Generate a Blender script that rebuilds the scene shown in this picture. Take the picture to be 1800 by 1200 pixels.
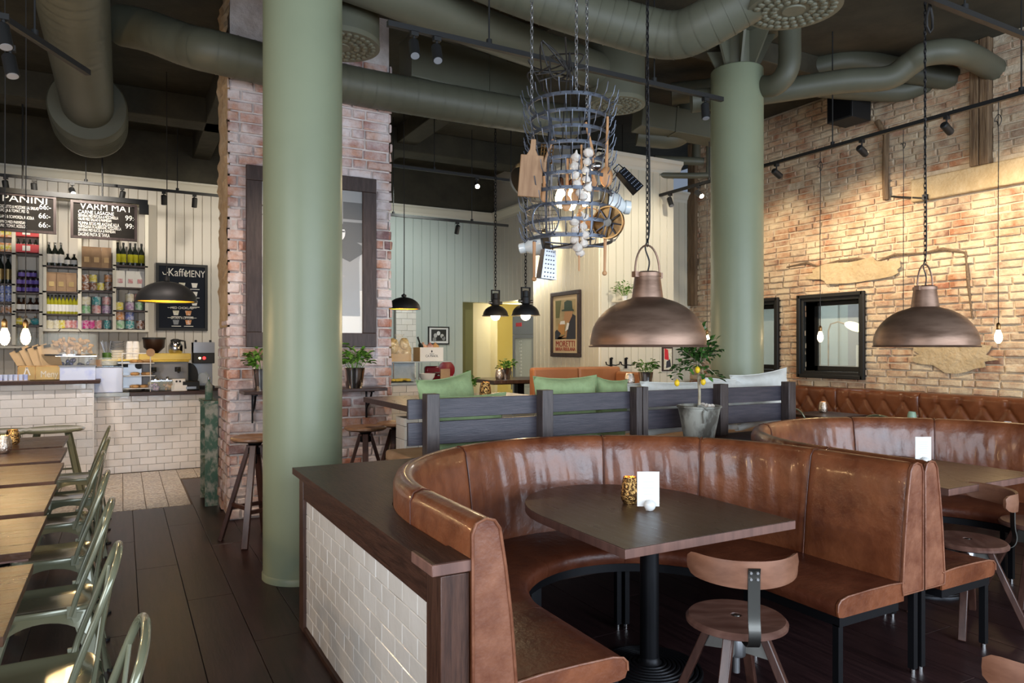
import bpy, math, random
from math import sin, cos, pi, radians, atan2, sqrt, hypot
from mathutils import Vector, Matrix, Euler
random.seed(7)
for o in list(bpy.data.objects): bpy.data.objects.remove(o)
SC = bpy.context.scene
COL = SC.collection

# ---------------------------------------------------------------- camera, light, exposure
YAW = math.atan(685 / 1250)
S_, C_ = sin(YAW), cos(YAW)
EYE = 1.54
cam_d = bpy.data.cameras.new('camera'); cam = bpy.data.objects.new('camera', cam_d); COL.objects.link(cam)
cam.location = (0, 0, EYE); cam.rotation_euler = (pi / 2, 0, -YAW)
cam_d.lens = 36 * 1250 / 1800; cam_d.sensor_width = 36; cam_d.shift_y = 10 / 1800
cam_d.clip_start = 0.05; cam_d.clip_end = 100
SC.camera = cam
SC.view_settings.view_transform = 'Standard'
SC.view_settings.look = 'None'
SC.view_settings.gamma = 1.0
SC.view_settings.use_curve_mapping = False
SC.view_settings.exposure = 0.7
SC.cycles.use_denoising = True
SC.cycles.max_bounces = 6
SC.cycles.diffuse_bounces = 4
SC.cycles.transparent_max_bounces = 8
SC.cycles.sample_clamp_indirect = 6
w = bpy.data.worlds.new('sky'); SC.world = w; w.use_nodes = True
w.node_tree.nodes['Background'].inputs[0].default_value = (.62, .76, 1, 1)
w.node_tree.nodes['Background'].inputs[1].default_value = .18

def area(name, loc, target, sx, sy, power, col, spread=pi):
    d = bpy.data.lights.new(name, 'AREA'); d.shape = 'RECTANGLE'; d.size = sx; d.size_y = sy
    d.energy = power; d.color = col; d.spread = spread
    o = bpy.data.objects.new(name, d); COL.objects.link(o); o.location = loc
    o.rotation_euler = (Vector(target) - Vector(loc)).to_track_quat('-Z', 'Y').to_euler()
    return o
def spot(loc, target, power, col=(1, .74, .42), size=60, blend=.7, rad=.04, name='spot_beam'):
    d = bpy.data.lights.new(name, 'SPOT'); d.energy = power; d.color = col
    d.spot_size = radians(size); d.spot_blend = blend; d.shadow_soft_size = rad
    o = bpy.data.objects.new(name, d); COL.objects.link(o); o.location = loc
    o.rotation_euler = (Vector(target) - Vector(loc)).to_track_quat('-Z', 'Y').to_euler()
    return o
def point(loc, power, col=(1, .66, .34), rad=.03, name='bulb_and_fill_glow'):
    d = bpy.data.lights.new(name, 'POINT'); d.energy = power; d.color = col; d.shadow_soft_size = rad
    o = bpy.data.objects.new(name, d); COL.objects.link(o); o.location = loc
    return o
# daylight of the shop windows behind the camera and on the street side
area('window_daylight', (3.5, -2.9, 1.85), (3.5, 3, 1.75), 8.8, 2.5, 410, (.74, .86, 1))
area('window_daylight', (-3.7, -.4, 1.9), (0, -.2, 1.3), 5.0, 2.6, 190, (.84, .91, 1))
# unseen spots added to brighten the left tables, bar front and brick pillar
spot((-1.0, 9.0, 3.0), (-1.1, 3.6, .75), 70, (1, .68, .30), 24, 1, .12)
spot((-1.0, 8.6, 2.6), (-.9, 5.2, .75), 40, (1, .68, .30), 26, 1, .12)
spot((-.9, 8.0, 3.8), (-.9, 9.7, .3), 120, (1, .90, .82), 80)
spot((.5, 8.0, 3.8), (.5, 10, .4), 110, (1, .86, .78), 80)
for yy in (2.6, 4.2, 5.9): point((-1.5, yy, 1.75), 20, (1, .64, .3), .05)  # lights of further bulbs assumed out of frame over the left tables
spot((1.4, 5.0, 3.8), (1.55, 6.75, 1.0), 110, (1, .84, .66), 70)
# ceiling-track spots washing the far cream walls
spot((1.9, 9.6, 3.7), (1.2, 11.9, 2.4), 90, (1, .9, .72), 95)
spot((-.6, 9.6, 3.7), (-.4, 11.9, 2.3), 110, (1, .92, .8), 95)
spot((3.6, 9.3, 3.9), (4.0, 12, 1.8), 120, (.93, 1, .92), 95)
spot((4.9, 8.2, 3.7), (5.9, 10.0, 1.2), 90, (1, .88, .62), 60)
spot((4.4, 7.0, 3.8), (5.42, 8.6, 1.9), 70, (1, .86, .62), 80)
spot((5.8, 5.9, 3.9), (6.2, 7.6, 2.0), 90, (1, .93, .78), 85)

# ---------------------------------------------------------------- measuring helpers (real planes of the room)
def ux(px, Y):
    t = (px - 900) / 1250; return Y * (S_ + t * C_) / (C_ - t * S_)
def uy(px, X):
    t = (px - 900) / 1250; return X * (C_ - t * S_) / (S_ + t * C_)
def uz(py, X, Y): return EYE + (610 - py) / 1250 * (S_ * X + C_ * Y)
def uf(px, py, z):
    d = 1250 * (EYE - z) / (py - 610); r = (px - 900) / 1250 * d
    return (C_ * r + S_ * d, -S_ * r + C_ * d)
def ud(px, py, d):
    r = (px - 900) / 1250 * d
    return Vector((C_ * r + S_ * d, -S_ * r + C_ * d, EYE + (610 - py) / 1250 * d))

# ---------------------------------------------------------------- materials
def mat(name, col, rough=.5, metal=0., col2=None, scale=6., stretch=(1, 1, 1), detail=4, bump=0., bscale=None, bstretch=None,
        rnd=0., lo=.35, hi=.65, emis=None, es=0., trans=0., alpha=1., coat=0., ior=1.45, rough2=None, world=False, spec=.5):
    m = bpy.data.materials.new(name); m.use_nodes = True; nt = m.node_tree; N = nt.nodes; L = nt.links
    b = N['Principled BSDF']
    b.inputs['Base Color'].default_value = (*col, 1); b.inputs['Roughness'].default_value = rough
    b.inputs['Metallic'].default_value = metal; b.inputs['IOR'].default_value = ior
    b.inputs['Specular IOR Level'].default_value = spec
    b.inputs['Coat Weight'].default_value = coat; b.inputs['Coat Roughness'].default_value = .12
    b.inputs['Transmission Weight'].default_value = trans; b.inputs['Alpha'].default_value = alpha
    if emis: b.inputs['Emission Color'].default_value = (*emis, 1); b.inputs['Emission Strength'].default_value = es
    if col2 or bump or rnd:
        if world:
            g = N.new('ShaderNodeNewGeometry'); src = g.outputs['Position']
        else:
            g = N.new('ShaderNodeTexCoord'); src = g.outputs['Object']
        oi = N.new('ShaderNodeObjectInfo'); gi = N.new('ShaderNodeNewGeometry')
        ad = N.new('ShaderNodeMath'); ad.operation = 'ADD'; L.new(oi.outputs['Random'], ad.inputs[0]); L.new(gi.outputs['Random Per Island'], ad.inputs[1])
        fr = N.new('ShaderNodeMath'); fr.operation = 'FRACT'; L.new(ad.outputs[0], fr.inputs[0])
        off = N.new('ShaderNodeVectorMath'); off.operation = 'ADD'
        if world: L.new(src, off.inputs[0])
        else:
            mul = N.new('ShaderNodeMath'); mul.operation = 'MULTIPLY'; mul.inputs[1].default_value = 37.; L.new(oi.outputs['Random'], mul.inputs[0])
            L.new(src, off.inputs[0]); L.new(mul.outputs[0], off.inputs[1])
        def noise(sc, st, dt):
            mp = N.new('ShaderNodeMapping'); mp.inputs['Scale'].default_value = st; L.new(off.outputs[0], mp.inputs['Vector'])
            n = N.new('ShaderNodeTexNoise'); n.inputs['Scale'].default_value = sc; n.inputs['Detail'].default_value = dt
            n.inputs['Roughness'].default_value = .6
            L.new(mp.outputs[0], n.inputs['Vector']); return n.outputs['Fac']
        cur = None
        if col2:
            f = noise(scale, stretch, detail); r = N.new('ShaderNodeValToRGB')
            r.color_ramp.elements[0].position = lo; r.color_ramp.elements[1].position = hi
            r.color_ramp.elements[0].color = (*col, 1); r.color_ramp.elements[1].color = (*col2, 1)
            L.new(f, r.inputs[0]); cur = r.outputs[0]
            if rough2 is not None:
                mr = N.new('ShaderNodeMapRange'); mr.inputs[1].default_value = lo; mr.inputs[2].default_value = hi
                mr.inputs[3].default_value = rough; mr.inputs[4].default_value = rough2
                L.new(f, mr.inputs[0]); L.new(mr.outputs[0], b.inputs['Roughness'])
        if rnd:
            hs = N.new('ShaderNodeHueSaturation'); mr = N.new('ShaderNodeMapRange')
            mr.inputs[3].default_value = 1 - rnd; mr.inputs[4].default_value = 1 + rnd
            L.new(fr.outputs[0], mr.inputs[0]); L.new(mr.outputs[0], hs.inputs['Value'])
            if cur: L.new(cur, hs.inputs['Color'])
            else: hs.inputs['Color'].default_value = (*col, 1)
            cur = hs.outputs[0]
        if cur: L.new(cur, b.inputs['Base Color'])
        if bump:
            bp = N.new('ShaderNodeBump'); bp.inputs['Strength'].default_value = min(1, bump); bp.inputs['Distance'].default_value = .01 * max(1, bump)
            L.new(noise(bscale or scale * 2, bstretch or stretch, 3), bp.inputs['Height']); L.new(bp.outputs[0], b.inputs['Normal'])
    return m

def brickmat(name, ramp, wash, lo, hi, rough=.85, wscale=3.):
    m = bpy.data.materials.new(name); m.use_nodes = True; nt = m.node_tree; N = nt.nodes; L = nt.links
    b = N['Principled BSDF']; b.inputs['Roughness'].default_value = rough
    oi = N.new('ShaderNodeObjectInfo'); g = N.new('ShaderNodeNewGeometry')
    ad = N.new('ShaderNodeMath'); ad.operation = 'ADD'; L.new(oi.outputs['Random'], ad.inputs[0]); L.new(g.outputs['Random Per Island'], ad.inputs[1])
    fr = N.new('ShaderNodeMath'); fr.operation = 'FRACT'; L.new(ad.outputs[0], fr.inputs[0])
    r = N.new('ShaderNodeValToRGB'); r.color_ramp.interpolation = 'LINEAR'
    els = r.color_ramp.elements
    for i, c in enumerate(ramp):
        p = i / (len(ramp) - 1)
        if i == 0: els[0].color = (*c, 1)
        elif i == len(ramp) - 1: els[-1].color = (*c, 1)
        else: e = els.new(p); e.color = (*c, 1)
    L.new(fr.outputs[0], r.inputs[0])
    def noise(sc, d=5):
        n = N.new('ShaderNodeTexNoise'); n.inputs['Scale'].default_value = sc; n.inputs['Detail'].default_value = d; n.inputs['Roughness'].default_value = .65
        L.new(g.outputs['Position'], n.inputs['Vector']); return n.outputs['Fac']
    n1 = noise(22); mx = N.new('ShaderNodeMix'); mx.data_type = 'RGBA'; mx.blend_type = 'MULTIPLY'
    mx.inputs[0].default_value = .55; L.new(r.outputs[0], mx.inputs[6])
    rr = N.new('ShaderNodeValToRGB'); rr.color_ramp.elements[0].color = (.45, .42, .4, 1); rr.color_ramp.elements[1].color = (1, 1, 1, 1)
    rr.color_ramp.elements[0].position = .3; rr.color_ramp.elements[1].position = .6; L.new(n1, rr.inputs[0]); L.new(rr.outputs[0], mx.inputs[7])
    n2 = noise(wscale, 8); mr = N.new('ShaderNodeMapRange'); mr.inputs[1].default_value = lo; mr.inputs[2].default_value = hi; L.new(n2, mr.inputs[0])
    m2 = N.new('ShaderNodeMix'); m2.data_type = 'RGBA'; L.new(mr.outputs[0], m2.inputs[0]); L.new(mx.outputs[2], m2.inputs[6]); m2.inputs[7].default_value = (*wash, 1)
    L.new(m2.outputs[2], b.inputs['Base Color'])
    bp = N.new('ShaderNodeBump'); bp.inputs['Strength'].default_value = .8; bp.inputs['Distance'].default_value = .012
    L.new(noise(38, 6), bp.inputs['Height']); L.new(bp.outputs[0], b.inputs['Normal'])
    return m

G = {}
G['column'] = mat('sage_column_paint', (.225, .252, .165), .38, col2=(.24, .268, .175), scale=2, spec=.45)
G['ceil'] = mat('dark_olive_ceiling_paint', (.032, .028, .017), .8, col2=(.055, .048, .030), scale=2.5, bump=.6, bscale=9)
G['duct'] = mat('olive_duct_paint', (.088, .088, .060), .5, col2=(.10, .10, .07), scale=2)
G['duct2'] = mat('olive_diffuser_paint', (.14, .138, .095), .5)
G['floor'] = mat('espresso_floor_wood', (.015, .007, .0075), .36, col2=(.034, .015, .015), scale=5, stretch=(7, .5, 1), detail=6, bump=.08, bscale=16, bstretch=(5, .6, 1), rnd=.22, spec=.35)
G['sub'] = mat('floor_joint', (.006, .004, .003), .7)
G['wood'] = mat('dark_oak', (.028, .014, .010), .32, col2=(.06, .028, .018), scale=8, stretch=(1, 9, 9), bump=.2, bscale=22)
G['woody'] = mat('dark_oak_along_y', (.030, .013, .009), .42, col2=(.065, .028, .018), scale=8, stretch=(9, 1, 9), bump=.2, bscale=22, spec=.3)
G['woodz'] = mat('dark_oak_upright', (.04, .018, .012), .35, col2=(.085, .038, .024), scale=8, stretch=(9, 9, .8), bump=.2, bscale=20)
G['top'] = mat('brown_table_oak', (.034, .018, .013), .27, col2=(.072, .038, .026), scale=5, stretch=(9, .9, 1), detail=6, bump=.12, bscale=24, rough2=.38)
G['topx'] = mat('brown_table_oak_planked', (.034, .014, .007), .26, col2=(.11, .048, .021), scale=5, stretch=(.8, 9, 1), detail=6, bump=.3, bscale=24, rough2=.42, rnd=.15)
G['edge'] = mat('raw_oak_edge', (.20, .10, .075), .5, col2=(.13, .065, .05), scale=14, stretch=(1.5, 1.5, .1))
G['fence'] = mat('blue_black_stained_oak', (.034, .030, .040), .42, col2=(.060, .050, .060), scale=7, stretch=(.8, 9, 9), bump=.15, bscale=20)
G['post'] = mat('stained_oak_post', (.035, .024, .022), .4, col2=(.07, .052, .048), scale=7, stretch=(9, 9, .8))
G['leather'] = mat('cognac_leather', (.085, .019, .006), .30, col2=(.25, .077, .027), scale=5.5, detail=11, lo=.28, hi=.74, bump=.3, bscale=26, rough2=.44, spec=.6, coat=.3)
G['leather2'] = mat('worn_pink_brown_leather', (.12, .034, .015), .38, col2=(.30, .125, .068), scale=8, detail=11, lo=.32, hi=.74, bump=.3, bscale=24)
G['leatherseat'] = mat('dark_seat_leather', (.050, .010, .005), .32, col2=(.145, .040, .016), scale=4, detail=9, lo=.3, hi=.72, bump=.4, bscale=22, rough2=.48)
G['tuft'] = mat('chesterfield_leather', (.13, .036, .012), .28, col2=(.20, .065, .025), scale=6, spec=.6)
G['tan'] = mat('tan_leather', (.33, .13, .05), .45, col2=(.40, .17, .075), scale=3)
G['suede'] = mat('tan_suede', (.36, .20, .10), .8, col2=(.46, .28, .16), scale=6)
G['iron'] = mat('black_iron', (.012, .012, .014), .4, .6)
G['blk'] = mat('matt_black', (.010, .010, .010), .55)
G['iron2'] = mat('grey_iron', (.085, .095, .12), .42, .75, col2=(.15, .165, .20), scale=18)
G['zinc'] = mat('weathered_zinc', (.085, .075, .06), .6, .15, col2=(.36, .35, .30), scale=8, stretch=(1, 1, .5), detail=9, lo=.40, hi=.58, bump=.4)
G['steel'] = mat('polished_steel', (.55, .53, .52), .16, 1.)
G['steelb'] = mat('brushed_steel', (.34, .34, .35), .34, .9)
G['gun'] = mat('gunmetal_strap', (.10, .095, .085), .3, .9)
G['plate'] = mat('grey_bracket_plate', (.17, .165, .15), .45, .5)
G['copper'] = mat('burnished_copper', (.16, .095, .065), .38, .75, col2=(.28, .18, .13), scale=3, stretch=(1, 1, 5), rough2=.5, bump=.1)
G['brass'] = mat('aged_brass', (.36, .21, .08), .3, .95, col2=(.16, .09, .04), scale=12)
G['gold'] = mat('pierced_gold', (.75, .45, .16), .25, .95, col2=(.13, .07, .03), scale=70, detail=1, lo=.48, hi=.56, bump=1, bscale=70)
G['silver'] = mat('hammered_silver', (.65, .56, .48), .22, .95, bump=.8, bscale=60)
G['chairgreen'] = mat('sage_gloss_metal', (.185, .185, .115), .2, .25, coat=.6, spec=.6)
G['tile'] = mat('cream_glazed_tile', (.70, .66, .60), .16, col2=(.76, .73, .68), scale=3, bump=.35, bscale=7, rnd=.05, coat=.4)
G['tile2'] = mat('white_glazed_tile', (.70, .66, .62), .12, col2=(.78, .74, .70), scale=3, bump=.5, bscale=7, rnd=.05, coat=.5)
G['grout'] = mat('grey_grout', (.34, .32, .29), .85)
G['ftile'] = mat('patterned_floor_tile', (.27, .20, .14), .3, col2=(.50, .43, .33), scale=38, detail=1, lo=.47, hi=.55, rnd=.07)
G['fgrout'] = mat('brown_floor_grout', (.10, .07, .05), .8)
G['cream'] = mat('cream_panel_paint', (.56, .52, .46), .5)
G['creamw'] = mat('warm_cream_panel_paint', (.62, .57, .45), .5)
G['pale'] = mat('daylight_tinted_panel_paint', (.46, .51, .48), .5)  # cool daylight tint put into the colour of the middle back wall boards
G['trim'] = mat('cream_trim_paint', (.66, .62, .52), .45)
G['oliveg'] = mat('olive_green_paint', (.14, .14, .06), .6)
G['yellow'] = mat('yellow_wall_paint', (.72, .62, .26), .6)
G['mortar'] = mat('lime_mortar', (.50, .40, .28), .95, col2=(.62, .52, .39), scale=9, bump=1.5, bscale=20, world=True)
G['mortar2'] = mat('pale_lime_mortar', (.52, .45, .42), .95, col2=(.66, .60, .58), scale=9, bump=1.5, bscale=20, world=True)
G['mortar3'] = mat('sandy_lime_mortar', (.46, .31, .17), .95, col2=(.56, .42, .27), scale=9, bump=2.5, bscale=9, world=True)
G['brickr'] = brickmat('old_red_brick', [(.30, .12, .06), (.44, .20, .10), (.36, .15, .09), (.50, .27, .14), (.24, .12, .08), (.42, .19, .10)], (.64, .52, .36), .36, .60)
G['brickp'] = brickmat('limewashed_brick', [(.40, .15, .09), (.52, .25, .15), (.30, .13, .12), (.58, .33, .22), (.46, .19, .11), (.22, .13, .14)], (.68, .60, .60), .37, .61)
G['timber'] = mat('old_timber', (.11, .065, .035), .8, col2=(.22, .14, .075), scale=6, stretch=(6, 6, .5), bump=1.5, bscale=9, world=True)
G['plaster'] = mat('rough_sand_plaster', (.40, .30, .17), .95, col2=(.52, .41, .26), scale=4, bump=3, bscale=9, world=True)
G['glass'] = mat('clear_glass', (.9, .95, .95), .03, trans=1., ior=1.3)
G['pane'] = mat('window_glass', (.75, .85, .85), .02, alpha=.22, spec=.8)
G['bulbglass'] = mat('lit_bulb', (1, .8, .5), .3, emis=(1, .72, .38), es=14)
G['bulbsoft'] = mat('lit_bulb_soft', (1, .8, .5), .3, emis=(1, .78, .5), es=12)
G['lensglow'] = mat('spot_lens', (1, .9, .7), .3, emis=(1, .85, .6), es=25)
G['goldin'] = mat('gold_leaf_inside', (.85, .55, .05), .4, .3)
G['leaf'] = mat('basil_leaf', (.09, .21, .025), .45, col2=(.17, .36, .05), scale=14, rnd=.3)
G['leafd'] = mat('citrus_leaf', (.03, .085, .018), .35, col2=(.07, .16, .03), scale=10, rnd=.35)
G['bark'] = mat('pale_bark', (.30, .24, .15), .8, col2=(.42, .36, .26), scale=20)
G['soil'] = mat('dry_soil', (.16, .11, .07), .95, bump=2, bscale=40)
G['lemon'] = mat('lemon_skin', (.85, .55, .02), .4, bump=.3, bscale=60)
G['garlic'] = mat('garlic_skin', (.74, .69, .62), .5, col2=(.60, .50, .42), scale=30, stretch=(3, 3, .4))
G['spoon'] = mat('beech_wood', (.42, .20, .08), .5, col2=(.55, .30, .14), scale=12, stretch=(4, 4, .5))
G['board'] = mat('chopping_board_wood', (.26, .14, .07), .55, col2=(.36, .21, .11), scale=10, stretch=(5, 5, .5))
G['enamel'] = mat('white_enamel', (.68, .71, .70), .2, coat=.5)
G['chalk'] = mat('chalkboard', (.014, .012, .010), .8, col2=(.022, .019, .016), scale=3, spec=.15)
G['chalkb'] = mat('blue_chalkboard', (.014, .017, .025), .8, spec=.15)
G['ink'] = mat('white_chalk', (.75, .72, .66), .8)
G['inkr'] = mat('red_print', (.30, .035, .025), .7)
G['bframe'] = mat('brown_frame_wood', (.030, .017, .014), .5, col2=(.055, .034, .030), scale=8, stretch=(5, 5, .7), bump=.3)
G['paper'] = mat('white_card', (.80, .78, .74), .6)
G['kraft'] = mat('kraft_paper', (.28, .17, .10), .75, col2=(.36, .23, .13), scale=6, rnd=.25)
G['mdf'] = mat('clipboard_board', (.55, .36, .17), .6, col2=(.62, .42, .22), scale=5)
G['bronze'] = mat('bronze_tin', (.22, .15, .06), .35, .7, col2=(.34, .24, .10), scale=3)
G['pillow'] = mat('sage_green_linen', (.25, .33, .155), .85, col2=(.29, .38, .185), scale=30, bump=.2, bscale=140)
G['pilloww'] = mat('off_white_linen', (.62, .62, .57), .85, col2=(.68, .68, .64), scale=20, bump=.2, bscale=140)
G['seatwood'] = mat('stool_seat_wood', (.075, .032, .023), .3, col2=(.145, .070, .050), scale=5, stretch=(1, 4, 1), detail=7, rough2=.45)
G['backwood'] = mat('stool_back_wood', (.15, .062, .034), .36, col2=(.25, .115, .068), scale=6, stretch=(1, 1, 3), detail=7)
G['legwood'] = mat('stool_leg_wood', (.045, .019, .014), .28, col2=(.085, .038, .027), scale=6, stretch=(5, 5, .6))
G['barseat'] = mat('bar_stool_seat_wood', (.17, .085, .045), .35, col2=(.27, .15, .085), scale=6, stretch=(4, 1, 1))
G['weather'] = mat('weathered_green_paint', (.07, .14, .10), .8, col2=(.34, .34, .28), scale=9, detail=8, lo=.45, hi=.6)
G['red'] = mat('glossy_dark_red', (.22, .012, .02), .2, coat=.6)
G['yel'] = mat('chrome_yellow', (.75, .55, .10), .35)
G['grey'] = mat('plain_grey', (.22, .23, .25), .5)
G['white'] = mat('plain_white', (.72, .71, .70), .45)
G['porc'] = mat('white_porcelain', (.74, .73, .70), .2, coat=.4)
G['bwm'] = mat('photo_mid_grey', (.25, .25, .25), .3); G['bwl'] = mat('photo_light', (.72, .72, .72), .3)
G['bwd'] = mat('photo_dark', (.03, .03, .03), .3); G['bwh'] = mat('photo_pale', (.48, .48, .48), .3)
G['poster'] = mat('poster_cream', (.60, .47, .29), .6); G['postbg'] = mat('poster_khaki', (.36, .28, .14), .6, col2=(.46, .36, .2), scale=9)
G['postg'] = mat('poster_green', (.05, .075, .055), .6); G['posts'] = mat('poster_skin', (.46, .25, .12), .6)
G['postn'] = mat('poster_navy', (.035, .035, .045), .6); G['posto'] = mat('poster_beer', (.50, .25, .08), .6)
G['cork'] = mat('brown_glass', (.035, .015, .008), .15); G['oil'] = mat('olive_oil_bottle', (.36, .34, .02), .12)
G['dkglass'] = mat('dark_bottle_glass', (.012, .016, .012), .12); G['purple'] = mat('purple_label', (.16, .11, .42), .5)
G['jam'] = mat('dark_jam', (.03, .008, .02), .2); G['tin1'] = mat('red_tin', (.55, .03, .04), .35)
for k, c in dict(t_cream=(.6, .55, .4), t_pink=(.62, .05, .28), t_teal=(.05, .30, .32), t_green=(.2, .42, .22), t_blue=(.15, .2, .5), t_rose=(.6, .25, .25), t_yel=(.65, .55, .05), t_brown=(.2, .08, .04), t_orange=(.6, .25, .08), t_mauve=(.36, .22, .40)).items():
    G[k] = mat('tin_' + k[2:], c, .35, col2=tuple(min(1, x * .6 + .3) for x in c), scale=30, detail=1, lo=.48, hi=.52)
G['pastry'] = mat('baked_pastry', (.50, .26, .09), .7, col2=(.62, .38, .17), scale=20, bump=.5)
G['foil'] = mat('blue_foil', (.08, .12, .55), .2, .7, col2=(.5, .45, .6), scale=14, lo=.4, hi=.6)
G['coffee'] = mat('coffee_beans', (.03, .012, .006), .4)
G['cello'] = mat('golden_cellophane', (.75, .60, .30), .2, .1, col2=(.55, .34, .12), scale=18, coat=.7, bump=2, bscale=20)
G['ham'] = mat('cured_ham', (.45, .16, .12), .5, col2=(.62, .45, .38), scale=8)
G['marble'] = mat('pale_marble', (.50, .54, .54), .2, col2=(.36, .41, .43), scale=5)
G['icebox'] = mat('frosted_perspex', (.62, .68, .85), .2, col2=(.40, .47, .80), scale=5, lo=.5, hi=.7)
G['flame'] = mat('candle_flame', (1, .6, .2), .5, emis=(1, .5, .15), es=9)
G['candleg'] = mat('green_glass_votive', (.30, .45, .33), .3)
G['lit'] = mat('lit_shade', (1, .9, .4), .5, emis=(1, .9, .42), es=5)
G['litbar'] = mat('lit_back_bar', (1, .8, .4), .5, emis=(1, .80, .38), es=4)
G['roomgrey'] = mat('grey_green_room_paint', (.34, .40, .37), .6)
G['cord'] = mat('black_cord', (.015, .013, .012), .6)
G['redlamp'] = mat('red_indicator', (.9, .02, .02), .4, emis=(1, .02, .02), es=3)

# ---------------------------------------------------------------- mesh builder
class MB:
    def __init__(s): s.v = []; s.f = []; s.sm = []
    def add(s, vs, fs, smooth=True):
        n = len(s.v); s.v += [tuple(p) for p in vs]; s.f += [tuple(i + n for i in f) for f in fs]; s.sm += [smooth] * len(fs); return s
    def box(s, a, b, rot=None, c=None):
        x0, y0, z0 = a; x1, y1, z1 = b
        vs = [(x, y, z) for z in (z0, z1) for y in (y0, y1) for x in (x0, x1)]
        if rot is not None:
            c = Vector(c) if c is not None else Vector(((x0 + x1) / 2, (y0 + y1) / 2, (z0 + z1) / 2))
            vs = [tuple(c + rot @ (Vector(p) - c)) for p in vs]
        return s.add(vs, [(0, 2, 3, 1), (4, 5, 7, 6), (0, 1, 5, 4), (2, 6, 7, 3), (0, 4, 6, 2), (1, 3, 7, 5)], False)
    def cbox(s, c, sz, rz=0, rot=None):
        a = tuple(c[i] - sz[i] / 2 for i in range(3)); b = tuple(c[i] + sz[i] / 2 for i in range(3))
        return s.box(a, b, rot if rot is not None else (Matrix.Rotation(rz, 3, 'Z') if rz else None))
    def bar(s, p, q, w, t=None, up=(0, 0, 1)):
        p, q = Vector(p), Vector(q); d = (q - p).normalized(); u = Vector(up)
        if abs(d.dot(u)) > .98: u = Vector((1, 0, 0))
        a = d.cross(u).normalized() * w / 2; b = d.cross(a).normalized() * (t or w) / 2
        vs = [p - a - b, p + a - b, p + a + b, p - a + b, q - a - b, q + a - b, q + a + b, q - a + b]
        return s.add(vs, [(3, 2, 1, 0), (4, 5, 6, 7), (0, 1, 5, 4), (1, 2, 6, 5), (2, 3, 7, 6), (3, 0, 4, 7)], False)
    def tube(s, pts, r, n=8, closed=False, cap=True):
        pts = [Vector(p) for p in pts]; m = len(pts); rs = r if isinstance(r, (list, tuple)) else [r] * m
        t0 = (pts[1] - pts[0]).normalized(); u = Vector((0, 0, 1)) if abs(t0.z) < .9 else Vector((1, 0, 0))
        a = t0.cross(u).normalized(); vs = []; fs = []
        for i in range(m):
            if closed: t = (pts[(i + 1) % m] - pts[i - 1]).normalized()
            else: t = (pts[min(i + 1, m - 1)] - pts[max(i - 1, 0)]).normalized()
            a = (a - t * a.dot(t)); a = a.normalized() if a.length > 1e-6 else t.orthogonal().normalized(); b = t.cross(a)
            for k in range(n):
                an = 2 * pi * k / n; vs.append(pts[i] + (a * cos(an) + b * sin(an)) * rs[i])
        for i in range(m if closed else m - 1):
            j = (i + 1) % m
            for k in range(n):
                l = (k + 1) % n; fs.append((i * n + k, i * n + l, j * n + l, j * n + k))
        s.add(vs, fs)
        if cap and not closed:
            s.add(vs[:n], [tuple(range(n))[::-1]], False); s.add(vs[-n:], [tuple(range(n))], False)
        return s
    def cyl(s, p, q, r, r2=None, n=16): return s.tube([p, q], [r, r if r2 is None else r2], n)
    def lathe(s, prof, c=(0, 0, 0), n=24, axis=None, rot=None):
        vs = []; fs = []; m = len(prof)
        R = rot if rot is not None else (Vector((0, 0, 1)).rotation_difference(Vector(axis)).to_matrix() if axis else None)
        for r, z in prof:
            for k in range(n):
                a = 2 * pi * k / n; p = Vector((r * cos(a), r * sin(a), z))
                if R is not None: p = R @ p
                vs.append(p + Vector(c))
        for i in range(m - 1):
            for k in range(n):
                l = (k + 1) % n; fs.append((i * n + k, i * n + l, (i + 1) * n + l, (i + 1) * n + k))
        if prof[0][0] > 1e-5: fs.append(tuple(range(n))[::-1])
        if prof[-1][0] > 1e-5: fs.append(tuple(range((m - 1) * n, m * n)))
        return s.add(vs, fs)
    def open_lathe(s, prof, c=(0, 0, 0), n=24, axis=None):
        k = len(s.f); s.lathe(prof, c, n, axis)
        # drop caps
        while len(s.f) > k and len(s.f[-1]) > 4: s.f.pop(); s.sm.pop()
        return s
    def sph(s, c, r, n=12, m=8, sc=(1, 1, 1), rot=None):
        prof = [(max(1e-6, sin(pi * i / m)), -cos(pi * i / m)) for i in range(m + 1)]
        vs = []; fs = []
        for a, z in prof:
            for k in range(n):
                t = 2 * pi * k / n; p = Vector((a * cos(t) * sc[0], a * sin(t) * sc[1], z * sc[2])) * r
                if rot is not None: p = rot @ p
                vs.append(p + Vector(c))
        for i in range(m):
            for k in range(n):
                l = (k + 1) % n; fs.append((i * n + k, i * n + l, (i + 1) * n + l, (i + 1) * n + k))
        return s.add(vs, fs)
    def prism(s, poly, z0, z1, tf=None):
        n = len(poly); vs = [(x, y, z0) for x, y in poly] + [(x, y, z1) for x, y in poly]
        if tf: vs = [tuple(tf(Vector(p))) for p in vs]
        fs = [tuple(range(n))[::-1], tuple(range(n, 2 * n))] + [(i, (i + 1) % n, n + (i + 1) % n, n + i) for i in range(n)]
        return s.add(vs, fs, False)
    def build(s, name, m, parent=None, bevel=0, segs=2, smooth_angle=40, flip=False):
        me = bpy.data.meshes.new(name); me.from_pydata(s.v, [], s.f); me.materials.append(G[m] if isinstance(m, str) else m)
        me.polygons.foreach_set('use_smooth', [True] * len(s.f))
        import bmesh
        bm = bmesh.new(); bm.from_mesh(me); bmesh.ops.recalc_face_normals(bm, faces=bm.faces); bm.to_mesh(me); bm.free()
        me.set_sharp_from_angle(angle=radians(smooth_angle))
        return link(name, me, parent, bevel, segs)
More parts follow.
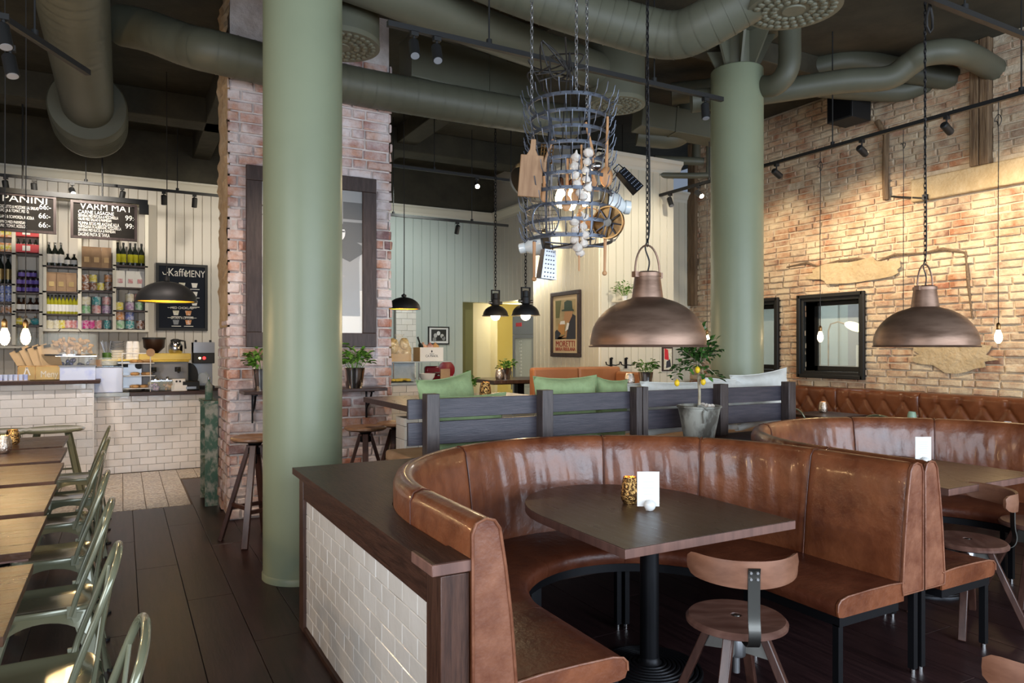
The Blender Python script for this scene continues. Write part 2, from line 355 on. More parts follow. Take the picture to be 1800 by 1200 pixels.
def link(name, me, parent=None, bevel=0, segs=2):
    o = bpy.data.objects.new(name, me); COL.objects.link(o)
    if parent is not None: o.parent = parent
    if bevel:
        b = o.modifiers.new('edge', 'BEVEL'); b.width = bevel; b.segments = segs; b.limit_method = 'ANGLE'; b.angle_limit = radians(50)
    return o
def thing(name, label, cat, loc=(0, 0, 0), rz=0, group=None, rot=None):
    o = bpy.data.objects.new(name, None); COL.objects.link(o); o.location = loc
    o.rotation_euler = rot if rot else (0, 0, rz); o.empty_display_size = .1
    o['label'] = label; o['category'] = cat
    if group: o['group'] = group
    return o
def tag(o, label, cat, group=None, loc=None, rz=None):
    o['label'] = label; o['category'] = cat
    if group: o['group'] = group
    if loc is not None: o.location = loc
    if rz is not None: o.rotation_euler = (0, 0, rz)
    return o
def struct(o, label=None):
    o['kind'] = 'structure'
    if label: o['label'] = label
    return o
def kids(o): return [c for c in bpy.data.objects if c.parent is o]
def copy_tree(o, loc=None, rz=None, label=None, parent=None, rot=None):
    c = o.copy(); COL.objects.link(c)
    if parent is not None: c.parent = parent
    if loc is not None: c.location = loc
    if rz is not None: c.rotation_euler = (0, 0, rz)
    if rot is not None: c.rotation_euler = rot
    if label: c['label'] = label
    for k in kids(o): copy_tree(k, parent=c)
    return c
def text(s, size, m, parent, loc, rot, align='CENTER', ext=.0015, sx=1.0, name='lettering', spacing=1):
    d = bpy.data.curves.new(name, 'FONT'); d.body = s; d.size = size; d.align_x = align; d.align_y = 'CENTER'; d.extrude = ext
    d.space_character = spacing
    d.materials.append(G[m]); f_ = bpy.data.objects.new(name, d); me = bpy.data.meshes.new_from_object(f_); bpy.data.objects.remove(f_); bpy.data.curves.remove(d)
    o = bpy.data.objects.new(name, me); COL.objects.link(o); o.parent = parent
    o.location = loc; o.rotation_euler = rot; o.scale = (sx, 1, 1)
    return o
FACE_S = (pi / 2, 0, 0)         # reads when looked at from -Y
FACE_W = (pi / 2, 0, -pi / 2)   # reads when looked at from -X
CEIL = 4.78
WX = 8.0                       # right brick wall

# ================================================================ STRUCTURE
# floor of wide espresso planks
fl = struct(MB().box((-4, -3.2, -.12), (9, 13.6, -.012)).build('floor', 'sub'))
def plank_mesh(wd, ln, th, ch, name, m):
    b = MB(); a, c = wd / 2, ln / 2
    vs = [(-a, -c, -th), (a, -c, -th), (a, c, -th), (-a, c, -th), (-a, -c, -ch), (a, -c, -ch), (a, c, -ch), (-a, c, -ch),
          (-a + ch, -c + ch, 0), (a - ch, -c + ch, 0), (a - ch, c - ch, 0), (-a + ch, c - ch, 0)]
    b.add(vs, [(0, 1, 5, 4), (1, 2, 6, 5), (2, 3, 7, 6), (3, 0, 4, 7), (4, 5, 9, 8), (5, 6, 10, 9), (6, 7, 11, 10), (7, 4, 8, 11), (8, 9, 10, 11)], False)
    me = bpy.data.meshes.new(name); me.from_pydata(b.v, [], b.f); me.materials.append(G[m]); return me
PW, PL = .262, 2.05
pm = plank_mesh(PW - .003, PL - .003, .012, .0015, 'floor_plank', 'floor')
ix = 0; x = -1.75
while x < 8:
    y = -1.0 - ((ix * 7) % 5) * .41
    while y < 9.9:
        y0, y1 = y, y + PL
        xc = x + PW / 2
        if xc < .62 and y1 > 7.62: y1 = min(y1, 7.62)
        if xc >= .62 and y1 > 9.1 and xc < 2: y1 = min(y1, 9.1)
        if y1 - y0 > .05 and not (xc > .62 and xc < 2 and y0 > 9.1):
            vis = S_ * xc + C_ * (y1) > .5 and not (y0 > 7.2 and xc > 1.1)
            if vis:
                o = link('floor_plank', pm, fl); o.location = (xc, (y0 + y1) / 2, 0); o.scale = (1, (y1 - y0) / PL, 1)
        y += PL
    x += PW; ix += 1
struct(MB().box((1.1, 7.2, -.011), (9, 13.6, -.003)).build('floor_beyond', 'floor'))
# encaustic tiles in front of the coffee bar
fb = struct(MB().box((-2.2, 7.62, -.011), (.62, 9.95, -.005)).box((.62, 9.1, -.011), (1.6, 9.95, -.005)).build('floor_tiled', 'fgrout'))
tm = plank_mesh(.19, .128, .01, .002, 'floor_tile', 'ftile')
n = 0
x = -1.465
while x < 1.0:
    y = 7.69
    row = 0
    while y < 9.9:
        if (x < .52 or y > 9.15) and n < 300:
            o = link('floor_tile', tm, fb); o.location = (x + (0), y, 0.001); n += 1
        y += .132; row += 1
    x += .196
# ceiling slab and downstand beams
struct(MB().box((-4, -3.2, CEIL), (9, 13.6, CEIL + .2)).build('ceiling', 'ceil'))
bm_ = MB()
struct(MB().box((-4, 5.3, 4.56), (8, 5.6, CEIL)).build('ceiling_beam', 'ceil', bevel=.01))
struct(MB().box((-4, 10.0, 4.45), (8, 10.4, CEIL)).build('ceiling_beam', 'ceil', bevel=.01))
struct(MB().box((3.55, 5.6, 4.55), (3.85, 12, CEIL)).build('ceiling_beam', 'ceil', bevel=.01))
struct(MB().box((.95, 7.3, 4.45), (1.2, 12, CEIL)).build('ceiling_beam', 'ceil', bevel=.01))
struct(MB().box((-4, 2.2, 4.5), (8, 2.55, CEIL)).build('ceiling_beam', 'ceil', bevel=.01))

# ---- bricks
def brick_geo(L_, H_, D_, rs, j=.006, ch=.008):
    # face toward -Y in local coordinates, origin at centre of back
    a, h = L_ / 2, H_ / 2; R = rs
    def q(): return R.uniform(-j, j)
    vs = [(-a, 0, -h), (a, 0, -h), (a, 0, h), (-a, 0, h)]
    vs += [(x + q() * .5, -D_ + ch + q() * .3, z + q() * .4) for x, z in ((-a, -h), (0, -h), (a, -h), (a, h), (0, h), (-a, h))]
    c2 = ch * 1.1
    vs += [(x + q(), -D_ + q() * .6, z + q()) for x, z in ((-a + c2, -h + c2), (0, -h + c2), (a - c2, -h + c2), (a - c2, h - c2), (0, h - c2), (-a + c2, h - c2))]
    fs = [(0, 4, 5, 1), (5, 6, 1), (1, 6, 7, 2), (2, 7, 8, 3), (8, 9, 3), (3, 9, 4, 0)]
    fs += [(4 + i, 10 + i, 10 + (i + 1) % 6, 4 + (i + 1) % 6) for i in range(6)]
    fs += [(10, 15, 14, 11), (11, 14, 13, 12)]
    return vs, fs
def brick_wall(parent, p0, dirv, nrm, length, z0, z1, bl, bh, joint, depth, m, maxparts, holes=(), seed=1, key=None, rows_skip=(), frac=.02):
    """bricks on a plane: p0 + dirv*u, outward nrm. Nearest are parts, the rest one stuff mesh."""
    R = random.Random(seed); out = []; r = 0; z = z0
    while z + bh * .5 < z1:
        u = -(bl + joint) * (.5 if r % 2 else 0) - R.uniform(0, .03)
        while u < length:
            L_ = bl * (R.choice((1, 1, 1, 1, .97, .5, .93)))
            a, b_ = max(u, 0), min(u + L_, length)
            hh = min(bh, z1 - z)
            u2 = u + L_ + joint
            if b_ - a > .035:
                ok = r not in rows_skip or R.random() < .3
                cu, cz = (a + b_) / 2, z + hh / 2
                segs = [(a, b_)]
                for (ha, hb, hz0, hz1) in holes:
                    if hz0 - hh * .3 < cz < hz1 + hh * .3:
                        ns = []
                        for (sa, sb) in segs:
                            if sb <= ha or sa >= hb: ns.append((sa, sb))
                            else:
                                if ha - sa > .03: ns.append((sa, ha))
                                if sb - hb > .03: ns.append((hb, sb))
                        segs = ns
                if ok:
                    for sa, sb in segs: out.append(((sa + sb) / 2, cz, sb - sa, hh))
            u = u2
        z += bh + joint; r += 1
    D = Vector(dirv); Nn = Vector(nrm); P0 = Vector(p0)
    def pos(cu, cz): return P0 + D * cu + Vector((0, 0, cz))
    out.sort(key=lambda t: (pos(t[0], t[1]) - Vector((0, 0, EYE))).length if key is None else key(t))
    variants = []
    for k in range(7):
        vs, fs = brick_geo(1, 1, 1, random.Random(seed * 50 + k), j=.0)
        # built in real proportions then normalised so that scaling keeps chips small
        vs, fs = brick_geo(bl, bh, depth, random.Random(seed * 50 + k))
        me = bpy.data.meshes.new('brick'); me.from_pydata(vs, [], fs); me.materials.append(G[m]); variants.append((me))
    rz = atan2(D.y, D.x)
    M3 = Matrix.Rotation(rz, 3, 'Z')
    rest = MB()
    for i, (cu, cz, L_, hh) in enumerate(out):
        pr = R.uniform(-.008, .008) - (.018 if R.random() < .04 else 0)
        p = pos(cu, cz) + Nn * pr
        if i < maxparts:
            o = link('brick', variants[R.randrange(7)], parent); o.location = p; o.rotation_euler = (R.uniform(-.02, .02), R.uniform(-.008, .008), rz + R.uniform(-.015, .015)); o.scale = (L_ / bl, 1, hh / bh)
        else:
            vs, fs = brick_geo(L_, hh, depth, R)
            rest.add([M3 @ Vector(v) + p for v in vs], fs, False)
    if rest.v:
        o = rest.build('brickwork', m, parent, smooth_angle=20); o['kind'] = 'stuff'

# ---- right brick wall with two framed internal windows
WY1 = 8.65
holes_w = [(uy(1523, WX) + .07, uy(1409, WX) - .07, 1.23, 2.14), (uy(1372, WX) + .07, 7.74, 1.23, 2.14)]
wr = MB()
ys = sorted([1.2] + [h for H in holes_w for h in H[:2]] + [WY1])
def wallgrid(mb, fixed0, fixed1, us, z0, z1, holes, axis):
    for i in range(len(us) - 1):
        a, b_ = us[i], us[i + 1]; mid = (a + b_) / 2
        hs = [h for h in holes if h[0] <= mid <= h[1]]
        spans = [(z0, z1)] if not hs else [(z0, hs[0][2]), (hs[0][3], z1)]
        for s0, s1 in spans:
            if axis == 'y': mb.box((fixed0, a, s0), (fixed1, b_, s1))
            else: mb.box((a, fixed0, s0), (b_, fixed1, s1))
wallgrid(wr, WX, WX + .3, ys, 0, CEIL, holes_w, 'y')
wallR = struct(wr.build('wall_right', 'mortar'))
# direction -Y so local -Y face points to -X
ty0, ty1 = uy(1747, WX), uy(1712, WX)
tz = uz(292, WX, (ty0 + ty1) / 2)
bz0, bz1 = tz - .26, tz
hol = [(8.65 - h[1] - .0, 8.65 - h[0], h[2], h[3]) for h in holes_w]
hol += [(8.65 - ty1, 8.65 - ty0, tz, 5), (8.65 - 4.95, 8.65 - 1.0, bz0, bz1)]
brick_wall(wallR, (WX, WY1, 0), (0, -1, 0), (-1, 0, 0), 7.4, .78, CEIL, .235, .066, .017, .022, 'brickr', 300, holes=hol, seed=3,
           key=lambda t: (abs((8.65 - t[0]) - 3.6) + .0 * t[1]) if 1.15 < t[1] < 4.6 and (8.65 - t[0]) > 2.9 else 99)
tb = MB()
for i in range(2):
    a = ty0 + (ty1 - ty0) * i / 2; tb.box((WX - .10, a + .004, tz), (WX + .02, a + (ty1 - ty0) / 2 - .004, CEIL))
tb.build('timber_upright', 'timber', wallR, bevel=.008)
MB().box((WX - .085, 1.2, bz0), (WX + .02, 4.95, bz1)).build('timber_lintel', 'plaster', wallR, bevel=.015)
# patches of old plaster and chased groove
for (pa, pb, c, d_) in ((1600, 1760, 590, 655), (1420, 1600, 455, 500)):
    y0, y1 = uy(pb, WX), uy(pa, WX)
    z1_, z0_ = uz(c, WX, (y0 + y1) / 2), uz(d_, WX, (y0 + y1) / 2)
    R = random.Random(int(pa)); poly = []
    for k in range(26):
        t = 2 * pi * k / 26; e = R.uniform(.72, 1.05)
        poly.append(((y0 + y1) / 2 + cos(t) * (y1 - y0) / 2 * e, (z0_ + z1_) / 2 + sin(t) * (z1_ - z0_) / 2 * e))
    MB().prism(poly, 0, .014, tf=lambda p: Vector((WX - .034 - p.z, p.x, p.y))).build('plaster_patch', 'plaster', wallR)
ck = [(uy(px, WX), uz(py, WX, uy(px, WX))) for px, py in ((1385, 470), (1420, 462), (1440, 468), (1475, 459), (1510, 455), (1545, 459), (1575, 448), (1625, 445), (1660, 438), (1700, 444), (1705, 500), (1712, 560))]
MB().tube([(WX - .022, y, z) for y, z in ck], [.012, .02, .008, .018, .022, .01, .02, .012, .024, .016, .02, .01], 6).build('chased_groove', 'soil', wallR)
pY = uy(1563, WX)
MB().tube([(WX - .06, pY, uz(352, WX, pY)), (WX - .06, pY + .01, 3.6), (WX - .06, pY, 4.05), (WX - .05, pY + .12, 4.25)], .035, 10).build('conduit', 'timber', wallR)
MB().bar((WX - .05, uy(1572, WX), uz(346, WX, uy(1572, WX))), (WX - .09, uy(1636, WX), uz(350, WX, uy(1636, WX))), .02).cbox((WX - .1, uy(1636, WX), uz(348, WX, uy(1636, WX))), (.05, .05, .06)).build('iron_anchor', 'iron', wallR)

def wall_window(idx, y0, y1, z0, z1):
    fr = MB(); t = .07
    x0, x1 = WX - .055, WX + .25
    fr.box((x0, y0 - t, z0 - t), (x1, y0, z1 + t)).box((x0, y1, z0 - t), (x1, y1 + t, z1 + t)).box((x0, y0, z0 - t), (x1, y1, z0)).box((x0, y0, z1), (x1, y1, z1 + t))
    wn = struct(fr.build('window_%d' % idx, 'blk', bevel=.006), None)
    lip = MB()
    for (a, b_, c, d_) in ((y0 - t - .02, y0 - t + .035, z0 - t - .02, z1 + t + .02), (y1 + t - .035, y1 + t + .02, z0 - t - .02, z1 + t + .02), (y0 - t, y1 + t, z0 - t - .02, z0 - t + .03), (y0 - t, y1 + t, z1 + t - .03, z1 + t + .02)):
        lip.box((WX - .085, a, c), (WX - .04, b_, d_))
    lip.build('frame_moulding', 'blk', wn, bevel=.008)
    inn = MB()
    for (a, b_, c, d_) in ((y0, y0 + .05, z0, z1), (y1 - .05, y1, z0, z1), (y0, y1, z0, z0 + .06), (y0, y1, z1 - .05, z1)):
        inn.box((WX + .17, a, c), (WX + .22, b_, d_))
    inn.build('sash', 'blk', wn)
    MB().box((WX + .19, y0 + .05, z0 + .06), (WX + .196, y1 - .05, z1 - .05)).build('pane', 'pane', wn)
for i, h in enumerate(holes_w): wall_window(i + 1, *h)
# next room seen through them
nr = MB().box((11.2, 3, 0), (11.3, 11, 3.4)).box((WX + .3, 10.9, 0), (11.3, 11, 3.4)).box((WX + .3, 3, 0), (11.3, 3.1, 3.4)).box((WX + .3, 3, 3.4), (11.3, 11, 3.5)).box((WX + .3, 3, -.1), (11.3, 11, 0))
nroom = struct(nr.build('wall_next_room', 'roomgrey'))
for k in range(5):
    MB().box((11.15, 7.2 + k * .55, 0), (11.2, 7.55 + k * .55, 3.3)).build('wall_panel', 'grey' if k % 2 else 'roomgrey', nroom)
area('next_room_light', (9.6, 8.2, 3.3), (9.6, 8.2, 0), 1.5, 3, 62, (.85, .95, 1))
wy = uy(1500, 9.4)
nl = thing('wall_lamp', 'lit cream shade on a curved brass arm seen through the black-framed window', 'lamp', (9.4, wy, 0))
z_ = uz(574, 9.4, wy)
MB().tube([(0, .42, z_ - .05), (0, .38, z_ + .05), (0, .25, z_ + .08), (0, .1, z_ + .03)], .012, 8).tube([(0, .42, z_ - .05), (0, .42, .95)], .012, 8).build('arm', 'brass', nl)
MB().sph((0, -.02, z_), .16, sc=(.6, 1, .38), rot=Matrix.Rotation(.35, 3, 'X')).build('lamp_shade', 'lit', nl)
cb = thing('back_bar_cabinet', 'dark back bar counter with a glowing strip seen through the black-framed window', 'counter', (10.2, uy(1500, 10.2), 0))
MB().box((-.3, -1, 0), (.3, 1.0, .98)).build('body', 'blk', cb)
MB().box((-.33, -1, .98), (-.30, .72, 1.1)).build('light_strip', 'litbar', cb)
MB().box((-.3, -1, 1.2), (.3, 1.0, 1.24)).box((-.02, -1, .98), (.0, .9, 1.2)).build('shelf', 'wood', cb)
cd = thing('pillar_candle', 'tall cream candle standing on the back bar behind the window', 'candle', (10.0, uy(1509, 10.0), 1.24))
MB().cyl((0, 0, 0), (0, 0, .33), .035).build('wax', 'white', cd); MB().cyl((0, 0, .33), (0, 0, .345), .004).build('wick', 'blk', cd)

# ---- back walls of painted boards
def boards(parent, p0, dirv, nrm, length, z0, z1, pitch, m, name='wall_board', holes=()):
    D = Vector(dirv).normalized(); Nn = Vector(nrm); rz = atan2(D.y, D.x); n = max(1, round(length / pitch)); pt = length / n
    g = .007; a = pt / 2; t = .018
    def mesh(h0, h1):
        b = MB(); vs = []
        for z in (h0, h1):
            vs += [(-a, 0, z), (-a + .001, -t + .012, z), (-a + g, -t, z), (a - g, -t, z), (a - .001, -t + .012, z), (a, 0, z)]
        fs = [(i, i + 1, i + 7, i + 6) for i in range(5)] + [(0, 5, 4, 3, 2, 1), (6, 7, 8, 9, 10, 11)]
        me = bpy.data.meshes.new(name); me.from_pydata(vs, [], fs); me.materials.append(G[m]); return me
    cache = {}
    for i in range(n):
        cu = (i + .5) * pt; spans = [(z0, z1)]
        for h in holes:
            if h[0] < cu < h[1]: spans = [(z0, h[2])] if h[2] > z0 + .01 else []; spans += [(h[3], z1)]
        for sp in spans:
            if sp not in cache: cache[sp] = mesh(*sp)
            o = link(name, cache[sp], parent); o.location = Vector(p0) + D * cu; o.rotation_euler = (0, 0, rz)
def cornice(parent, p0, p1, z, m='trim', name='cornice', ext=.0):
    p0, p1 = Vector((*p0, 0)), Vector((*p1, 0)); D = (p1 - p0).normalized(); Nn = Vector((D.y, -D.x, 0))
    prof = [(0, -.16), (.02, -.16), (.022, -.12), (.045, -.10), (.06, -.06), (.09, -.03), (.1, -.028), (.1, 0), (0, 0)]
    b = MB(); vs = []
    for p, e in ((p0, -ext), (p1, ext)):
        vs += [p + D * e + Nn * a + Vector((0, 0, z + c)) for a, c in prof]
    n = len(prof); b.add(vs, [(i, (i + 1) % n, n + (i + 1) % n, n + i) for i in range(n)] + [tuple(range(n)), tuple(range(n, 2 * n))[::-1]], False)
    return b.build(name, m, parent)
WZ = 4.06; BY = 12.0
XA = ux(868, BY)          # inner corner x (about 6.1)
XB = 5.42; YB0 = 7.52; XBR = ux(1183, YB0)
dx0 = ux(808, BY)
wb = MB().box((-4, BY, 0), (2.6, BY + .2, CEIL)).box((2.6, BY, 0), (dx0, BY + .2, CEIL)).box((dx0, BY, 2.38), (XA + 1.4, BY + .2, CEIL))
wallB = struct(wb.build('wall_back', 'pale'))
boards(wallB, (-3.2, BY, 0), (1, 0, 0), (0, -1, 0), 5.8, 0, WZ, .125, 'cream')
boards(wallB, (2.6, BY, 0), (1, 0, 0), (0, -1, 0), XA - 2.6, 0, WZ, .16, 'pale', holes=[(dx0 - 2.6, 9, 0, 2.38)])
cornice(wallB, (-3.2, BY), (XA, BY), WZ)
MB().box((-4, BY - .02, WZ), (XA, BY, CEIL)).build('upper_wall', 'ceil', wallB)
wallS = struct(MB().box((XA, 9.6, 0), (XA + .15, 10.7, CEIL)).box((XA, 10.7, 2.38), (XA + .15, BY, CEIL)).build('wall_side', 'cream'))
boards(wallS, (XA, BY, 0), (0, -1, 0), (-1, 0, 0), BY - 9.2, 0, WZ, .16, 'cream', holes=[(0, 1.3, 0, 2.38)])
cornice(wallS, (XA, BY), (XA, 9.2), WZ)
# corridor beyond
wc = struct(MB().box((XA + 1.5, 10.5, 0), (XA + 1.6, 14, 2.6)).box((dx0 - .2, 13.5, 0), (XA + 1.6, 13.6, 2.6)).box((XA + .15, 10.6, 0), (XA + 1.6, 10.7, 2.6)).box((XA + .15, 10.7, 2.6), (XA + 1.6, 12.0, 2.7)).box((dx0 - .2, 12.2, 2.6), (XA + 1.6, 14, 2.7)).build('wall_corridor', 'yellow'))
struct(MB().box((dx0 - .12, BY + .2, 0), (dx0, 13.5, 2.6)).box((dx0 - .05, BY + .21, 0), (ux(832, BY + .2), BY + .3, 2.6)).build('wall_passage', 'oliveg'))
struct(MB().box((ux(831, 12.5), 12.5, 0), (ux(862, 12.5), 12.6, 2.6)).build('wall_passage_end', 'creamw'))
dr = struct(MB().box((XA + .12, 12.8, 0), (XA + .5, 12.86, 2.2)).build('door_1', 'creamw', bevel=.01))
MB().cyl((XA + .2, 12.8, 1.02), (XA + .2, 12.74, 1.02), .02).build('door_handle', 'iron', dr)
point((XA + .6, 12.0, 2.2), 22, (1, .88, .55), .1)  # point light added to light the passage, no lamp modelled
point((5.2, 9.3, 2.6), 10, (1, .95, .85), .1)  # fill light added in mid-air to brighten the fridge
# boxed-out room with poster
wx = MB().box((XB, YB0, 0), (XBR, 9.2, WZ - .01))
wallX = struct(wx.build('wall_box', 'creamw'))
boards(wallX, (XB, 9.2, 0), (0, -1, 0), (-1, 0, 0), 9.2 - YB0, 0, WZ, .11, 'creamw')
boards(wallX, (XB, YB0, 0), (1, 0, 0), (0, -1, 0), XBR - XB, 0, WZ, .12, 'creamw')
cornice(wallX, (XB, 9.2), (XB, YB0), WZ, ext=.1); cornice(wallX, (XB, YB0), (XBR, YB0), WZ, ext=.1)
MB().box((XB - .1, YB0 - .1, WZ), (XBR + .1, 9.2, WZ + .02)).build('top_board', 'trim', wallX)
wallF = struct(MB().box((XBR, 8.65, 0), (WX + .3, 8.85, 4.0)).build('wall_far', 'cream'))
boards(wallF, (XBR, 8.65, 0), (1, 0, 0), (0, -1, 0), WX - XBR, 0, 3.98, .12, 'creamw')
cornice(wallF, (XBR, 8.65), (WX, 8.65), 4.0)
tmr = uy(1240, WX)
MB().box((WX - .08, 8.45, 2.2), (WX, 8.62, CEIL)).build('corner_timber', 'timber', wallR, bevel=.01)
# walls behind the camera and on the street side
wf = MB().box((-4, -3.2, 0), (9, -3.0, .35)).box((-4, -3.2, 3.3), (9, -3.0, CEIL))
for xx in (-4, -1.2, 1.2, 3.4, 5.6, 7.8): wf.box((xx, -3.2, .35), (xx + .18, -3.0, 3.3))
struct(wf.build('wall_front', 'grey'))
wl = MB().box((-4.0, -3.2, 0), (-3.8, 13.6, .5)).box((-4.0, -3.2, 3.4), (-3.8, 13.6, CEIL)).box((-4.0, 7, .5), (-3.8, 13.6, 3.4))
for yy in (-3.2, -.6, 1.9, 4.4, 6.8): wl.box((-4.0, yy, .5), (-3.8, yy + .2, 3.4))
struct(wl.build('wall_left', 'grey'))
struct(MB().box((WX, -3.2, 0), (WX + .3, 1.2, CEIL)).build('wall_right_near', 'mortar'))

# ---- limewashed brick pillar
PX0, PX1, PY0, PY1 = .82, 2.335, 6.74, 7.42
pier = struct(MB().box((PX0 + .02, PY0 + .02, 0), (PX1 - .02, PY1, CEIL)).build('brick_pillar', 'mortar2'))
_R = random.Random(12); vs = []; ny_, nz_ = 8, 60
for j in range(nz_ + 1):
    for i in range(ny_ + 1):
        z = 1.72 + (CEIL - 1.72) * j / nz_; vs.append((PX0 + _R.uniform(-.012, .018) + .012 * sin(z * 7 + i), PY0 + .012 + (PY1 - PY0) * i / ny_ + (_R.uniform(-.03, .02) if i == 0 else 0) , z))
MB().add(vs, [(j * 9 + i, j * 9 + i + 1, (j + 1) * 9 + i + 1, (j + 1) * 9 + i) for j in range(nz_) for i in range(ny_)]).build('bare_mortar', 'mortar3', pier, smooth_angle=20)
brick_wall(pier, (PX0, PY0 + .022, 0), (1, 0, 0), (0, -1, 0), PX1 - PX0, .01, 4.35, .235, .078, .018, .024, 'brickp', 215, seed=5, key=lambda t: t[1])
brick_wall(pier, (PX0 + .022, PY1, 0), (0, -1, 0), (-1, 0, 0), PY1 - PY0, .01, 1.78, .235, .078, .018, .024, 'brickp', 60, seed=8, key=lambda t: t[1])
brick_wall(pier, (PX1 - .022, PY0, 0), (0, 1, 0), (1, 0, 0), PY1 - PY0, .01, 4.35, .235, .078, .018, .024, 'brickp', 0, seed=9)

# ---- round green columns
c1 = thing('round_column', 'thick sage green round column rising beside the tiled low wall', 'column', (1.077, 4.92, 0)); c1['kind'] = 'structure'
MB().lathe([(.259, 0), (.259, CEIL)], n=64).build('shaft', 'column', c1)
MB().lathe([(.259, 0), (.266, 0), (.266, .035), (.259, .045)], n=64).build('foot_ring', 'column', c1)
CX2, CY2 = 5.51, 5.27
c2 = thing('round_column', 'sage green round column with finned flared head by the brick wall', 'column', (CX2, CY2, 0)); c2['kind'] = 'structure'
zt = uz(125, CX2, CY2)
MB().lathe([(.259, 0), (.259, zt - .01), (.25, zt)], n=64).build('shaft', 'column', c2)
MB().lathe([(.13, zt), (.15, zt + .05), (.15, 4.6), (.15, CEIL)], n=32).build('neck', 'duct2', c2)
for k in range(8):
    a = pi / 4 * k + .2; R_ = Matrix.Rotation(a, 3, 'Z')
    MB().prism([(.13, zt), (.2, zt), (.38, zt + .36), (.13, zt + .36)], -.012, .012, tf=lambda p, R_=R_: R_ @ Vector((p.x, p.z, p.y))).build('fin', 'duct2', c2)
MB().lathe([(.42, zt + .36), (.42, zt + .39)], n=32).build('cap_plate', 'duct2', c2)

# ================================================================ DUCTS
def spiral(mb, pts, r, every=.11):
    pass
def smooth_path(pts, k=8):
    P = [Vector(p) for p in pts]; out = []
    for i in range(len(P) - 1):
        p0 = P[max(i - 1, 0)]; p1 = P[i]; p2 = P[i + 1]; p3 = P[min(i + 2, len(P) - 1)]
        for j in range(k):
            t = j / k; out.append(.5 * ((2 * p1) + (-p0 + p2) * t + (2 * p0 - 5 * p1 + 4 * p2 - p3) * t * t + (-p0 + 3 * p1 - 3 * p2 + p3) * t ** 3))
    out.append(P[-1]); return out
def duct(label, pts, r, smooth=False, rib=.13, curve=8, m='duct'):
    t = thing('ventilation_duct', label, 'duct', tuple(pts[0]))
    o0 = Vector(pts[0]); P = smooth_path(pts, curve) if len(pts) > 2 else [Vector(p) for p in pts]
    P = [p - o0 for p in P]
    MB().tube(P, r, 32).build('pipe', m, t)
    if rib:
        rb = MB(); L_ = 0; nxt = rib
        for i in range(len(P) - 1):
            seg = (P[i + 1] - P[i]); l = seg.length
            while L_ + l > nxt:
                c = P[i] + seg * ((nxt - L_) / l); d = seg.normalized()
                rb.tube([c - d * .004, c + d * .004], r + .0035, 32, cap=False); nxt += rib
            L_ += l
        if rb.v: rb.build('seam_ribs', m, t)
    return t
duct('wide spiral duct running along the ceiling to a drum end above the coffee bar', [(-.33, 3.2, 4.17), (-.33, 9.0, 4.17)], .25, rib=.16)
dm = thing('duct_drum', 'short wide ribbed drum closing the spiral duct above the coffee bar', 'duct', (-.33, 9.05, 4.17))
MB().lathe([(.25, -.05), (.37, -.05), (.385, -.03), (.385, .75), (.37, .78), (.02, .78)], n=48, axis=(0, 1, 0)).build('casing', 'duct', dm)
rb = MB()
for k in range(7): rb.open_lathe([(.387, .2 + k * .075), (.393, .21 + k * .075), (.387, .22 + k * .075)], n=48, axis=(0, 1, 0))
rb.build('rings', 'duct', dm)
duct('spiral duct crossing from the wide duct past the top of the brick pillar', [ud(215, 45, 6.3), ud(262, 55, 6.2), ud(330, 80, 6.05), ud(400, 97, 6.0), ud(620, 150, 6.7), ud(900, 199, 7.46), ud(1010, 215, 7.8)], .175, rib=.14)
duct('long duct behind the chandelier running to the middle ceiling diffuser', [ud(560, -60, 4.9), ud(680, -15, 5.2), ud(850, 52, 5.9), ud(1060, 128, 6.8)], .165, rib=0)
duct('near spiral duct sweeping over the chandelier and bending up to the corner diffuser', [ud(640, -130, 5.1), ud(800, -60, 5.2), ud(960, 2, 5.3), ud(1110, 48, 5.35), ud(1185, 62, 5.3), ud(1245, 40, 5.15), ud(1330, -12, 5.0)], .17, rib=.1)
def diffuser(label, px, py, rpx, group=None):
    zb = 3.88; d = (zb - EYE) * 1250 / (610 - py); p = ud(px, py, d); r = rpx * d / 1250
    t = thing('ceiling_diffuser', label, 'diffuser', (p.x, p.y, zb))
    MB().lathe([(r * .96, .0), (r, .012), (r, .62), (r * .9, .68), (.05, .68)], n=48).build('casing', 'duct', t)
    MB().lathe([(.02, -.004), (r * .97, -.004), (r * .97, .004)], n=48).build('face_plate', 'duct2', t)
    MB().lathe([(r * .97, -.01), (r * 1.01, -.01), (r * 1.01, .03), (r * .97, .03)], n=48).build('rim', 'duct2', t)
    nz = MB()
    for ring, (rr, n) in enumerate(((.42, 16), (.62, 22), (.82, 28))):
        for k in range(n):
            a = 2 * pi * (k + .5 * (ring % 2)) / n
            nz.sph((rr * r * cos(a), rr * r * sin(a), -.006), .028 * r / .3, 8, 4, sc=(1, 1, .7))
    o = nz.build('nozzles', 'duct2', t); o['kind'] = 'stuff'
    MB().lathe([(.02, -.02), (r * .24, -.02), (r * .27, 0)], n=24).build('hub', 'duct2', t)
    MB().cyl((0, 0, .68), (0, 0, CEIL - 3.88), .12).build('riser', 'duct', t)
diffuser('drum diffuser with round nozzles half hidden by the green column', 598, 80, 68)
diffuser('drum diffuser with round nozzles behind the chandelier', 1083, 185, 50)
diffuser('large drum diffuser with round nozzles over the top of the flared column', 1395, 15, 80)
duct('duct pipe dropping and bending in front of the flared column head', [ud(1388, -30, 6.9), ud(1388, 60, 6.9), ud(1386, 118, 6.9), ud(1365, 148, 7.0), ud(1335, 152, 7.2)], .105, rib=0)
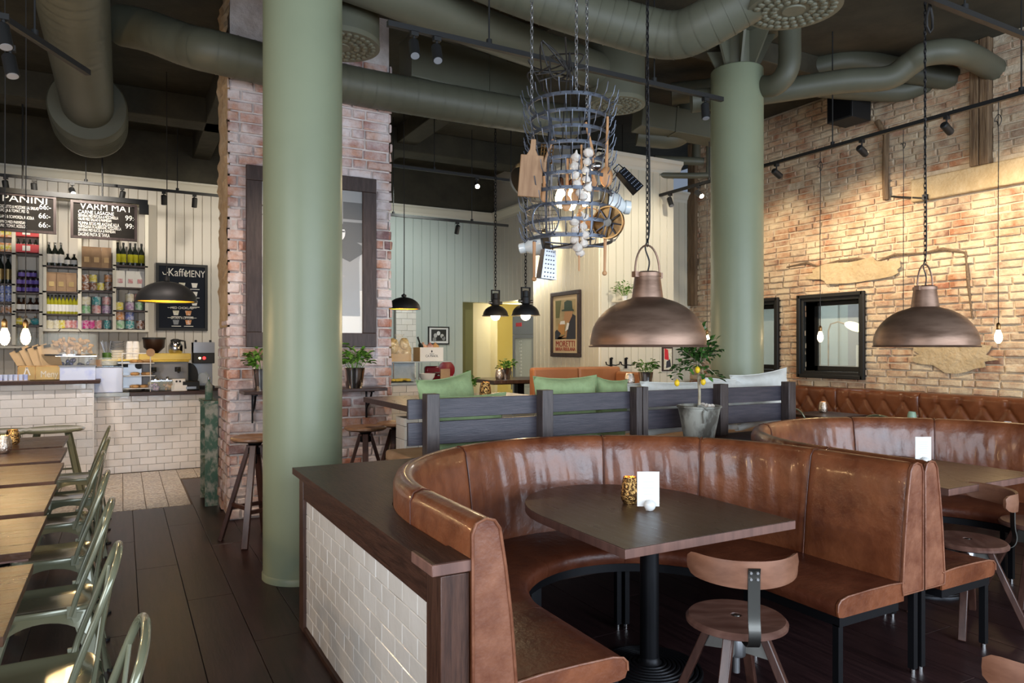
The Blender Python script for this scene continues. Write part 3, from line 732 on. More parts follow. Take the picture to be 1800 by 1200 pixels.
duct('lower smooth duct curving up to the brick wall', [ud(1215, 178, 7.5), ud(1345, 163, 7.4), ud(1480, 143, 7.2), ud(1560, 137, 7.1), ud(1600, 112, 7.0), ud(1630, 94, 6.9), ud(1690, 93, 6.9), (8.05, uy(1745, 8), 4.45)], .118, rib=0)
duct('upper smooth duct lying behind the curved one by the ceiling', [ud(1180, 165, 8.4), ud(1340, 145, 8.2), ud(1440, 118, 8.0), ud(1500, 108, 7.9), ud(1600, 126, 7.9), (8.05, uy(1672, 8), 4.5)], .125, rib=0)
duct('low duct elbow disappearing into the brick wall', [ud(1440, 152, 8.2), ud(1520, 158, 8.2), ud(1590, 158, 8.1), (8.05, uy(1645, 8), uz(130, 8, uy(1645, 8)))], .12, rib=0)
duct('round duct stub under the beam right of the cream boxed wall', [ud(1120, 238, 8.9), ud(1180, 243, 8.9), ud(1205, 225, 9.0), ud(1208, 180, 9.0)], .125, rib=0)
duct('horizontal pipe ending beside the column above the cream wall', [ud(1150, 280, 9.8), ud(1236, 284, 9.8)], .055, rib=0)
duct('thin pipe turning down beside the round column', [ud(1150, 308, 9.7), ud(1236, 308, 9.7), ud(1246, 300, 9.7), ud(1246, 225, 9.7)], .04, rib=0, curve=6)
rd = thing('rectangular_duct', 'flat rectangular duct under the ceiling left of the chandelier', 'duct', (0, 0, 0))
a, b_ = ud(712, 104, 7.0), ud(945, 163, 7.9)
MB().bar(a, b_, .3, .42, up=(0, 0, 1)).build('casing', 'duct', rd, bevel=.01)
MB().bar(a + (b_ - a) * .55, a + (b_ - a) * .56, .32, .44).build('flange', 'duct', rd)
rd2 = thing('rectangular_duct', 'flat rectangular duct by the column above the cream boxed wall', 'duct', (0, 0, 0))
a, b_ = ud(1120, 205, 8.6), ud(1262, 232, 8.9)
MB().bar(a, b_, .3, .3).build('casing', 'duct', rd2, bevel=.01)
MB().bar(a + (b_ - a) * .4, a + (b_ - a) * .42, .32, .32).build('flange', 'duct', rd2)
vd = thing('wall_pipe', 'vertical pipe on the far wall between beam and horizontal duct', 'pipe', tuple(ud(1224, 285, 10.2)))
MB().cyl((0, 0, 0), (0, 0, 1.0), .06).build('pipe', 'duct', vd)
MB().cyl((0, 0, .9), (0, 0, .93), .07).build('collar', 'duct', vd)

# ================================================================ TRACK LIGHTING
def track(label, a, b_, rods=2, w=.035, drop=None):
    a, b_ = Vector(a), Vector(b_); t = thing('light_track', label, 'track', tuple(a)); d = b_ - a
    MB().bar((0, 0, 0), d, w, w).build('rail', 'blk', t)
    for i in range(rods):
        p = d * ((i + .5) / rods); MB().cyl(p, p + Vector((0, 0, CEIL - a.z)), .006, n=8).build('rod', 'blk', t)
        MB().cyl(p + Vector((0, 0, w / 2)), p + Vector((0, 0, w / 2 + .03)), .02, n=10).build('clamp', 'blk', t)
    return t
def spotlight(label, p, target, lit=False, power=0, size=55, col=(1, .74, .42), group=None):
    p = Vector(p); d = (Vector(target) - p).normalized()
    t = thing('track_spotlight', label, 'spotlight', tuple(p), group=group)
    MB().cbox((0, 0, .0), (.05, .035, .03)).cyl((0, 0, -.01), (0, 0, -.07), .008, n=8).build('adapter', 'blk', t)
    c = Vector((0, 0, -.09))
    MB().tube([c - d * .06, c - d * .05, c + d * .07], [.025, .034, .034], 16).build('lamp_head', 'blk', t)
    MB().tube([c + d * .07, c + d * .073], .028, 16).build('lens', 'lensglow' if lit else 'grey', t)
    if power: spot(p + c + d * .09, target, power, col, size)
    return t
track('near black light track hung under the ducts above the slatted fence', (1.48, 4.35, 3.6), (4.38, 4.35, 3.6), 2)
track('long black light track running along the brick wall', (6.4, 2.2, 3.6), (6.4, 9.2, 3.6), 4)
track('black light track in the top corner by the brick wall', (4.1, 2.5, 3.6), (5.9, 2.5, 3.6), 2)
YT = 10.6
track('black light track over the coffee bar', (-2.0, YT, uz(312, ux(50, YT), YT)), (ux(386, YT), YT, uz(312, ux(50, YT), YT)), 3)
ytr = 8.6; zt1 = uz(305, ux(800, ytr), ytr)
track('upper black light track above the deli counter', (ux(690, ytr), ytr, zt1), (ux(960, ytr), ytr, zt1), 2)
ytr2 = 9.6; zt2 = uz(388, ux(800, ytr2), ytr2)
track('lower black light track above the deli counter', (ux(690, ytr2) - .6, ytr2, zt2), (ux(893, ytr2), ytr2, zt2), 2)
# spotlights on the near track
for px, lab in ((728, 'black track spotlight nearest the green column on the near track'), (768, 'second black track spotlight from the green column on the near track')):
    X = ux(px, 4.35); spotlight(lab, (X, 4.35, 3.57), (X - .2, 3.2, 1.2))
X = ux(1240, 4.35); spotlight('black track spotlight at the column end of the near track', (X, 4.35, 3.57), (X - .2, 3.9, 1.0))
# on the wall track
WT = ((1365, 4.2, 'black spotlight just right of the round column on the brick wall track'), (1515, 3.0, 'middle black spotlight on the brick wall track'),
      (1664, 3.0, 'black spotlight nearest the old timber post on the brick wall track'))
for px, tzz, lab in WT:
    Y = uy(px, 6.4); spotlight(lab, (6.4, Y, 3.57), (8, Y + .1, 2.9), power=0)
Y = uy(1228, 6.4); spotlight('lit spotlight shining between the column and cream wall', (6.4, Y, 3.57), (6.3, Y - 3, 1.5), lit=True)
Y = uy(1178, 6.4); spotlight('black spotlight on the track end in front of the cream far wall', (6.4, Y, 3.57), (6.3, Y - 1, 1.5))
for Yt, pw in ((6.75, 65), (5.45, 110), (4.45, 55), (3.6, 110), (2.7, 80)):
    spot((6.45, Yt, 3.5), (8, Yt - .05, 2.55), pw * 1.35, (1, .79, .53), 80, .95)
# coffee bar track
for px, py, tpx, lit, lab in ((10, 320, 20, 0, 'black spotlight at the left end of the coffee bar track'), (60, 325, 60, 0, 'black spotlight aimed at the left menu board'), (127, 330, 190, 1, 'lit spotlight above the gap between the hanging menu boards'),
                        (215, 338, 180, 0, 'black spotlight above the hot food board'), (288, 345, 300, 0, 'black spotlight above the black dome pendant'), (342, 350, 345, 0, 'black spotlight nearest the brick pillar on the coffee bar track')):
    X = ux(px, YT); spotlight(lab, (X, YT, uz(312, ux(50, YT), YT) - .03), (ux(tpx, 9.9), 9.0 if lit else 11, 2.4), lit=bool(lit))
X = ux(838, ytr); spotlight('lit spotlight on the upper track above the deli', (X, ytr, zt1 - .03), (X - 1.5, ytr - 5, 1.4), lit=True, power=30)
X = ux(804, ytr2); spotlight('black spotlight on the lower track above the deli', (X, ytr2, zt2 - .03), (X, ytr2 + 1, 1.4))
# near top left cluster
for px, py, d, lab in ((6, 30, 3.6, 'black spotlight in the top left corner, upper of two'), (18, 85, 3.9, 'black spotlight in the top left corner, lower of two')):
    p = ud(px, py, d); spotlight(lab, p, p + Vector((.2, -.3, -1)))
p = ud(-60, -10, 3.6)
track('black light track at the top left corner', p, p + Vector((.5, .9, 0)), 1)

# ================================================================ PENDANTS
def chain(mb, z0, z1, link_h=.036, r=.0024, wd=.0075, c=(0, 0)):
    z = z0; k = 0
    while z < z1:
        pts = []
        for i in range(8):
            a = 2 * pi * i / 8; u = wd * cos(a); v = (link_h / 2) * sin(a) * 1.15
            pts.append((c[0] + (u if k % 2 else 0), c[1] + (0 if k % 2 else u), z + link_h / 2 + v))
        mb.tube(pts, r, 5, closed=True); z += link_h * .82; k += 1
def copper_pendant(label, X, Y):
    t = thing('dome_pendant', label, 'pendant lamp', (X, Y, EYE))
    R = .29
    prof = [(R, 0), (R + .004, .006), (R - .004, .012)]
    for k in range(1, 13):
        a = k / 12 * radians(80); prof.append((R * cos(a) ** .92 if k < 13 else 0, .012 + .235 * sin(a) / sin(radians(80))))
    prof = [q for q in prof if q[0] > .078] + [(.078, .247)]
    full = prof + [(.062, .37), (.062, .375), (.0, .378)]
    MB().lathe(prof + [(.074, .244), (.06, .235)] + [(q[0] - .006, q[1] - .004) for q in prof[::-1] if q[1] > .02 and q[0] > .1] + [(R - .006, .002)], n=64).open_lathe([(.078, .245), (.064, .355)], n=40).build('lamp_shade', 'copper', t)
    MB().lathe([(.05, .352), (.068, .352), (.068, .37), (.05, .378), (.01, .38)], n=32).cbox((.072, 0, .362), (.03, .03, .028)).cbox((-.072, 0, .362), (.03, .03, .028)).build('neck_collar', 'copper', t)
    arc = [(.078 * cos(a), 0, .365 + .145 * sin(a) ** .9) if 0 < a < pi else (.078 * cos(a), 0, .365) for a in [pi * k / 18 for k in range(19)]]
    MB().tube(arc, .005, 8).build('handle', 'copper', t)
    b = MB(); chain(b, .505, CEIL - EYE); o = b.build('chain', 'iron', t)
    MB().tube(smooth_path([(0, 0, .37), (.012, 0, .43), (-.01, .004, .5), (.012, 0, .58), (.014, 0, .9), (.01, .008, 1.6), (.012, 0, CEIL - EYE)], 6), .004, 6).build('cord', 'cord', t)
    MB().lathe([(.02, .16), (.02, .12), (.045, .08), (.045, .05), (.02, .03), (.001, .028)], n=16).build('bulb', 'white', t)
    return t
P1 = (ux(1138, 2.8), 2.8); P2 = (ux(1626, 2.62), 2.62)
copper_pendant('big copper dome pendant over the near round-ended table', *P1)
copper_pendant('big copper dome pendant hanging over the far booth table by the brick wall', *P2)
# crumpled slack cord next to the second one
sl = thing('cord_loop', 'black cord loop hanging in the top right by the pendant chain', 'cord', tuple(ud(1634, 5, 4.3)))
MB().tube([(0.0, 0, .12), (0, 0, -.02), (-.03, 0, -.09), (-.028, 0, -.15), (0, 0, -.18), (.028, 0, -.15), (.028, 0, -.08), (.0, 0, -.0)], .008, 8).build('loop', 'cord', sl)
MB().cbox((0, 0, .1), (.05, .05, .05)).build('clip', 'blk', sl)
def dome_small(label, px, py, Y, R, gold=True):
    X = ux(px, Y); z = uz(py, X, Y); t = thing('dome_pendant', label, 'pendant lamp', (X, Y, z))
    prof = [(R * cos(a), R * .72 * sin(a)) for a in [radians(2 + 84 * k / 12) for k in range(13)]]
    MB().open_lathe([(R * 1.01, -.004)] + prof + [(.03, R * .74), (.03, R * .86), (.012, R * .9), (.004, R * .95)], n=40).build('lamp_shade', 'blk', t)
    MB().open_lathe([(q[0] * .965, q[1] * .95) for q in prof], n=40).build('lining', 'goldin' if gold else 'grey', t)
    MB().tube([(0, 0, R * .9), (.004, 0, 1.0), (0, .004, CEIL - z)], .005, 6).build('cord', 'cord', t)
    MB().sph((0, 0, .07), .045).build('bulb', 'bulbsoft', t)
    point((X, Y, z + .03), 6, (1, .72, .35))
dome_small('black dome pendant with gold inside hanging before the coffee menu board', 293, 530, 9.3, .33)
dome_small('black dome pendant with gold inside beside the brick pillar edge', 710, 543, 8.2, .2)
def ind_pendant(label, px, py, Y, wpx):
    X = ux(px, Y); z = uz(py, X, Y); d = S_ * X + C_ * Y; R = wpx / 2 * d / 1250
    t = thing('workshop_pendant', label, 'pendant lamp', (X, Y, z))
    prof = [(R * 1.03, -.004), (R * 1.03, .004), (R * .97, .006)] + [(R * .97 * cos(a), R * .82 * sin(a)) for a in [radians(6 + 68 * k / 8) for k in range(9)]]
    MB().open_lathe(prof + [(R * .34, R * .84), (R * .34, R * 1.25), (R * .28, R * 1.3), (R * .28, R * 1.7), (.01, R * 1.75)], n=32).build('lamp_shade', 'blk', t)
    for sx in (-1, 1):
        MB().cyl((sx * R * .34, 0, R * .98), (sx * R * .55, 0, R * .98), .018, n=10).build('knob', 'steel', t)
    MB().box((-R * .36, -.012, R * 1.2), (-R * .3, .012, R * 1.95)).box((R * .3, -.012, R * 1.2), (R * .36, .012, R * 1.95)).box((-R * .36, -.012, R * 1.9), (R * .36, .012, R * 1.98)).build('yoke', 'blk', t)
    b = MB(); chain(b, R * 1.97, CEIL - z, .045, .004, .013); b.build('chain', 'iron', t)
    MB().sph((0, 0, .0), .055).build('bulb', 'bulbsoft', t); point((X, Y, z - .1), 10, (1, .7, .38), .05)
ind_pendant('black workshop pendant with lit bulb before the yellow corridor', 871, 555, 7.4, 46)
ind_pendant('black workshop pendant with lit bulb hanging before the fridge', 924, 554, 6.7, 50)
def edison(label, X, Y, z, top=3.58, power=14, kink=0, m='bulbglass', group=None):
    t = thing('bare_bulb_pendant', label, 'bulb pendant', (X, Y, z), group=group)
    MB().lathe([(.001, -.055), (.014, -.05), (.026, -.03), (.030, -.008), (.027, .018), (.018, .045), (.013, .06)], n=16).build('bulb', m, t)
    MB().lathe([(.014, .058), (.016, .062), (.016, .10), (.010, .115), (.004, .12)], n=14).build('socket', 'brass', t)
    H = top - z
    if kink: pts = smooth_path([(0, 0, .115), (.004, .004, H * .3), (-.003, 0, H * .6), (.0, .0, H - .22), (.0, .03, H - .15), (0, .0, H - .1), (0, -.025, H - .15), (0, 0, H - .19), (0, 0, H)], 6)
    else: pts = [(0, 0, .115), (.003, 0, H * .5), (0, 0, H)]
    MB().tube(pts, .0035, 6).build('cord', 'cord', t)
    point((X, Y, z), power, (1, .66, .32), .035)
for px, py, lab in ((1243, 596, 'bare bulb pendant between the copper dome and green column'), (1442, 592, 'bare bulb pendant in front of the black-framed window'), (1755, 592, 'bare bulb pendant right of the far copper dome')):
    Y = uy(px, 6.4); edison(lab, 6.4, Y, uz(py, 6.4, Y), kink=1)
Y = uy(1588, 6.4); ct = thing('bare_bulb_pendant', 'cord pendant passing behind the far copper dome', 'bulb pendant', (6.4, Y, 1.62))
MB().tube(smooth_path([(0, 0, 0.1), (0, 0, 1.2), (0, 0, 1.76), (0, .03, 1.82), (0, -.02, 1.82), (0, 0, 1.78), (0, 0, 1.95)], 5), .0035, 6).build('cord', 'cord', ct)
MB().lathe([(.001, -.055), (.026, -.03), (.030, -.008), (.013, .06), (.016, .1)], n=16).build('bulb', 'bulbglass', ct)
for px, py, d, lab in ((8, 592, 4.6, 'bare bulb glowing over the left tables at the picture edge'), (45, 592, 4.9, 'bare bulb glowing over the left tables, right of its twin')):
    p = ud(px, py, d); edison(lab, p.x, p.y, p.z, top=CEIL, power=34)

# ================================================================ CHANDELIER (bottle-drying rack)
CHX, CHY = 2.54, 3.86
ch = thing('bottle_rack_chandelier', 'grey iron bottle-drying rack hung as a chandelier from chains', 'chandelier', (CHX, CHY, 0))
ringz = [3.095 - .0965 * k for k in range(10)]
ringr = [.262, .247, .243, .243, .25, .26, .27, .278, .28, .272]
for k in range(10):
    b = MB(); n = 40; vs = []
    for i in range(n):
        a = 2 * pi * i / n
        for rr, zz in ((0, -.011), (.005, -.011), (.005, .011), (0, .011)):
            vs.append(((ringr[k] + rr) * cos(a), (ringr[k] + rr) * sin(a), ringz[k] + zz))
    fs = []
    for i in range(n):
        j = (i + 1) % n
        for q in range(4): fs.append((i * 4 + q, i * 4 + (q + 1) % 4, j * 4 + (q + 1) % 4, j * 4 + q))
    b.add(vs, fs); b.build('hoop', 'iron2', ch)
    pr = MB(); m_ = 24
    for i in range(m_):
        a = 2 * pi * (i + .5 * (k % 2)) / m_; r0 = ringr[k] + .004; u = Vector((cos(a), sin(a), 0))
        pr.tube([u * r0 + Vector((0, 0, ringz[k])), u * (r0 + .022) + Vector((0, 0, ringz[k] + .006)), u * (r0 + .040) + Vector((0, 0, ringz[k] + .03)), u * (r0 + .052) + Vector((0, 0, ringz[k] + .08))], .0031, 5)
    pr.build('prongs', 'iron2', ch)['kind'] = 'stuff'
for i in range(6):
    a = 2 * pi * i / 6 + .45; st = MB()
    for k in range(9):
        st.bar(Vector((ringr[k] * cos(a), ringr[k] * sin(a), ringz[k])), Vector((ringr[k + 1] * cos(a), ringr[k + 1] * sin(a), ringz[k + 1])), .014, .005, up=(cos(a), sin(a), 0))
    st.build('strap', 'iron2', ch)
MB().bar((-.27, 0, ringz[9] - .02), (.27, 0, ringz[9] - .02), .02, .008).bar((0, -.27, ringz[9] - .02), (0, .27, ringz[9] - .02), .02, .008).build('bottom_cross', 'iron2', ch)
for a in (.5, 2.4, 4.3):
    b = MB(); chain(b, 3.10, CEIL, .04, .003, .010, (.25 * cos(a), .25 * sin(a))); b.build('chain', 'steelb', ch)
fl_ = MB()
for i, (a, r_, z) in enumerate(((3.6, .11, 2.49), (4.3, .07, 2.48), (5.9, .10, 2.52))):
    x, y = r_ * cos(a), r_ * sin(a)
    lb = MB().lathe([(.001, -.07), (.02, -.062), (.034, -.03), (.036, -.0), (.028, .03), (.016, .055), (.014, .065)], c=(x, y, z), n=16).build('bulb', 'bulbglass', ch)
    MB().lathe([(.018, .063), (.02, .07), (.018, .12), (.006, .13)], c=(x, y, z), n=12).build('socket', 'cork', ch)
    MB().tube([(x, y, z + .12), (x * .6, y * .6, z + .6), (0, 0, 3.45)], .004, 6).build('cord', 'cord', ch)
    point((CHX + x, CHY + y, z - .02), 9, (1, .66, .3), .035)
cl = thing('cable_tangle', 'tangle of black cables over the chandelier', 'cables', (CHX, CHY + .1, 3.42))
b = MB(); R = random.Random(4)
for k in range(7):
    pts = [(R.uniform(-.18, .18), R.uniform(-.1, .3), R.uniform(-.13, .16)) for _ in range(5)]
    b.tube(smooth_path(pts, 6), .006, 5)
b.build('cable', 'cord', cl)
# utensils, each its own thing, hung on the rack: direction vectors in view terms
VR = Vector((C_, -S_, 0)); VF = Vector((S_, C_, 0))       # right / forward of the view direction
def rackpt(px, py, dd):            # point near the rack, dd = offset toward viewer from the rack centre
    return ud(px, py, 4.66 - dd)
FRZ = -YAW                       # rotation facing the aisle
def hang(name, label, cat, px, py, dd, tilt=0., group=None):
    p = rackpt(px, py, dd); t_ = thing(name, label, cat, tuple(p), rot=(0, 0, FRZ) if not tilt else (Matrix.Rotation(FRZ, 3, 'Z') @ Matrix.Rotation(tilt, 3, 'Y')).to_euler(), group=group); t_.scale = (1.3, 1.3, 1.3); return t_
# local frame: x right, y away, z up; origin at hanging point
cbd = hang('chopping_board', 'wooden paddle chopping board hanging on the left of the iron rack', 'chopping board', 938, 245, .26, .08)
MB().prism([(-.055, -.075), (.055, -.075), (.055, -.275), (-.055, -.275)], -.008, .008, tf=lambda p: Vector((p.x, p.z, p.y))).build('blade', 'board', cbd, bevel=.004)
MB().prism([(-.012, .0), (.012, .0), (.014, -.05), (.03, -.08), (-.03, -.08), (-.014, -.05)], -.008, .008, tf=lambda p: Vector((p.x, p.z, p.y))).build('handle', 'board', cbd, bevel=.003)
def spoonlike(label, px, py, dd, L_, tilt, m='spoon', head='spoon', inv=False, cat='wooden spoon', nm='wooden_spoon'):
    t = hang(nm, label, cat, px, py, dd, tilt); s_ = -1
    MB().tube([(0, 0, 0), (0, 0, -L_ * .72)], [.006, .008] if not inv else [.008, .006], 8).build('handle', m, t)
    if head == 'spoon': MB().sph((0, 0, -L_ * .85), L_ * .15, sc=(.62, .25, 1)).build('bowl', m, t)
    elif head == 'spatula': MB().prism([(-.008, -L_ * .68), (.008, -L_ * .68), (.026, -L_), (-.026, -L_)], -.004, .004, tf=lambda p: Vector((p.x, p.z, p.y))).build('blade', m, t, bevel=.002)
    elif head == 'fork':
        MB().prism([(-.007, -L_ * .66), (.007, -L_ * .66), (.022, -L_ * .8), (.022, -L_), (.010, -L_), (.010, -L_ * .86), (-.010, -L_ * .86), (-.010, -L_), (-.022, -L_), (-.022, -L_ * .8)], -.004, .004, tf=lambda p: Vector((p.x, p.z, p.y))).build('tines', m, t)
    elif head == 'ladle': MB().sph((0, 0, -L_ * .9), .032, sc=(1, 1, .7)).build('bowl', 'steel', t)
    elif head == 'none': MB().sph((0, 0, -L_ * .74), .012).build('knob', m, t)
spoonlike('wooden spoon with an oval bowl hanging beside the garlic string', 998, 275, .28, .26, .03)
spoonlike('wooden spoon overlapping its neighbour beside the garlic string', 1003, 278, .29, .22, -.12)
spoonlike('long wooden spatula hanging right of the garlic string', 1040, 255, .27, .22, -.05, head='spatula')
spoonlike('thin wooden handle hanging below the left edge of the rack', 939, 425, .24, .24, .0, inv=True, head='none')
spoonlike('orange wooden fork hanging below the right edge of the rack', 1064, 418, .2, .23, .02, head='none', inv=True)
spoonlike('rolling handled ladle hanging in the upper right of the rack', 1030, 215, .27, .24, -.22, head='ladle', cat='ladle', nm='ladle')
spoonlike('long wooden spoon hanging at the upper right edge of the rack', 1068, 205, .22, .34, .02)
spoonlike('dark wooden spoon hanging behind the chopping board', 955, 282, .24, .2, -.03)
spoonlike('slotted wooden spatula hanging near the rack middle left', 972, 245, .25, .16, .35, head='spatula', m='board')
mas = hang('potato_masher', 'brass potato masher hanging in the upper left of the rack', 'masher', 965, 232, .25, .1)
MB().tube([(0, 0, 0), (0, 0, -.06)], .005, 6).build('handle', 'iron', mas)
b = MB()
for k in range(5): b.tube([(-.028 + .014 * k, 0, -.06), (-.028 + .014 * k, 0, -.15)], .003, 5)
for k in range(6): b.tube([(-.03, 0, -.062 - .017 * k), (.03, 0, -.062 - .017 * k)], .003, 5)
b.build('grid', 'brass', mas)
def garlic(label, px, py, dd, n, seed):
    R = random.Random(seed); t = hang('garlic_string', label, 'garlic string', px, py, dd)
    MB().tube([(0, 0, .02), (0, 0, -.055 * n * .55)], .005, 6).build('braid', 'spoon', t)
    z = 0
    for k in range(n):
        x = (-1) ** k * R.uniform(.018, .032) * (1 if k < n - 2 else .3); z -= .0205
        rr = R.uniform(.021, .026)
        MB().lathe([(.001, -rr * .85), (rr * .6, -rr * .7), (rr, -rr * .15), (rr * .85, rr * .35), (rr * .3, rr * .8), (rr * .15, rr * 1.3), (.002, rr * 1.4)], n=12, c=(x, R.uniform(-.02, .01), z), rot=Euler((R.uniform(-.6, .6), R.uniform(-.6, .6), 0)).to_matrix()).build('garlic_bulb', 'garlic', t)
garlic('long string of white garlic bulbs at the middle of the rack', 1022, 262, .30, 11, 2)
garlic('lower string of white garlic bulbs dangling under the rack', 1018, 375, .29, 9, 9)
def grater(label, px, py, dd, tilt, w0, w1, hh, m='steelb'):
    t = hang('box_grater', label, 'grater', px, py, dd, tilt)
    a, b_ = w0 / 2, w1 / 2; dp = .6
    vs = [(-a, -a * dp, -.03), (a, -a * dp, -.03), (a, a * dp, -.03), (-a, a * dp, -.03), (-b_, -b_ * dp, -.03 - hh), (b_, -b_ * dp, -.03 - hh), (b_, b_ * dp, -.03 - hh), (-b_, b_ * dp, -.03 - hh)]
    R_ = Matrix.Rotation(.5, 3, 'Z')
    MB().add([R_ @ Vector(v) for v in vs], [(0, 1, 2, 3), (0, 4, 5, 1), (1, 5, 6, 2), (2, 6, 7, 3), (3, 7, 4, 0)], False).build('body', m, t)
    hs = MB()
    for i in range(7):
        for j in range(4):
            q = (i + .5) / 7; wv = (a + (b_ - a) * q) ; x = (j - 1.5) / 2 * wv * .8; y = -(a + (b_ - a) * q) * dp - .001
            p = R_ @ Vector((x, y, -.03 - hh * q)); hs.sph(p, .0035, 6, 4)
    hs.build('teeth', 'iron2', t)
    MB().tube([(-.02, 0, -.03), (-.018, 0, -.004), (.018, 0, -.004), (.02, 0, -.03)], .003, 6).build('handle', 'iron', t)
grater('silver box grater hanging under the rack', 965, 428, .25, .08, .062, .085, .14)
grater('black box grater tilted out on the right of the rack', 1082, 292, .24, -.75, .05, .06, .13, 'iron')
def colander(label, px, py, dd, axis, r=.075):
    t = hang('enamel_colander', label, 'colander', px, py, dd)
    A = Vector(axis)
    MB().lathe([(.005, -.07), (r * .4, -.07), (r * .42, -.045), (r * .35, -.04), (r * .75, -.0), (r, .06), (r * 1.06, .062), (r * .98, .066), (r * .6, .0), (.005, -.03)], n=28, axis=A).build('bowl', 'enamel', t)
    MB().lathe([(r * 1.05, .058), (r * 1.08, .062), (r * 1.05, .066)], n=28, axis=A).build('blue_rim', 'blk', t)
    MB().tube([tuple(A * .06 + Vector((0, 0, r))), tuple(A * .07 + Vector((0, 0, r + .03))), tuple(A * .05 + Vector((.02, 0, r + .02)))], .004, 6).build('handle', 'iron', t)
colander('white enamel colander jutting from the right side of the rack', 1083, 362, .0, (-.95, -.1, .1), .085)
colander('white enamel colander hanging off the lower left of the rack', 938, 432, .1, (.9, -.3, .15), .065)
sv = hang('frying_sieve', 'round wire sieve hanging on the lower front of the rack', 'sieve', 959, 385, .3)
c_ = [(.062 * cos(2 * pi * k / 28), 0, .075 * sin(2 * pi * k / 28)) for k in range(28)]
MB().tube(c_, .004, 6, closed=True).build('rim', 'iron2', sv)
b = MB()
for k in range(-3, 4):
    x = k * .017; h = .073 * sqrt(max(0, 1 - (x / .062) ** 2)); b.tube([(x, 0, -h), (x, .02, 0), (x, 0, h)], .0012, 4)
    z = k * .021; w_ = .06 * sqrt(max(0, 1 - (z / .075) ** 2)); b.tube([(-w_, 0, z), (0, .02, z), (w_, 0, z)], .0012, 4)
b.build('wires', 'steel', sv)
pn = hang('frying_pan', 'dark iron pan hanging flat behind the chopping board', 'pan', 918, 318, .12)
MB().lathe([(.002, 0), (.07, 0), (.085, .03), (.088, .03), (.072, -.004), (.002, -.004)], n=32, axis=(.55, -.8, .1)).build('pan', 'gun', pn)
MB().bar((0, 0, .08), (.05, .0, .16), .014, .005).build('handle', 'gun', pn)
wh = hang('valve_wheel', 'rusty iron wheel with spokes on the lower right of the rack', 'wheel', 1069, 391, .26, -.1)
A = Vector((-.45, -.9, 0)).normalized(); Q = Vector((0, 0, 1)).rotation_difference(A).to_matrix()
MB().lathe([(.072, -.012), (.078, -.012), (.078, .012), (.072, .012), (.072, -.012)], n=36, axis=A).build('rim', 'brass', wh)
MB().lathe([(.002, -.012), (.02, -.012), (.02, .012), (.002, .012)], n=16, axis=A).build('hub', 'gun', wh)
for k in range(8):
    a = 2 * pi * k / 8; MB().tube([Q @ Vector((.018 * cos(a), .018 * sin(a), 0)), Q @ Vector((.074 * cos(a), .074 * sin(a), 0))], .003, 5).build('spoke', 'iron2', wh)
bk = hang('wicker_basket', 'small brown basket on the lower right inside the rack', 'basket', 1035, 392, -.1)
MB().open_lathe([(.04, -.02), (.06, .03), (.062, .03), (.042, -.022)], n=20).build('bowl', 'board', bk)
MB().tube([(.06 * cos(a), 0, .03 + .05 * sin(a)) for a in [pi * k / 10 for k in range(11)]], .003, 5).build('handle', 'board', bk)

# ================================================================ LOW TILED WALL / COUNTER + BOOTHS
TZ = .87
XC1, XC2, RC, YC, YN = 2.13, 4.49, 1.17, 2.55, 2.02
lw = thing('tiled_low_wall', 'dark oak low wall faced with cream tiles beside the near booth', 'low wall', (0, 0, 0))
# top slab with the booth outlines cut out
def arcpts(xc, r, y0, n=20): return [(xc - r * cos(pi * k / n), y0 + r * sin(pi * k / n)) for k in range(n + 1)]
poly = [(.83, YN + .03), (.83, 4.06), (6.2, 4.06), (6.2, 3.0), (XC2 + RC + .01, 3.0)]
poly += [p for p in arcpts(XC2, RC + .005, YC)[::-1] if p[0] < XC2 + RC * .93 and p[0] > XC2 - RC + .001]
poly += [p for p in arcpts(XC1, RC + .005, YC)[::-1] if p[0] < XC1 + RC]
poly += [(XC1 - RC - .005, YN + .03)]
MB().prism(poly, TZ - .035, TZ).build('top', 'woody', lw)
MB().box((.825, YN - .01, TZ - .03), (1.0, YN + .17, TZ + .006)).build('end_cap', 'edge', lw, bevel=.003)
MB().box((.828, YN, TZ + .004), (.99, YN + .17, TZ + .0065)).build('cap_top', 'woody', lw)
MB().box((.858, YN, 0), (.955, YN + .12, TZ - .035)).build('end_post', 'woodz', lw, bevel=.003)
MB().box((.855, 3.91, 0), (.95, 4.0, TZ - .035)).build('far_post', 'woodz', lw, bevel=.003)
MB().box((.858, YN + .12, TZ - .15), (.95, 3.91, TZ - .035)).build('top_rail', 'woody', lw)
MB().box((.858, YN + .12, 0), (.95, 3.91, .025)).build('bottom_rail', 'woody', lw)
MB().box((.885, YN + .12, .025), (.93, 3.91, TZ - .15)).build('backing', 'grout', lw)
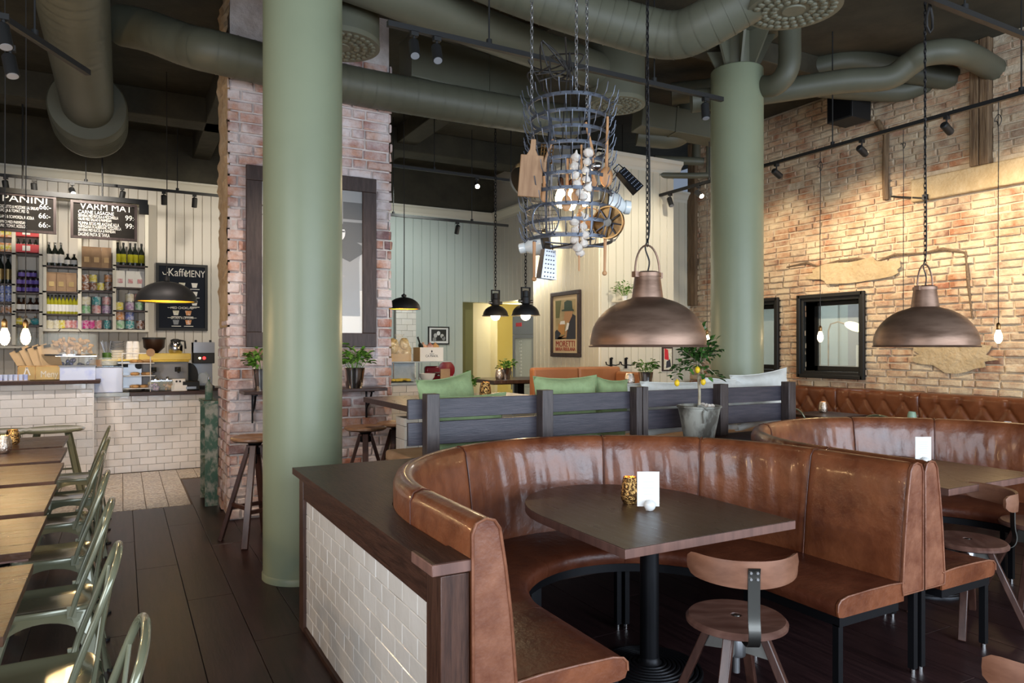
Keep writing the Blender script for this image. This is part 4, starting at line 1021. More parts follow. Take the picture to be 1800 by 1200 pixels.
# back board under the slab
MB().box((.87, 3.97, 0), (6.15, 4.0, TZ - .035)).build('back_panel', 'wood', lw)
def tile_face(parent, p0, dirv, length, z0, z1, tw, th, gap, t, m, maxn=300, seed=1, name='wall_tile', holes=()):
    D = Vector(dirv); rz = atan2(D.y, D.x); R = random.Random(seed)
    base = plank_mesh(tw, th, t, .0025, name, m)   # lies in xy, +z up: rotate so +z faces local -Y
    r = 0; z = z0; cnt = 0; items = []
    while z < z1 - .01:
        u = -(tw + gap) / 2 if r % 2 else 0
        while u < length:
            a, b_ = max(0, u), min(length, u + tw); h = min(th, z1 - z)
            if b_ - a > .012: items.append(((a + b_) / 2, z + h / 2, b_ - a, h))
            u += tw + gap
        z += th + gap; r += 1
    rest = MB()
    for cu, cz, L_, hh in items:
        p = Vector(p0) + D * cu + Vector((0, 0, cz)); Nn = Vector((D.y, -D.x, 0))
        e = Euler((pi / 2 + R.uniform(-.012, .012), R.uniform(-.012, .012), rz + R.uniform(-.012, .012)))
        # plank_mesh: x=width, y=length(th) -> after rot X 90: y->z, z-> -Y
        if cnt < maxn:
            o = link(name, base, parent); o.location = p + Nn * t; o.rotation_euler = e; o.scale = (L_ / tw, hh / th, 1); cnt += 1
        else:
            M4 = Matrix.LocRotScale(p + Nn * t, e, (L_ / tw, hh / th, 1))
            rest.add([M4 @ v.co for v in base.vertices], [tuple(q.vertices) for q in base.polygons], False)
    if rest.v:
        o = rest.build('tiling', m, parent, smooth_angle=10); o['kind'] = 'stuff'
tile_face(lw, (.885, 3.91, 0), (0, -1, 0), 3.91 - YN - .12, .027, TZ - .15, .148, .0735, .0025, .012, 'tile', 300, 3)

def booth(label, xc, seed, plates):
    t = thing('curved_booth_sofa', label, 'booth sofa', (xc, YC, 0))
    R = random.Random(seed); Ls = YC - YN
    # path param by arclength on outer line: straight up, arc, straight down ; local coords centre (0,0)
    arcL = pi * RC; tot = 2 * Ls + arcL
    def frame(s):
        if s < Ls: return Vector((-RC, -Ls + s, 0)), Vector((1, 0, 0))
        if s > Ls + arcL: return Vector((RC, -(s - Ls - arcL), 0)), Vector((-1, 0, 0))
        a = (s - Ls) / RC; o_ = Vector((-cos(a), sin(a), 0)); return o_ * RC, -o_
    zt_ = 1.0
    backp = [(0, .40), (0, .60), (-.002, zt_ - .045), (.012, zt_ - .012), (.045, zt_), (.075, zt_ - .008), (.094, zt_ - .035), (.115, zt_ - .16), (.135, zt_ - .32), (.15, .50), (.155, .44), (.15, .40)]
    def sweep(prof, s0, s1, nseg, name, m, wr=0., bev=.006, puff=.012):
        vs = []; n = len(prof)
        for i in range(nseg + 1):
            q = i / nseg; s = s0 + (s1 - s0) * q
            p, nn = frame(s)
            e = min(q, 1 - q) * (s1 - s0); edge = min(1, e / .02)
            for k, (a, z) in enumerate(prof):
                sh = 0
                if k >= 7 - 1 and puff: sh = -.006 * (1 - edge)
                if wr and 6 <= k <= n - 3:
                    v = (z - .4) / .6; sh += wr * (sin(s * 46 + 5 * sin(z * 5 + seed) + seed) * .5 + sin(s * 83 + z * 9) * .25) * sin(pi * min(1, max(0, v)) * .9) * edge
                if k in (3, 4, 5) and puff: z = z - .006 * (1 - edge)
                vs.append(p + nn * (a + sh) + Vector((0, 0, z)))
        fs = []
        for i in range(nseg):
            for k in range(n): fs.append((i * n + k, i * n + (k + 1) % n, (i + 1) * n + (k + 1) % n, (i + 1) * n + k))
        fs += [tuple(range(n))[::-1], tuple(range(nseg * n, nseg * n + n))]
        return MB().add(vs, fs).build(name, m, t, smooth_angle=50)
    # denser inner profile for wrinkles
    bp = backp[:7] + [(.105, zt_ - .1), (.115, zt_ - .16), (.125, zt_ - .24), (.135, zt_ - .32), (.142, zt_ - .40), (.15, .50), (.155, .44), (.15, .40)]
    cuts = [0, Ls, Ls + arcL * .348, Ls + arcL * .634, Ls + arcL * .805, Ls + arcL, tot]
    for i in range(6):
        a, b_ = cuts[i] + .002, cuts[i + 1] - .002
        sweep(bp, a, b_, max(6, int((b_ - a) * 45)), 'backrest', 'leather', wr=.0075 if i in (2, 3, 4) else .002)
        # seam welt over the top
        if i:
            p, nn = frame(cuts[i]); MB().tube([p + nn * (q[0] + (.0 if q[0] > .05 else -.001)) + Vector((0, 0, q[1])) for q in bp[1:-1]], .0032, 6).build('seam', 'leatherseat', t)
    seatp = [(.14, .37), (.14, .455), (.25, .462), (.40, .462), (.54, .458), (.585, .448), (.603, .43), (.605, .40), (.595, .375), (.57, .37)]
    sc_ = [0, Ls, Ls + arcL * .36, Ls + arcL * .64, Ls + arcL, tot]
    for i in range(5):
        a, b_ = sc_[i] + .002, sc_[i + 1] - .002
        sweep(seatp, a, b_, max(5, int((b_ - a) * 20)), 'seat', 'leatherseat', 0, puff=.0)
    # end panels (lighter worn leather) with piping
    for s, sg in ((0, -1), (tot, -1)):
        p, nn = frame(s); off = Vector((0, -.004, 0))
        pr = [p + nn * q[0] + Vector((0, -.003, q[1])) for q in bp]
        MB().add(pr + [v + Vector((0, -.012, 0)) for v in pr], [tuple(range(len(pr))), tuple(range(len(pr), 2 * len(pr)))[::-1]] + [(k, (k + 1) % len(pr), len(pr) + (k + 1) % len(pr), len(pr) + k) for k in range(len(pr))], False).build('end_panel', 'leather2', t)
        MB().tube([v + Vector((0, -.014, 0)) for v in pr], .005, 6, closed=True).build('piping', 'leather2', t)
        ps = [p + nn * q[0] + Vector((0, -.003, q[1])) for q in seatp]
        MB().add(ps + [v + Vector((0, -.01, 0)) for v in ps], [tuple(range(len(ps))), tuple(range(len(ps), 2 * len(ps)))[::-1]] + [(k, (k + 1) % len(ps), len(ps) + (k + 1) % len(ps), len(ps) + k) for k in range(len(ps))], False).build('seat_end_panel', 'leather', t)
        MB().tube([v + Vector((0, -.012, 0)) for v in ps[1:8]], .0045, 6).build('piping', 'leather2', t)
    sweep([(.16, .325), (.16, .368), (.575, .368), (.575, .325)], 0, tot, 60, 'seat_frame', 'iron', 0, puff=0)
    for s, ins in [(.02, (.02, .56)), (Ls - .03, (.54,)), (Ls + .03, (.54,)), (Ls + arcL * .36 - .04, (.52,)), (Ls + arcL * .36 + .04, (.52,)), (Ls + arcL * .64 - .04, (.52,)), (Ls + arcL * .64 + .04, (.52,)),
                   (Ls + arcL - .03, (.54,)), (Ls + arcL + .03, (.54,)), (tot - .02, (.02, .56))]:
        p, nn = frame(s)
        for a in ins:
            c = p + nn * a
            lo_ = MB().bar(c + Vector((0, 0, .022)), c + Vector((0, 0, .33 if a > .1 else .40)), .03).build('leg', 'iron', t)
            MB().cyl(c, c + Vector((0, 0, .024)), .012, n=10).build('levelling_foot', 'steel', lo_)
    return t
booth('near curved brown leather booth sofa wrapping the round-ended table', XC1, 1, None)
booth('far curved brown leather booth sofa at the right beside the brick wall side', XC2, 5, None)

def booth_table(label, x0, x1, y0, yc):
    xc = (x0 + x1) / 2; t = thing('booth_table', label, 'table', (xc, yc, 0)); w_ = (x1 - x0) / 2
    def outline(inset=0):
        pts = [(-w_ + inset, y0 - yc + inset), (w_ - inset, y0 - yc + inset)]
        pts += [((w_ - inset) * cos(a), .18 + (.56 - inset) * sin(a)) for a in [pi * k / 28 for k in range(29)]]
        return pts
    MB().prism(outline(), .712, .7495).build('table_edge', 'edge', t, bevel=.002)
    MB().prism(outline(.001), .7495, .752).build('tabletop', 'top', t)
    px_, py_ = 0, 0
    MB().lathe([(.045, .03), (.045, .70)], n=24, c=(0, 0, 0)).build('stem', 'iron', t)
    MB().cbox((0, 0, .703), (.4, .4, .016)).build('top_plate', 'iron', t)
    b = MB(); prof = [(.25, .0)]
    for k in range(9):
        r = .25 - k * .021; z = .008 + k * .0035; prof += [(r, z), (r - .004, z + .009), (r - .014, z + .009), (r - .018, z + .002)]
    prof += [(.05, .05), (.046, .07)]
    b.lathe(prof, n=48); b.build('base', 'iron', t)
    return t
booth_table('dark oak round-ended pedestal table inside the near booth', 1.72, 2.69, 2.22, 2.66)
booth_table('dark oak round-ended pedestal table inside the far booth', 4.03, 5.0, 2.3, 2.74)

def votive(name, label, x, y, z, r, h, m, group=None, lit=True):
    t = thing(name, label, 'candle holder', (x, y, z), group=group)
    MB().lathe([(.005, 0), (r * .7, 0), (r * .95, h * .15), (r, h * .4), (r * .92, h * .7), (r * .72, h), (r * .68, h), (r * .88, h * .68), (r * .94, h * .4), (r * .8, h * .08), (.005, h * .06)], n=28).build('holder', m, t)
    MB().cyl((0, 0, h * .07), (0, 0, h * .35), r * .55).build('tealight', 'white', t)
    if lit: MB().sph((0, 0, h * .5), r * .16, 8, 6, sc=(1, 1, 2)).build('flame', 'flame', t); point((x, y, z + h * .6), .35, (1, .55, .2), .01)
    return t
def card(label, x, y, z, rz=-YAW, w_=.107, h=.168):
    t = thing('menu_card', label, 'menu card', (x, y, z), rz)
    MB().box((-w_ / 2 - .003, -.001, .018), (w_ / 2 - .003, .001, .018 + h)).build('card', 'paper', t)
    ln = MB()
    for k in range(7): ln.box((-w_ * (.3 - .04 * (k % 3)), -.0016, h * (.9 - k * .09)), (w_ * (.26 - .05 * (k % 2)), -.0011, h * (.9 - k * .09) + .002))
    ln.build('faint_print', 'pilloww', t)
    hb = thing('card_holder', label.replace('menu card', 'ball holding the menu card'), 'card holder', (x, y, z), rz)
    MB().sph((.002, -.016, .026), .028, 20, 12, sc=(1, .75, .98)).sph((.002, .014, .020), .020, 12, 8, sc=(1, .6, 1)).build('ball', 'porc', hb)
    MB().cyl((.002, 0, 0), (.002, 0, .004), .018).build('base', 'porc', hb)
votive('pierced_votive', 'pierced gold candle holder on the near booth table', 2.245, 2.86, .752, .046, .135, 'gold')
card('small white menu card standing on the near booth table', 2.235, 2.70, .752)
card('small white menu card standing on the far booth table', 4.72, 2.86, .752)

# ================================================================ SWIVEL STOOLS WITH BACK
def swivel_stool(label, X, Y, rz, group=None):
    # local: back toward -Y
    t = thing('swivel_stool', label, 'stool', (X, Y, 0), rz)
    MB().lathe([(.002, .472), (.02, .472), (.023, .478), (.05, .479), (.12, .470), (.165, .475), (.185, .474), (.196, .462), (.195, .450), (.18, .443), (.01, .443)], n=48).build('seat', 'seatwood', t)
    MB().lathe([(.002, .479), (.014, .478), (.016, .474)], n=16).build('seat_screw', 'gun', t)
    MB().cyl((0, 0, .25), (0, 0, .443), .014, n=14).lathe([(.04, .43), (.09, .435), (.09, .443), (.02, .443)], n=20).build('spindle', 'steelb', t)
    for k in range(4):
        a = pi / 4 + k * pi / 2 + .25; u = Vector((cos(a), sin(a), 0)); s_ = Vector((-u.y, u.x, 0))
        MB().add([u * .035 + Vector((0, 0, .41)) - s_ * .004, u * .12 + Vector((0, 0, .41)) - s_ * .004, u * .155 + Vector((0, 0, .325)) - s_ * .004, u * .035 + Vector((0, 0, .335)) - s_ * .004,
                  u * .035 + Vector((0, 0, .41)) + s_ * .004, u * .12 + Vector((0, 0, .41)) + s_ * .004, u * .155 + Vector((0, 0, .325)) + s_ * .004, u * .035 + Vector((0, 0, .335)) + s_ * .004],
                 [(0, 1, 2, 3), (7, 6, 5, 4), (0, 4, 5, 1), (1, 5, 6, 2), (2, 6, 7, 3), (3, 7, 4, 0)], False).build('bracket', 'plate', t)
        lg = MB().bar(u * .105 + Vector((0, 0, .42)), u * .285 + Vector((0, 0, 0.0)), .032, .038, up=tuple(s_)).build('leg', 'legwood', t, bevel=.004)
    MB().lathe([(.035, .32), (.038, .33), (.038, .41), (.032, .42), (.02, .42)], n=20).build('hub', 'steelb', t)
    # back strap and curved wooden back
    strap = smooth_path([(0, -.06, .437), (0, -.16, .433), (0, -.222, .445), (0, -.242, .49), (0, -.232, .56), (0, -.232, .70), (0, -.238, .735)], 5)
    b = MB(); vs = []
    for p in strap: vs += [p + Vector((-.022, 0, 0)), p + Vector((.022, 0, 0)), p + Vector((.022, -.005, -.001)), p + Vector((-.022, -.005, -.001))]
    fs = []
    for i in range(len(strap) - 1):
        for q in range(4): fs.append((i * 4 + q, i * 4 + (q + 1) % 4, i * 4 + 4 + (q + 1) % 4, i * 4 + 4 + q))
    fs += [(0, 1, 2, 3), tuple(len(vs) - 4 + q for q in (3, 2, 1, 0))]
    b.add(vs, fs); b.build('back_strap', 'gun', t)
    for sx in (-.012, .012):
        for z in (.695, .718): MB().cyl((sx, -.238, z), (sx, -.243, z), .005, n=10).build('screw', 'steel', t)
    b = MB(); vs = []; n = 24
    for i in range(n + 1):
        q = (i / n - .5) * 2; a = q * 1.2; r = .226; cx, cy = r * sin(a), -.01 - r * cos(a); e = 1 - abs(q) ** 16 * .5
        for rr, zz in ((.0, -.052), (-.014, -.05), (-.016, 0), (-.014, .046), (0, .052), (.003, 0)):
            vs.append(((r + rr) * sin(a), -.005 - (r + rr) * cos(a), .706 + zz * e * (1 - .12 * abs(q)) + .012 * q * q))
    fs = []
    for i in range(n):
        for k in range(6): fs.append((i * 6 + k, i * 6 + (k + 1) % 6, i * 6 + 6 + (k + 1) % 6, i * 6 + 6 + k))
    fs += [tuple(range(6))[::-1], tuple(range(n * 6, n * 6 + 6))]
    b.add(vs, fs); b.build('backrest', 'backwood', t, smooth_angle=60)
    return t
st0 = swivel_stool('round wooden swivel stool with curved back in front of the near table', 2.14, 2.05, -YAW - .04)
copy_tree(st0, (4.12, 2.25, 0), -YAW + 1.45, 'round wooden swivel stool beside the far table, seat beside the booth arm')
copy_tree(st0, (4.90, 2.27, 0), -YAW + 1.2, 'dark swivel stool partly cut by the right picture edge behind another stool')
copy_tree(st0, (2.17, 1.0, 0), -YAW, 'swivel stool of which only the curved back shows in the bottom right corner')

# ================================================================ SLATTED FENCE ON THE COUNTER
fn = thing('slatted_fence', 'dark stained slatted divider fence standing on the counter behind the booths', 'fence', (0, 4.0, TZ))
fposts = [ux(757, 4.0), ux(957, 4.0), ux(1123, 4.0), ux(1266, 4.0), ux(1385, 4.0)]
for i, x in enumerate(fposts):
    w_ = .082
    if i == 2:
        MB().box((x - .055, -.045, 0), (x - .004, .035, .39)).build('post', 'post', fn, bevel=.003); MB().box((x + .004, -.045, 0), (x + .05, .035, .39)).build('post', 'post', fn, bevel=.003)
    else: MB().box((x - w_ / 2, -.045, 0), (x + w_ / 2, .035, .39)).build('post', 'post', fn, bevel=.003)
segs_ = [(fposts[0] - .13, fposts[0] - .045), (fposts[0] + .0, fposts[1]), (fposts[1], fposts[2]), (fposts[2], fposts[3]), (fposts[3], fposts[4] + .08)]
for a, b_ in [(fposts[0] - .13, fposts[1]), (fposts[1] + .002, fposts[2] - .003), (fposts[2] + .003, fposts[3]), (fposts[3] + .002, fposts[4] + .09)]:
    MB().box((a, .036, .235), (b_, .062, .355)).build('slat', 'fence', fn, bevel=.003)
    MB().box((a, .036, .075), (b_, .062, .215)).build('slat', 'fence', fn, bevel=.003)

# potted lemon tree
LX, LY = 3.62, 3.82
lt = thing('potted_lemon_tree', 'small lemon tree with yellow fruit in a zinc pot on the counter', 'potted tree', (LX, LY, TZ))
MB().lathe([(.005, 0), (.10, 0), (.104, .005), (.148, .238), (.158, .242), (.158, .252), (.146, .256), (.140, .24), (.132, .2), (.005, .2)], n=40).build('pot', 'zinc', lt)
MB().tube([(-.06, -.12, .252), (-.085, -.13, .21), (-.07, -.125, .14)], .008, 8).tube([(-.15 + .02 * k, -.14 + .006 * abs(k - 4), .245 + .02 * sin(k * .8)) for k in range(1, 8)], .007, 6).build('rope_handle', 'zinc', lt)
MB().lathe([(.002, .225), (.08, .222), (.138, .21)], n=24).build('soil', 'soil', lt)
b = MB(); R = random.Random(3)
for k in range(8): b.sph((R.uniform(.02, .1), R.uniform(-.06, .06), .23 + R.uniform(0, .02)), R.uniform(.014, .026), 7, 5)
b.build('stones', 'garlic', lt)
MB().tube([(0, 0, .2), (.004, 0, .35), (-.002, .004, .46), (.004, 0, .64)], [.011, .010, .010, .009], 10).build('trunk', 'bark', lt)
b = MB(); tips = []
for k in range(26):
    a = k * 2.4; l = R.uniform(.09, .20); el = R.uniform(-.5, 1.3)
    p0 = Vector((0, 0, R.uniform(.50, .66))); p1 = p0 + Vector((cos(a) * cos(el) * l - .015, sin(a) * cos(el) * l, sin(el) * l)); b.tube([p0, (p0 + p1) / 2 + Vector((0, 0, .02)), p1], [.005, .004, .002], 5); tips.append((p0, p1))
b.build('branches', 'bark', lt)
def leaf_mesh(L_, W_, name, m, fold=.25):
    vs = [(0, 0, 0), (W_ / 2, L_ * .35, W_ * fold), (W_ * .42, L_ * .7, W_ * fold * .8), (0, L_, -L_ * .08), (-W_ * .42, L_ * .7, W_ * fold * .8), (-W_ / 2, L_ * .35, W_ * fold), (0, L_ * .5, 0)]
    me = bpy.data.meshes.new(name); me.from_pydata(vs, [], [(0, 1, 6), (1, 2, 6), (2, 3, 6), (3, 4, 6), (4, 5, 6), (5, 0, 6)]); me.materials.append(G[m])
    me.polygons.foreach_set('use_smooth', [True] * 6); return me
lm = leaf_mesh(.055, .030, 'leaf', 'leafd')
for k in range(290):
    p0, p1 = R.choice(tips); q = R.uniform(.35, 1.05); p = p0.lerp(p1, q) + Vector((R.uniform(-.02, .02), R.uniform(-.02, .02), R.uniform(-.02, .02)))
    o = link('leaf', lm, lt); o.location = p; d = Vector((p.x, p.y, (p.z - .5) * .6)) + Vector((R.uniform(-.1, .1), R.uniform(-.1, .1), R.uniform(-.13, .05)))
    o.rotation_euler = d.to_track_quat('Y', 'Z').to_euler(); s_ = R.uniform(.7, 1.25); o.scale = (s_, s_, s_)
for px, py in ((1190, 673), (1236, 671), (1226, 650)):
    p = ud(px, py, S_ * LX + C_ * LY - .04) - Vector((LX, LY, TZ))
    MB().tube(smooth_path([(0, 0, .56), p * .6 + Vector((0, 0, .28)), p + Vector((0, 0, .06)), p + Vector((0, 0, .022))], 4), [.004] * 5 + [.003] * 8, 5).build('fruit_twig', 'bark', lt)
    for q_ in range(7):
        o = link('leaf', lm, lt); o.location = p + Vector((R.uniform(-.03, .03), R.uniform(-.02, .03), R.uniform(.03, .09))); o.rotation_euler = (R.uniform(-.9, .6), R.uniform(-.5, .5), R.uniform(0, 6.28))
    MB().sph((0, 0, 0), .021, 12, 10, sc=(.9, .9, 1.15)).lathe([(.006, .02), (.002, .03)], n=6).build('lemon', 'lemon', lt).location = p

# ================================================================ HIGH BENCH, CUSHIONS, HIGH TABLES behind the fence
hb = thing('high_bench', 'high tan padded bench behind the slatted fence', 'bench', (0, 4.42, 0))
bx0 = ux(672, 4.75)
for i, (a, b_) in enumerate(((bx0, 2.55), (2.56, 3.75), (3.76, 4.95))):
    MB().box((a, -.22, .76), (b_, .28, .84)).build('seat', 'suede', hb, bevel=.025, segs=3)
MB().box((bx0 + .02, -.2, .72), (4.95, .26, .757)).build('seat_frame', 'iron', hb)
for x in (bx0 + .06, 2.55, 3.75, 4.9):
    for y in (-.18, .24): MB().bar((x, y, 0), (x, y, .72), .035).build('leg', 'iron', hb)
MB().bar((bx0 + .06, .24, .3), (4.9, .24, .3), .03).build('foot_rail', 'iron', hb)

def cushion(label, c, w_, h, th, m, rot, seed=0, group=None):
    t = thing('cushion', label, 'cushion', tuple(c), rot=rot, group=group); n = 18; vs = []; R = random.Random(seed)
    ph = R.uniform(0, 6)
    for sgn in (1, -1):
        for i in range(n + 1):
            for j in range(n + 1):
                u, v = i / n * 2 - 1, j / n * 2 - 1
                pin = 1 - .10 * (1 - abs(u) ** 2) * abs(v) ** 3; pin2 = 1 - .10 * (1 - abs(v) ** 2) * abs(u) ** 3
                e = max(0, (1 - u ** 4) * (1 - v ** 4)) ** .55
                z = sgn * th / 2 * e * (1 + .08 * sin(u * 7 + v * 4 + ph) + .07 * sin(v * 9 - u * 3))
                vs.append((u * w_ / 2 * pin2, z, v * h / 2 * pin + h / 2))
    fs = []; m1 = n + 1
    for s_ in (0, 1):
        o_ = s_ * m1 * m1
        for i in range(n):
            for j in range(n): fs.append((o_ + i * m1 + j, o_ + (i + 1) * m1 + j, o_ + (i + 1) * m1 + j + 1, o_ + i * m1 + j + 1))
    MB().add(vs, fs).build('cover', m, t, smooth_angle=80)
    pts = [(w_ / 2 * (1 - .10 * (1 - abs(v) ** 2)), 0, v * h / 2 + h / 2) for v in (-1, -.5, 0, .5, 1)] + [(u * w_ / 2, 0, h * (1 - .05 * (1 - u * u))) for u in (.5, 0, -.5)] + [(-w_ / 2 * (1 - .10 * (1 - abs(v) ** 2)), 0, v * h / 2 + h / 2) for v in (1, .5, 0, -.5, -1)]
    MB().tube(pts, .004, 6).build('piping', m, t)
    return t
def cus(label, px0, px1, ytop, Y, z0, m, lean=-.25, rz=0, seed=0, th=.14, roll=0):
    xc = (ux(px0, Y) + ux(px1, Y)) / 2; w_ = ux(px1, Y) - ux(px0, Y); h = uz(ytop, xc, Y) - z0
    cushion(label, (xc, Y, z0), w_, max(.15, h), th, m, (lean, roll, rz), seed)
cus('large green cushion leaning up at the left end of the high bench', 737, 858, 658, 4.5, .85, 'pillow', lean=-.1, rz=.35, seed=1, roll=-.1)
cus('flat green cushion low against the slatted fence', 748, 884, 690, 4.25, .85, 'pillow', lean=.12, rz=.0, seed=2)
cus('wide green cushion above the second fence bay', 940, 1052, 660, 4.3, .85, 'pillow', lean=-.05, seed=3)
cus('small green cushion with a dented top by the double post', 1042, 1098, 664, 4.35, .85, 'pillow', lean=-.05, seed=4, roll=.1)
cus('off-white cushion just right of the green ones', 1080, 1140, 670, 4.42, .85, 'pilloww', lean=.0, seed=5)
cus('off-white cushion behind the lemon tree', 1128, 1300, 668, 4.3, .85, 'pilloww', seed=6, lean=-.05)
cus('off-white cushion between the lemon tree and the last post', 1240, 1345, 662, 4.33, .85, 'pilloww', seed=7, lean=-.05)
cus('off-white cushion tipped at the right end of the fence', 1292, 1392, 652, 4.32, .85, 'pilloww', seed=8, lean=-.05, roll=-.08)

def high_table(label, x0, x1, y0, y1, z):
    t = thing('high_table', label, 'table', ((x0 + x1) / 2, (y0 + y1) / 2, 0)); a, b_ = (x1 - x0) / 2, (y1 - y0) / 2
    MB().box((-a, -b_, z - .045), (a, b_, z)).build('tabletop', 'top', t, bevel=.003)
    MB().box((-.05, -.05, .04), (.05, .05, z - .045)).build('stem', 'iron', t)
    MB().box((-.25, -.25, 0), (.25, .25, .04)).build('base', 'iron', t, bevel=.01)
    MB().box((-a * .7, -.06, z - .075), (a * .7, .06, z - .045)).build('bearer', 'wood', t)
high_table('high dark table left end showing beside the brick pillar', 1.87, 3.3, 5.05, 6.15, 1.1)
high_table('far high table with the pot before the fridge', 4.1, 5.3, 7.95, 8.8, 1.12)
high_table('high table behind the off-white cushions', 4.55, 5.55, 5.75, 6.5, 1.12)
tbk = thing('tiled_plinth', 'small cream tiled plinth under the high table end', 'plinth', (0, 0, 0))
px0 = ux(710, 5.15); MB().box((px0, 5.11, 0), (px0 + 1.2, 5.3, 1.0)).build('core', 'grout', tbk)
tile_face(tbk, (px0, 5.11, 0), (1, 0, 0), 1.2, .005, 1.0, .2, .1, .004, .01, 'tile', 100, 4)
tile_face(tbk, (px0, 5.3, 0), (0, -1, 0), .19, .005, 1.0, .2, .1, .004, .01, 'tile', 100, 5)
# tan leather high sofa beyond
sx0, sx1 = ux(938, 7.3), ux(1092, 7.3)
hs = thing('high_sofa', 'tan leather high-backed bench below the poster wall', 'sofa', (sx0, 7.3, 0)); W_ = sx1 - sx0; zt_ = uz(645, (sx0 + sx1) / 2, 7.3)
for i in range(2): MB().box((i * W_ / 2 + .003, 0, .8), ((i + 1) * W_ / 2 - .003, .12, zt_)).build('backrest', 'tan', hs, bevel=.03, segs=3)
MB().box((W_ - .1, -.5, .8), (W_, 0, zt_ - .06)).build('armrest', 'tan', hs, bevel=.03, segs=3)
MB().box((0, -.5, .78), (W_, .1, .88)).build('seat', 'tan', hs, bevel=.03, segs=3)
MB().box((.03, -.45, 0), (W_ - .03, .1, .78)).build('base', 'wood', hs)

def pot_herb(label, x, y, z, R_=.08, H=.15, m='steel', leaves=90, spread=.12, hh=.16, seed=1, leafm='leaf', big=1.0, name='potted_basil'):
    R = random.Random(seed); t = thing(name, label, 'potted herb', (x, y, z))
    # fluted steel pot
    n = 36; vs = []; pr = [(R_ * .72, 0), (R_ * .74, .01), (R_ * .95, H * .8), (R_, H * .97), (R_ * 1.02, H), (R_ * .93, H), (R_ * .85, H * .8)]
    for k, (r, zz) in enumerate(pr):
        for i in range(n):
            a = 2 * pi * i / n; f = 1 + (.025 * cos(a * 12) if 1 <= k <= 2 else 0); vs.append((r * f * cos(a), r * f * sin(a), zz))
    fs = [(k * n + i, k * n + (i + 1) % n, (k + 1) * n + (i + 1) % n, (k + 1) * n + i) for k in range(len(pr) - 1) for i in range(n)] + [tuple(range(n))[::-1]]
    MB().add(vs, fs).build('pot', m, t)
    MB().cyl((0, 0, H * .78), (0, 0, H * .8), R_ * .88).build('soil', 'soil', t)
    b = MB(); lm_ = leaf_mesh(.045 * big, .030 * big, 'leaf', leafm, .3); tips = []
    for k in range(16):
        a = R.uniform(0, 2 * pi); q = R.uniform(0, 1) ** .5; p1 = Vector((cos(a) * q * spread, sin(a) * q * spread, H + hh * R.uniform(.35, 1) * (1.1 - q * .5)))
        b.tube([(cos(a) * q * R_ * .5, sin(a) * q * R_ * .5, H * .8), p1], [.003, .002], 5); tips.append(p1)
    b.build('stems', 'leaf', t)
    for k in range(leaves):
        p = R.choice(tips) + Vector((R.gauss(0, .02), R.gauss(0, .02), R.gauss(-.005, .022))); o = link('leaf', lm_, t); o.location = p
        d = Vector((p.x, p.y, R.uniform(-.03, .06))) + Vector((R.uniform(-.06, .06), R.uniform(-.06, .06), 0)); o.rotation_euler = d.to_track_quat('Y', 'Z').to_euler()
        s_ = R.uniform(.7, 1.4); o.scale = (s_, s_, s_)
    return t
# shelf on pillar
shelf = thing('wall_shelf', 'narrow dark wall shelf on black brackets on the brick pillar', 'shelf', (0, PY0 - .03, 0))
shx0, shx1 = ux(427, 6.5), ux(678, 6.5); shz = 1.16
MB().box((shx0, -.27, shz - .03), (shx1, .02, shz)).build('board', 'wood', shelf, bevel=.004)
for px in (447, 650):
    x = ux(px, 6.6)
    MB().bar((x, .0, shz - .04), (x, .0, shz - .3), .03, .012, up=(1, 0, 0)).bar((x, -.22, shz - .038), (x, 0, shz - .038), .025, .012).tube([(x, -.17, shz - .05), (x, -.12, shz - .13), (x, -.02, shz - .2)], .01, 8).build('bracket', 'iron', shelf)
pot_herb('basil in a fluted steel pot left of the column on the pillar shelf', ux(461, 6.55), 6.56, shz, .085, .19, hh=.18, spread=.12, leaves=120, seed=2, big=1.3)
pot_herb('basil in a fluted steel pot right of the column on the pillar shelf', ux(623, 6.5), 6.51, shz, .10, .19, hh=.2, spread=.15, leaves=150, seed=3, big=1.3)
pot_herb('herbs in a dark steel pot on the far high table', ux(888, 8.2), 8.2, 1.12, .085, .15, hh=.08, spread=.09, leaves=90, seed=4)
pot_herb('herbs in a steel pot behind the off-white cushions', ux(1135, 6.1), 6.1, 1.12, .08, .15, hh=.13, spread=.12, leaves=110, seed=5)
pot_herb('herbs in a low pot on the deli counter near the green cushion', ux(818, 6.0), 6.0, 1.1, .055, .07, hh=.1, spread=.13, leaves=90, seed=6)
votive('hammered_votive', 'hammered dark votive beside the pot on the far high table', ux(868, 8.2) + .05, 8.15, 1.12, .05, .13, 'silver')
votive('hammered_votive', 'hammered copper votive beside the herbs behind the cushions', ux(1107, 6.1), 6.1, 1.12, .055, .14, 'silver')
votive('pierced_votive', 'pierced copper votive behind the big green cushion', ux(853, 5.3), 5.3, 1.1, .05, .15, 'gold')
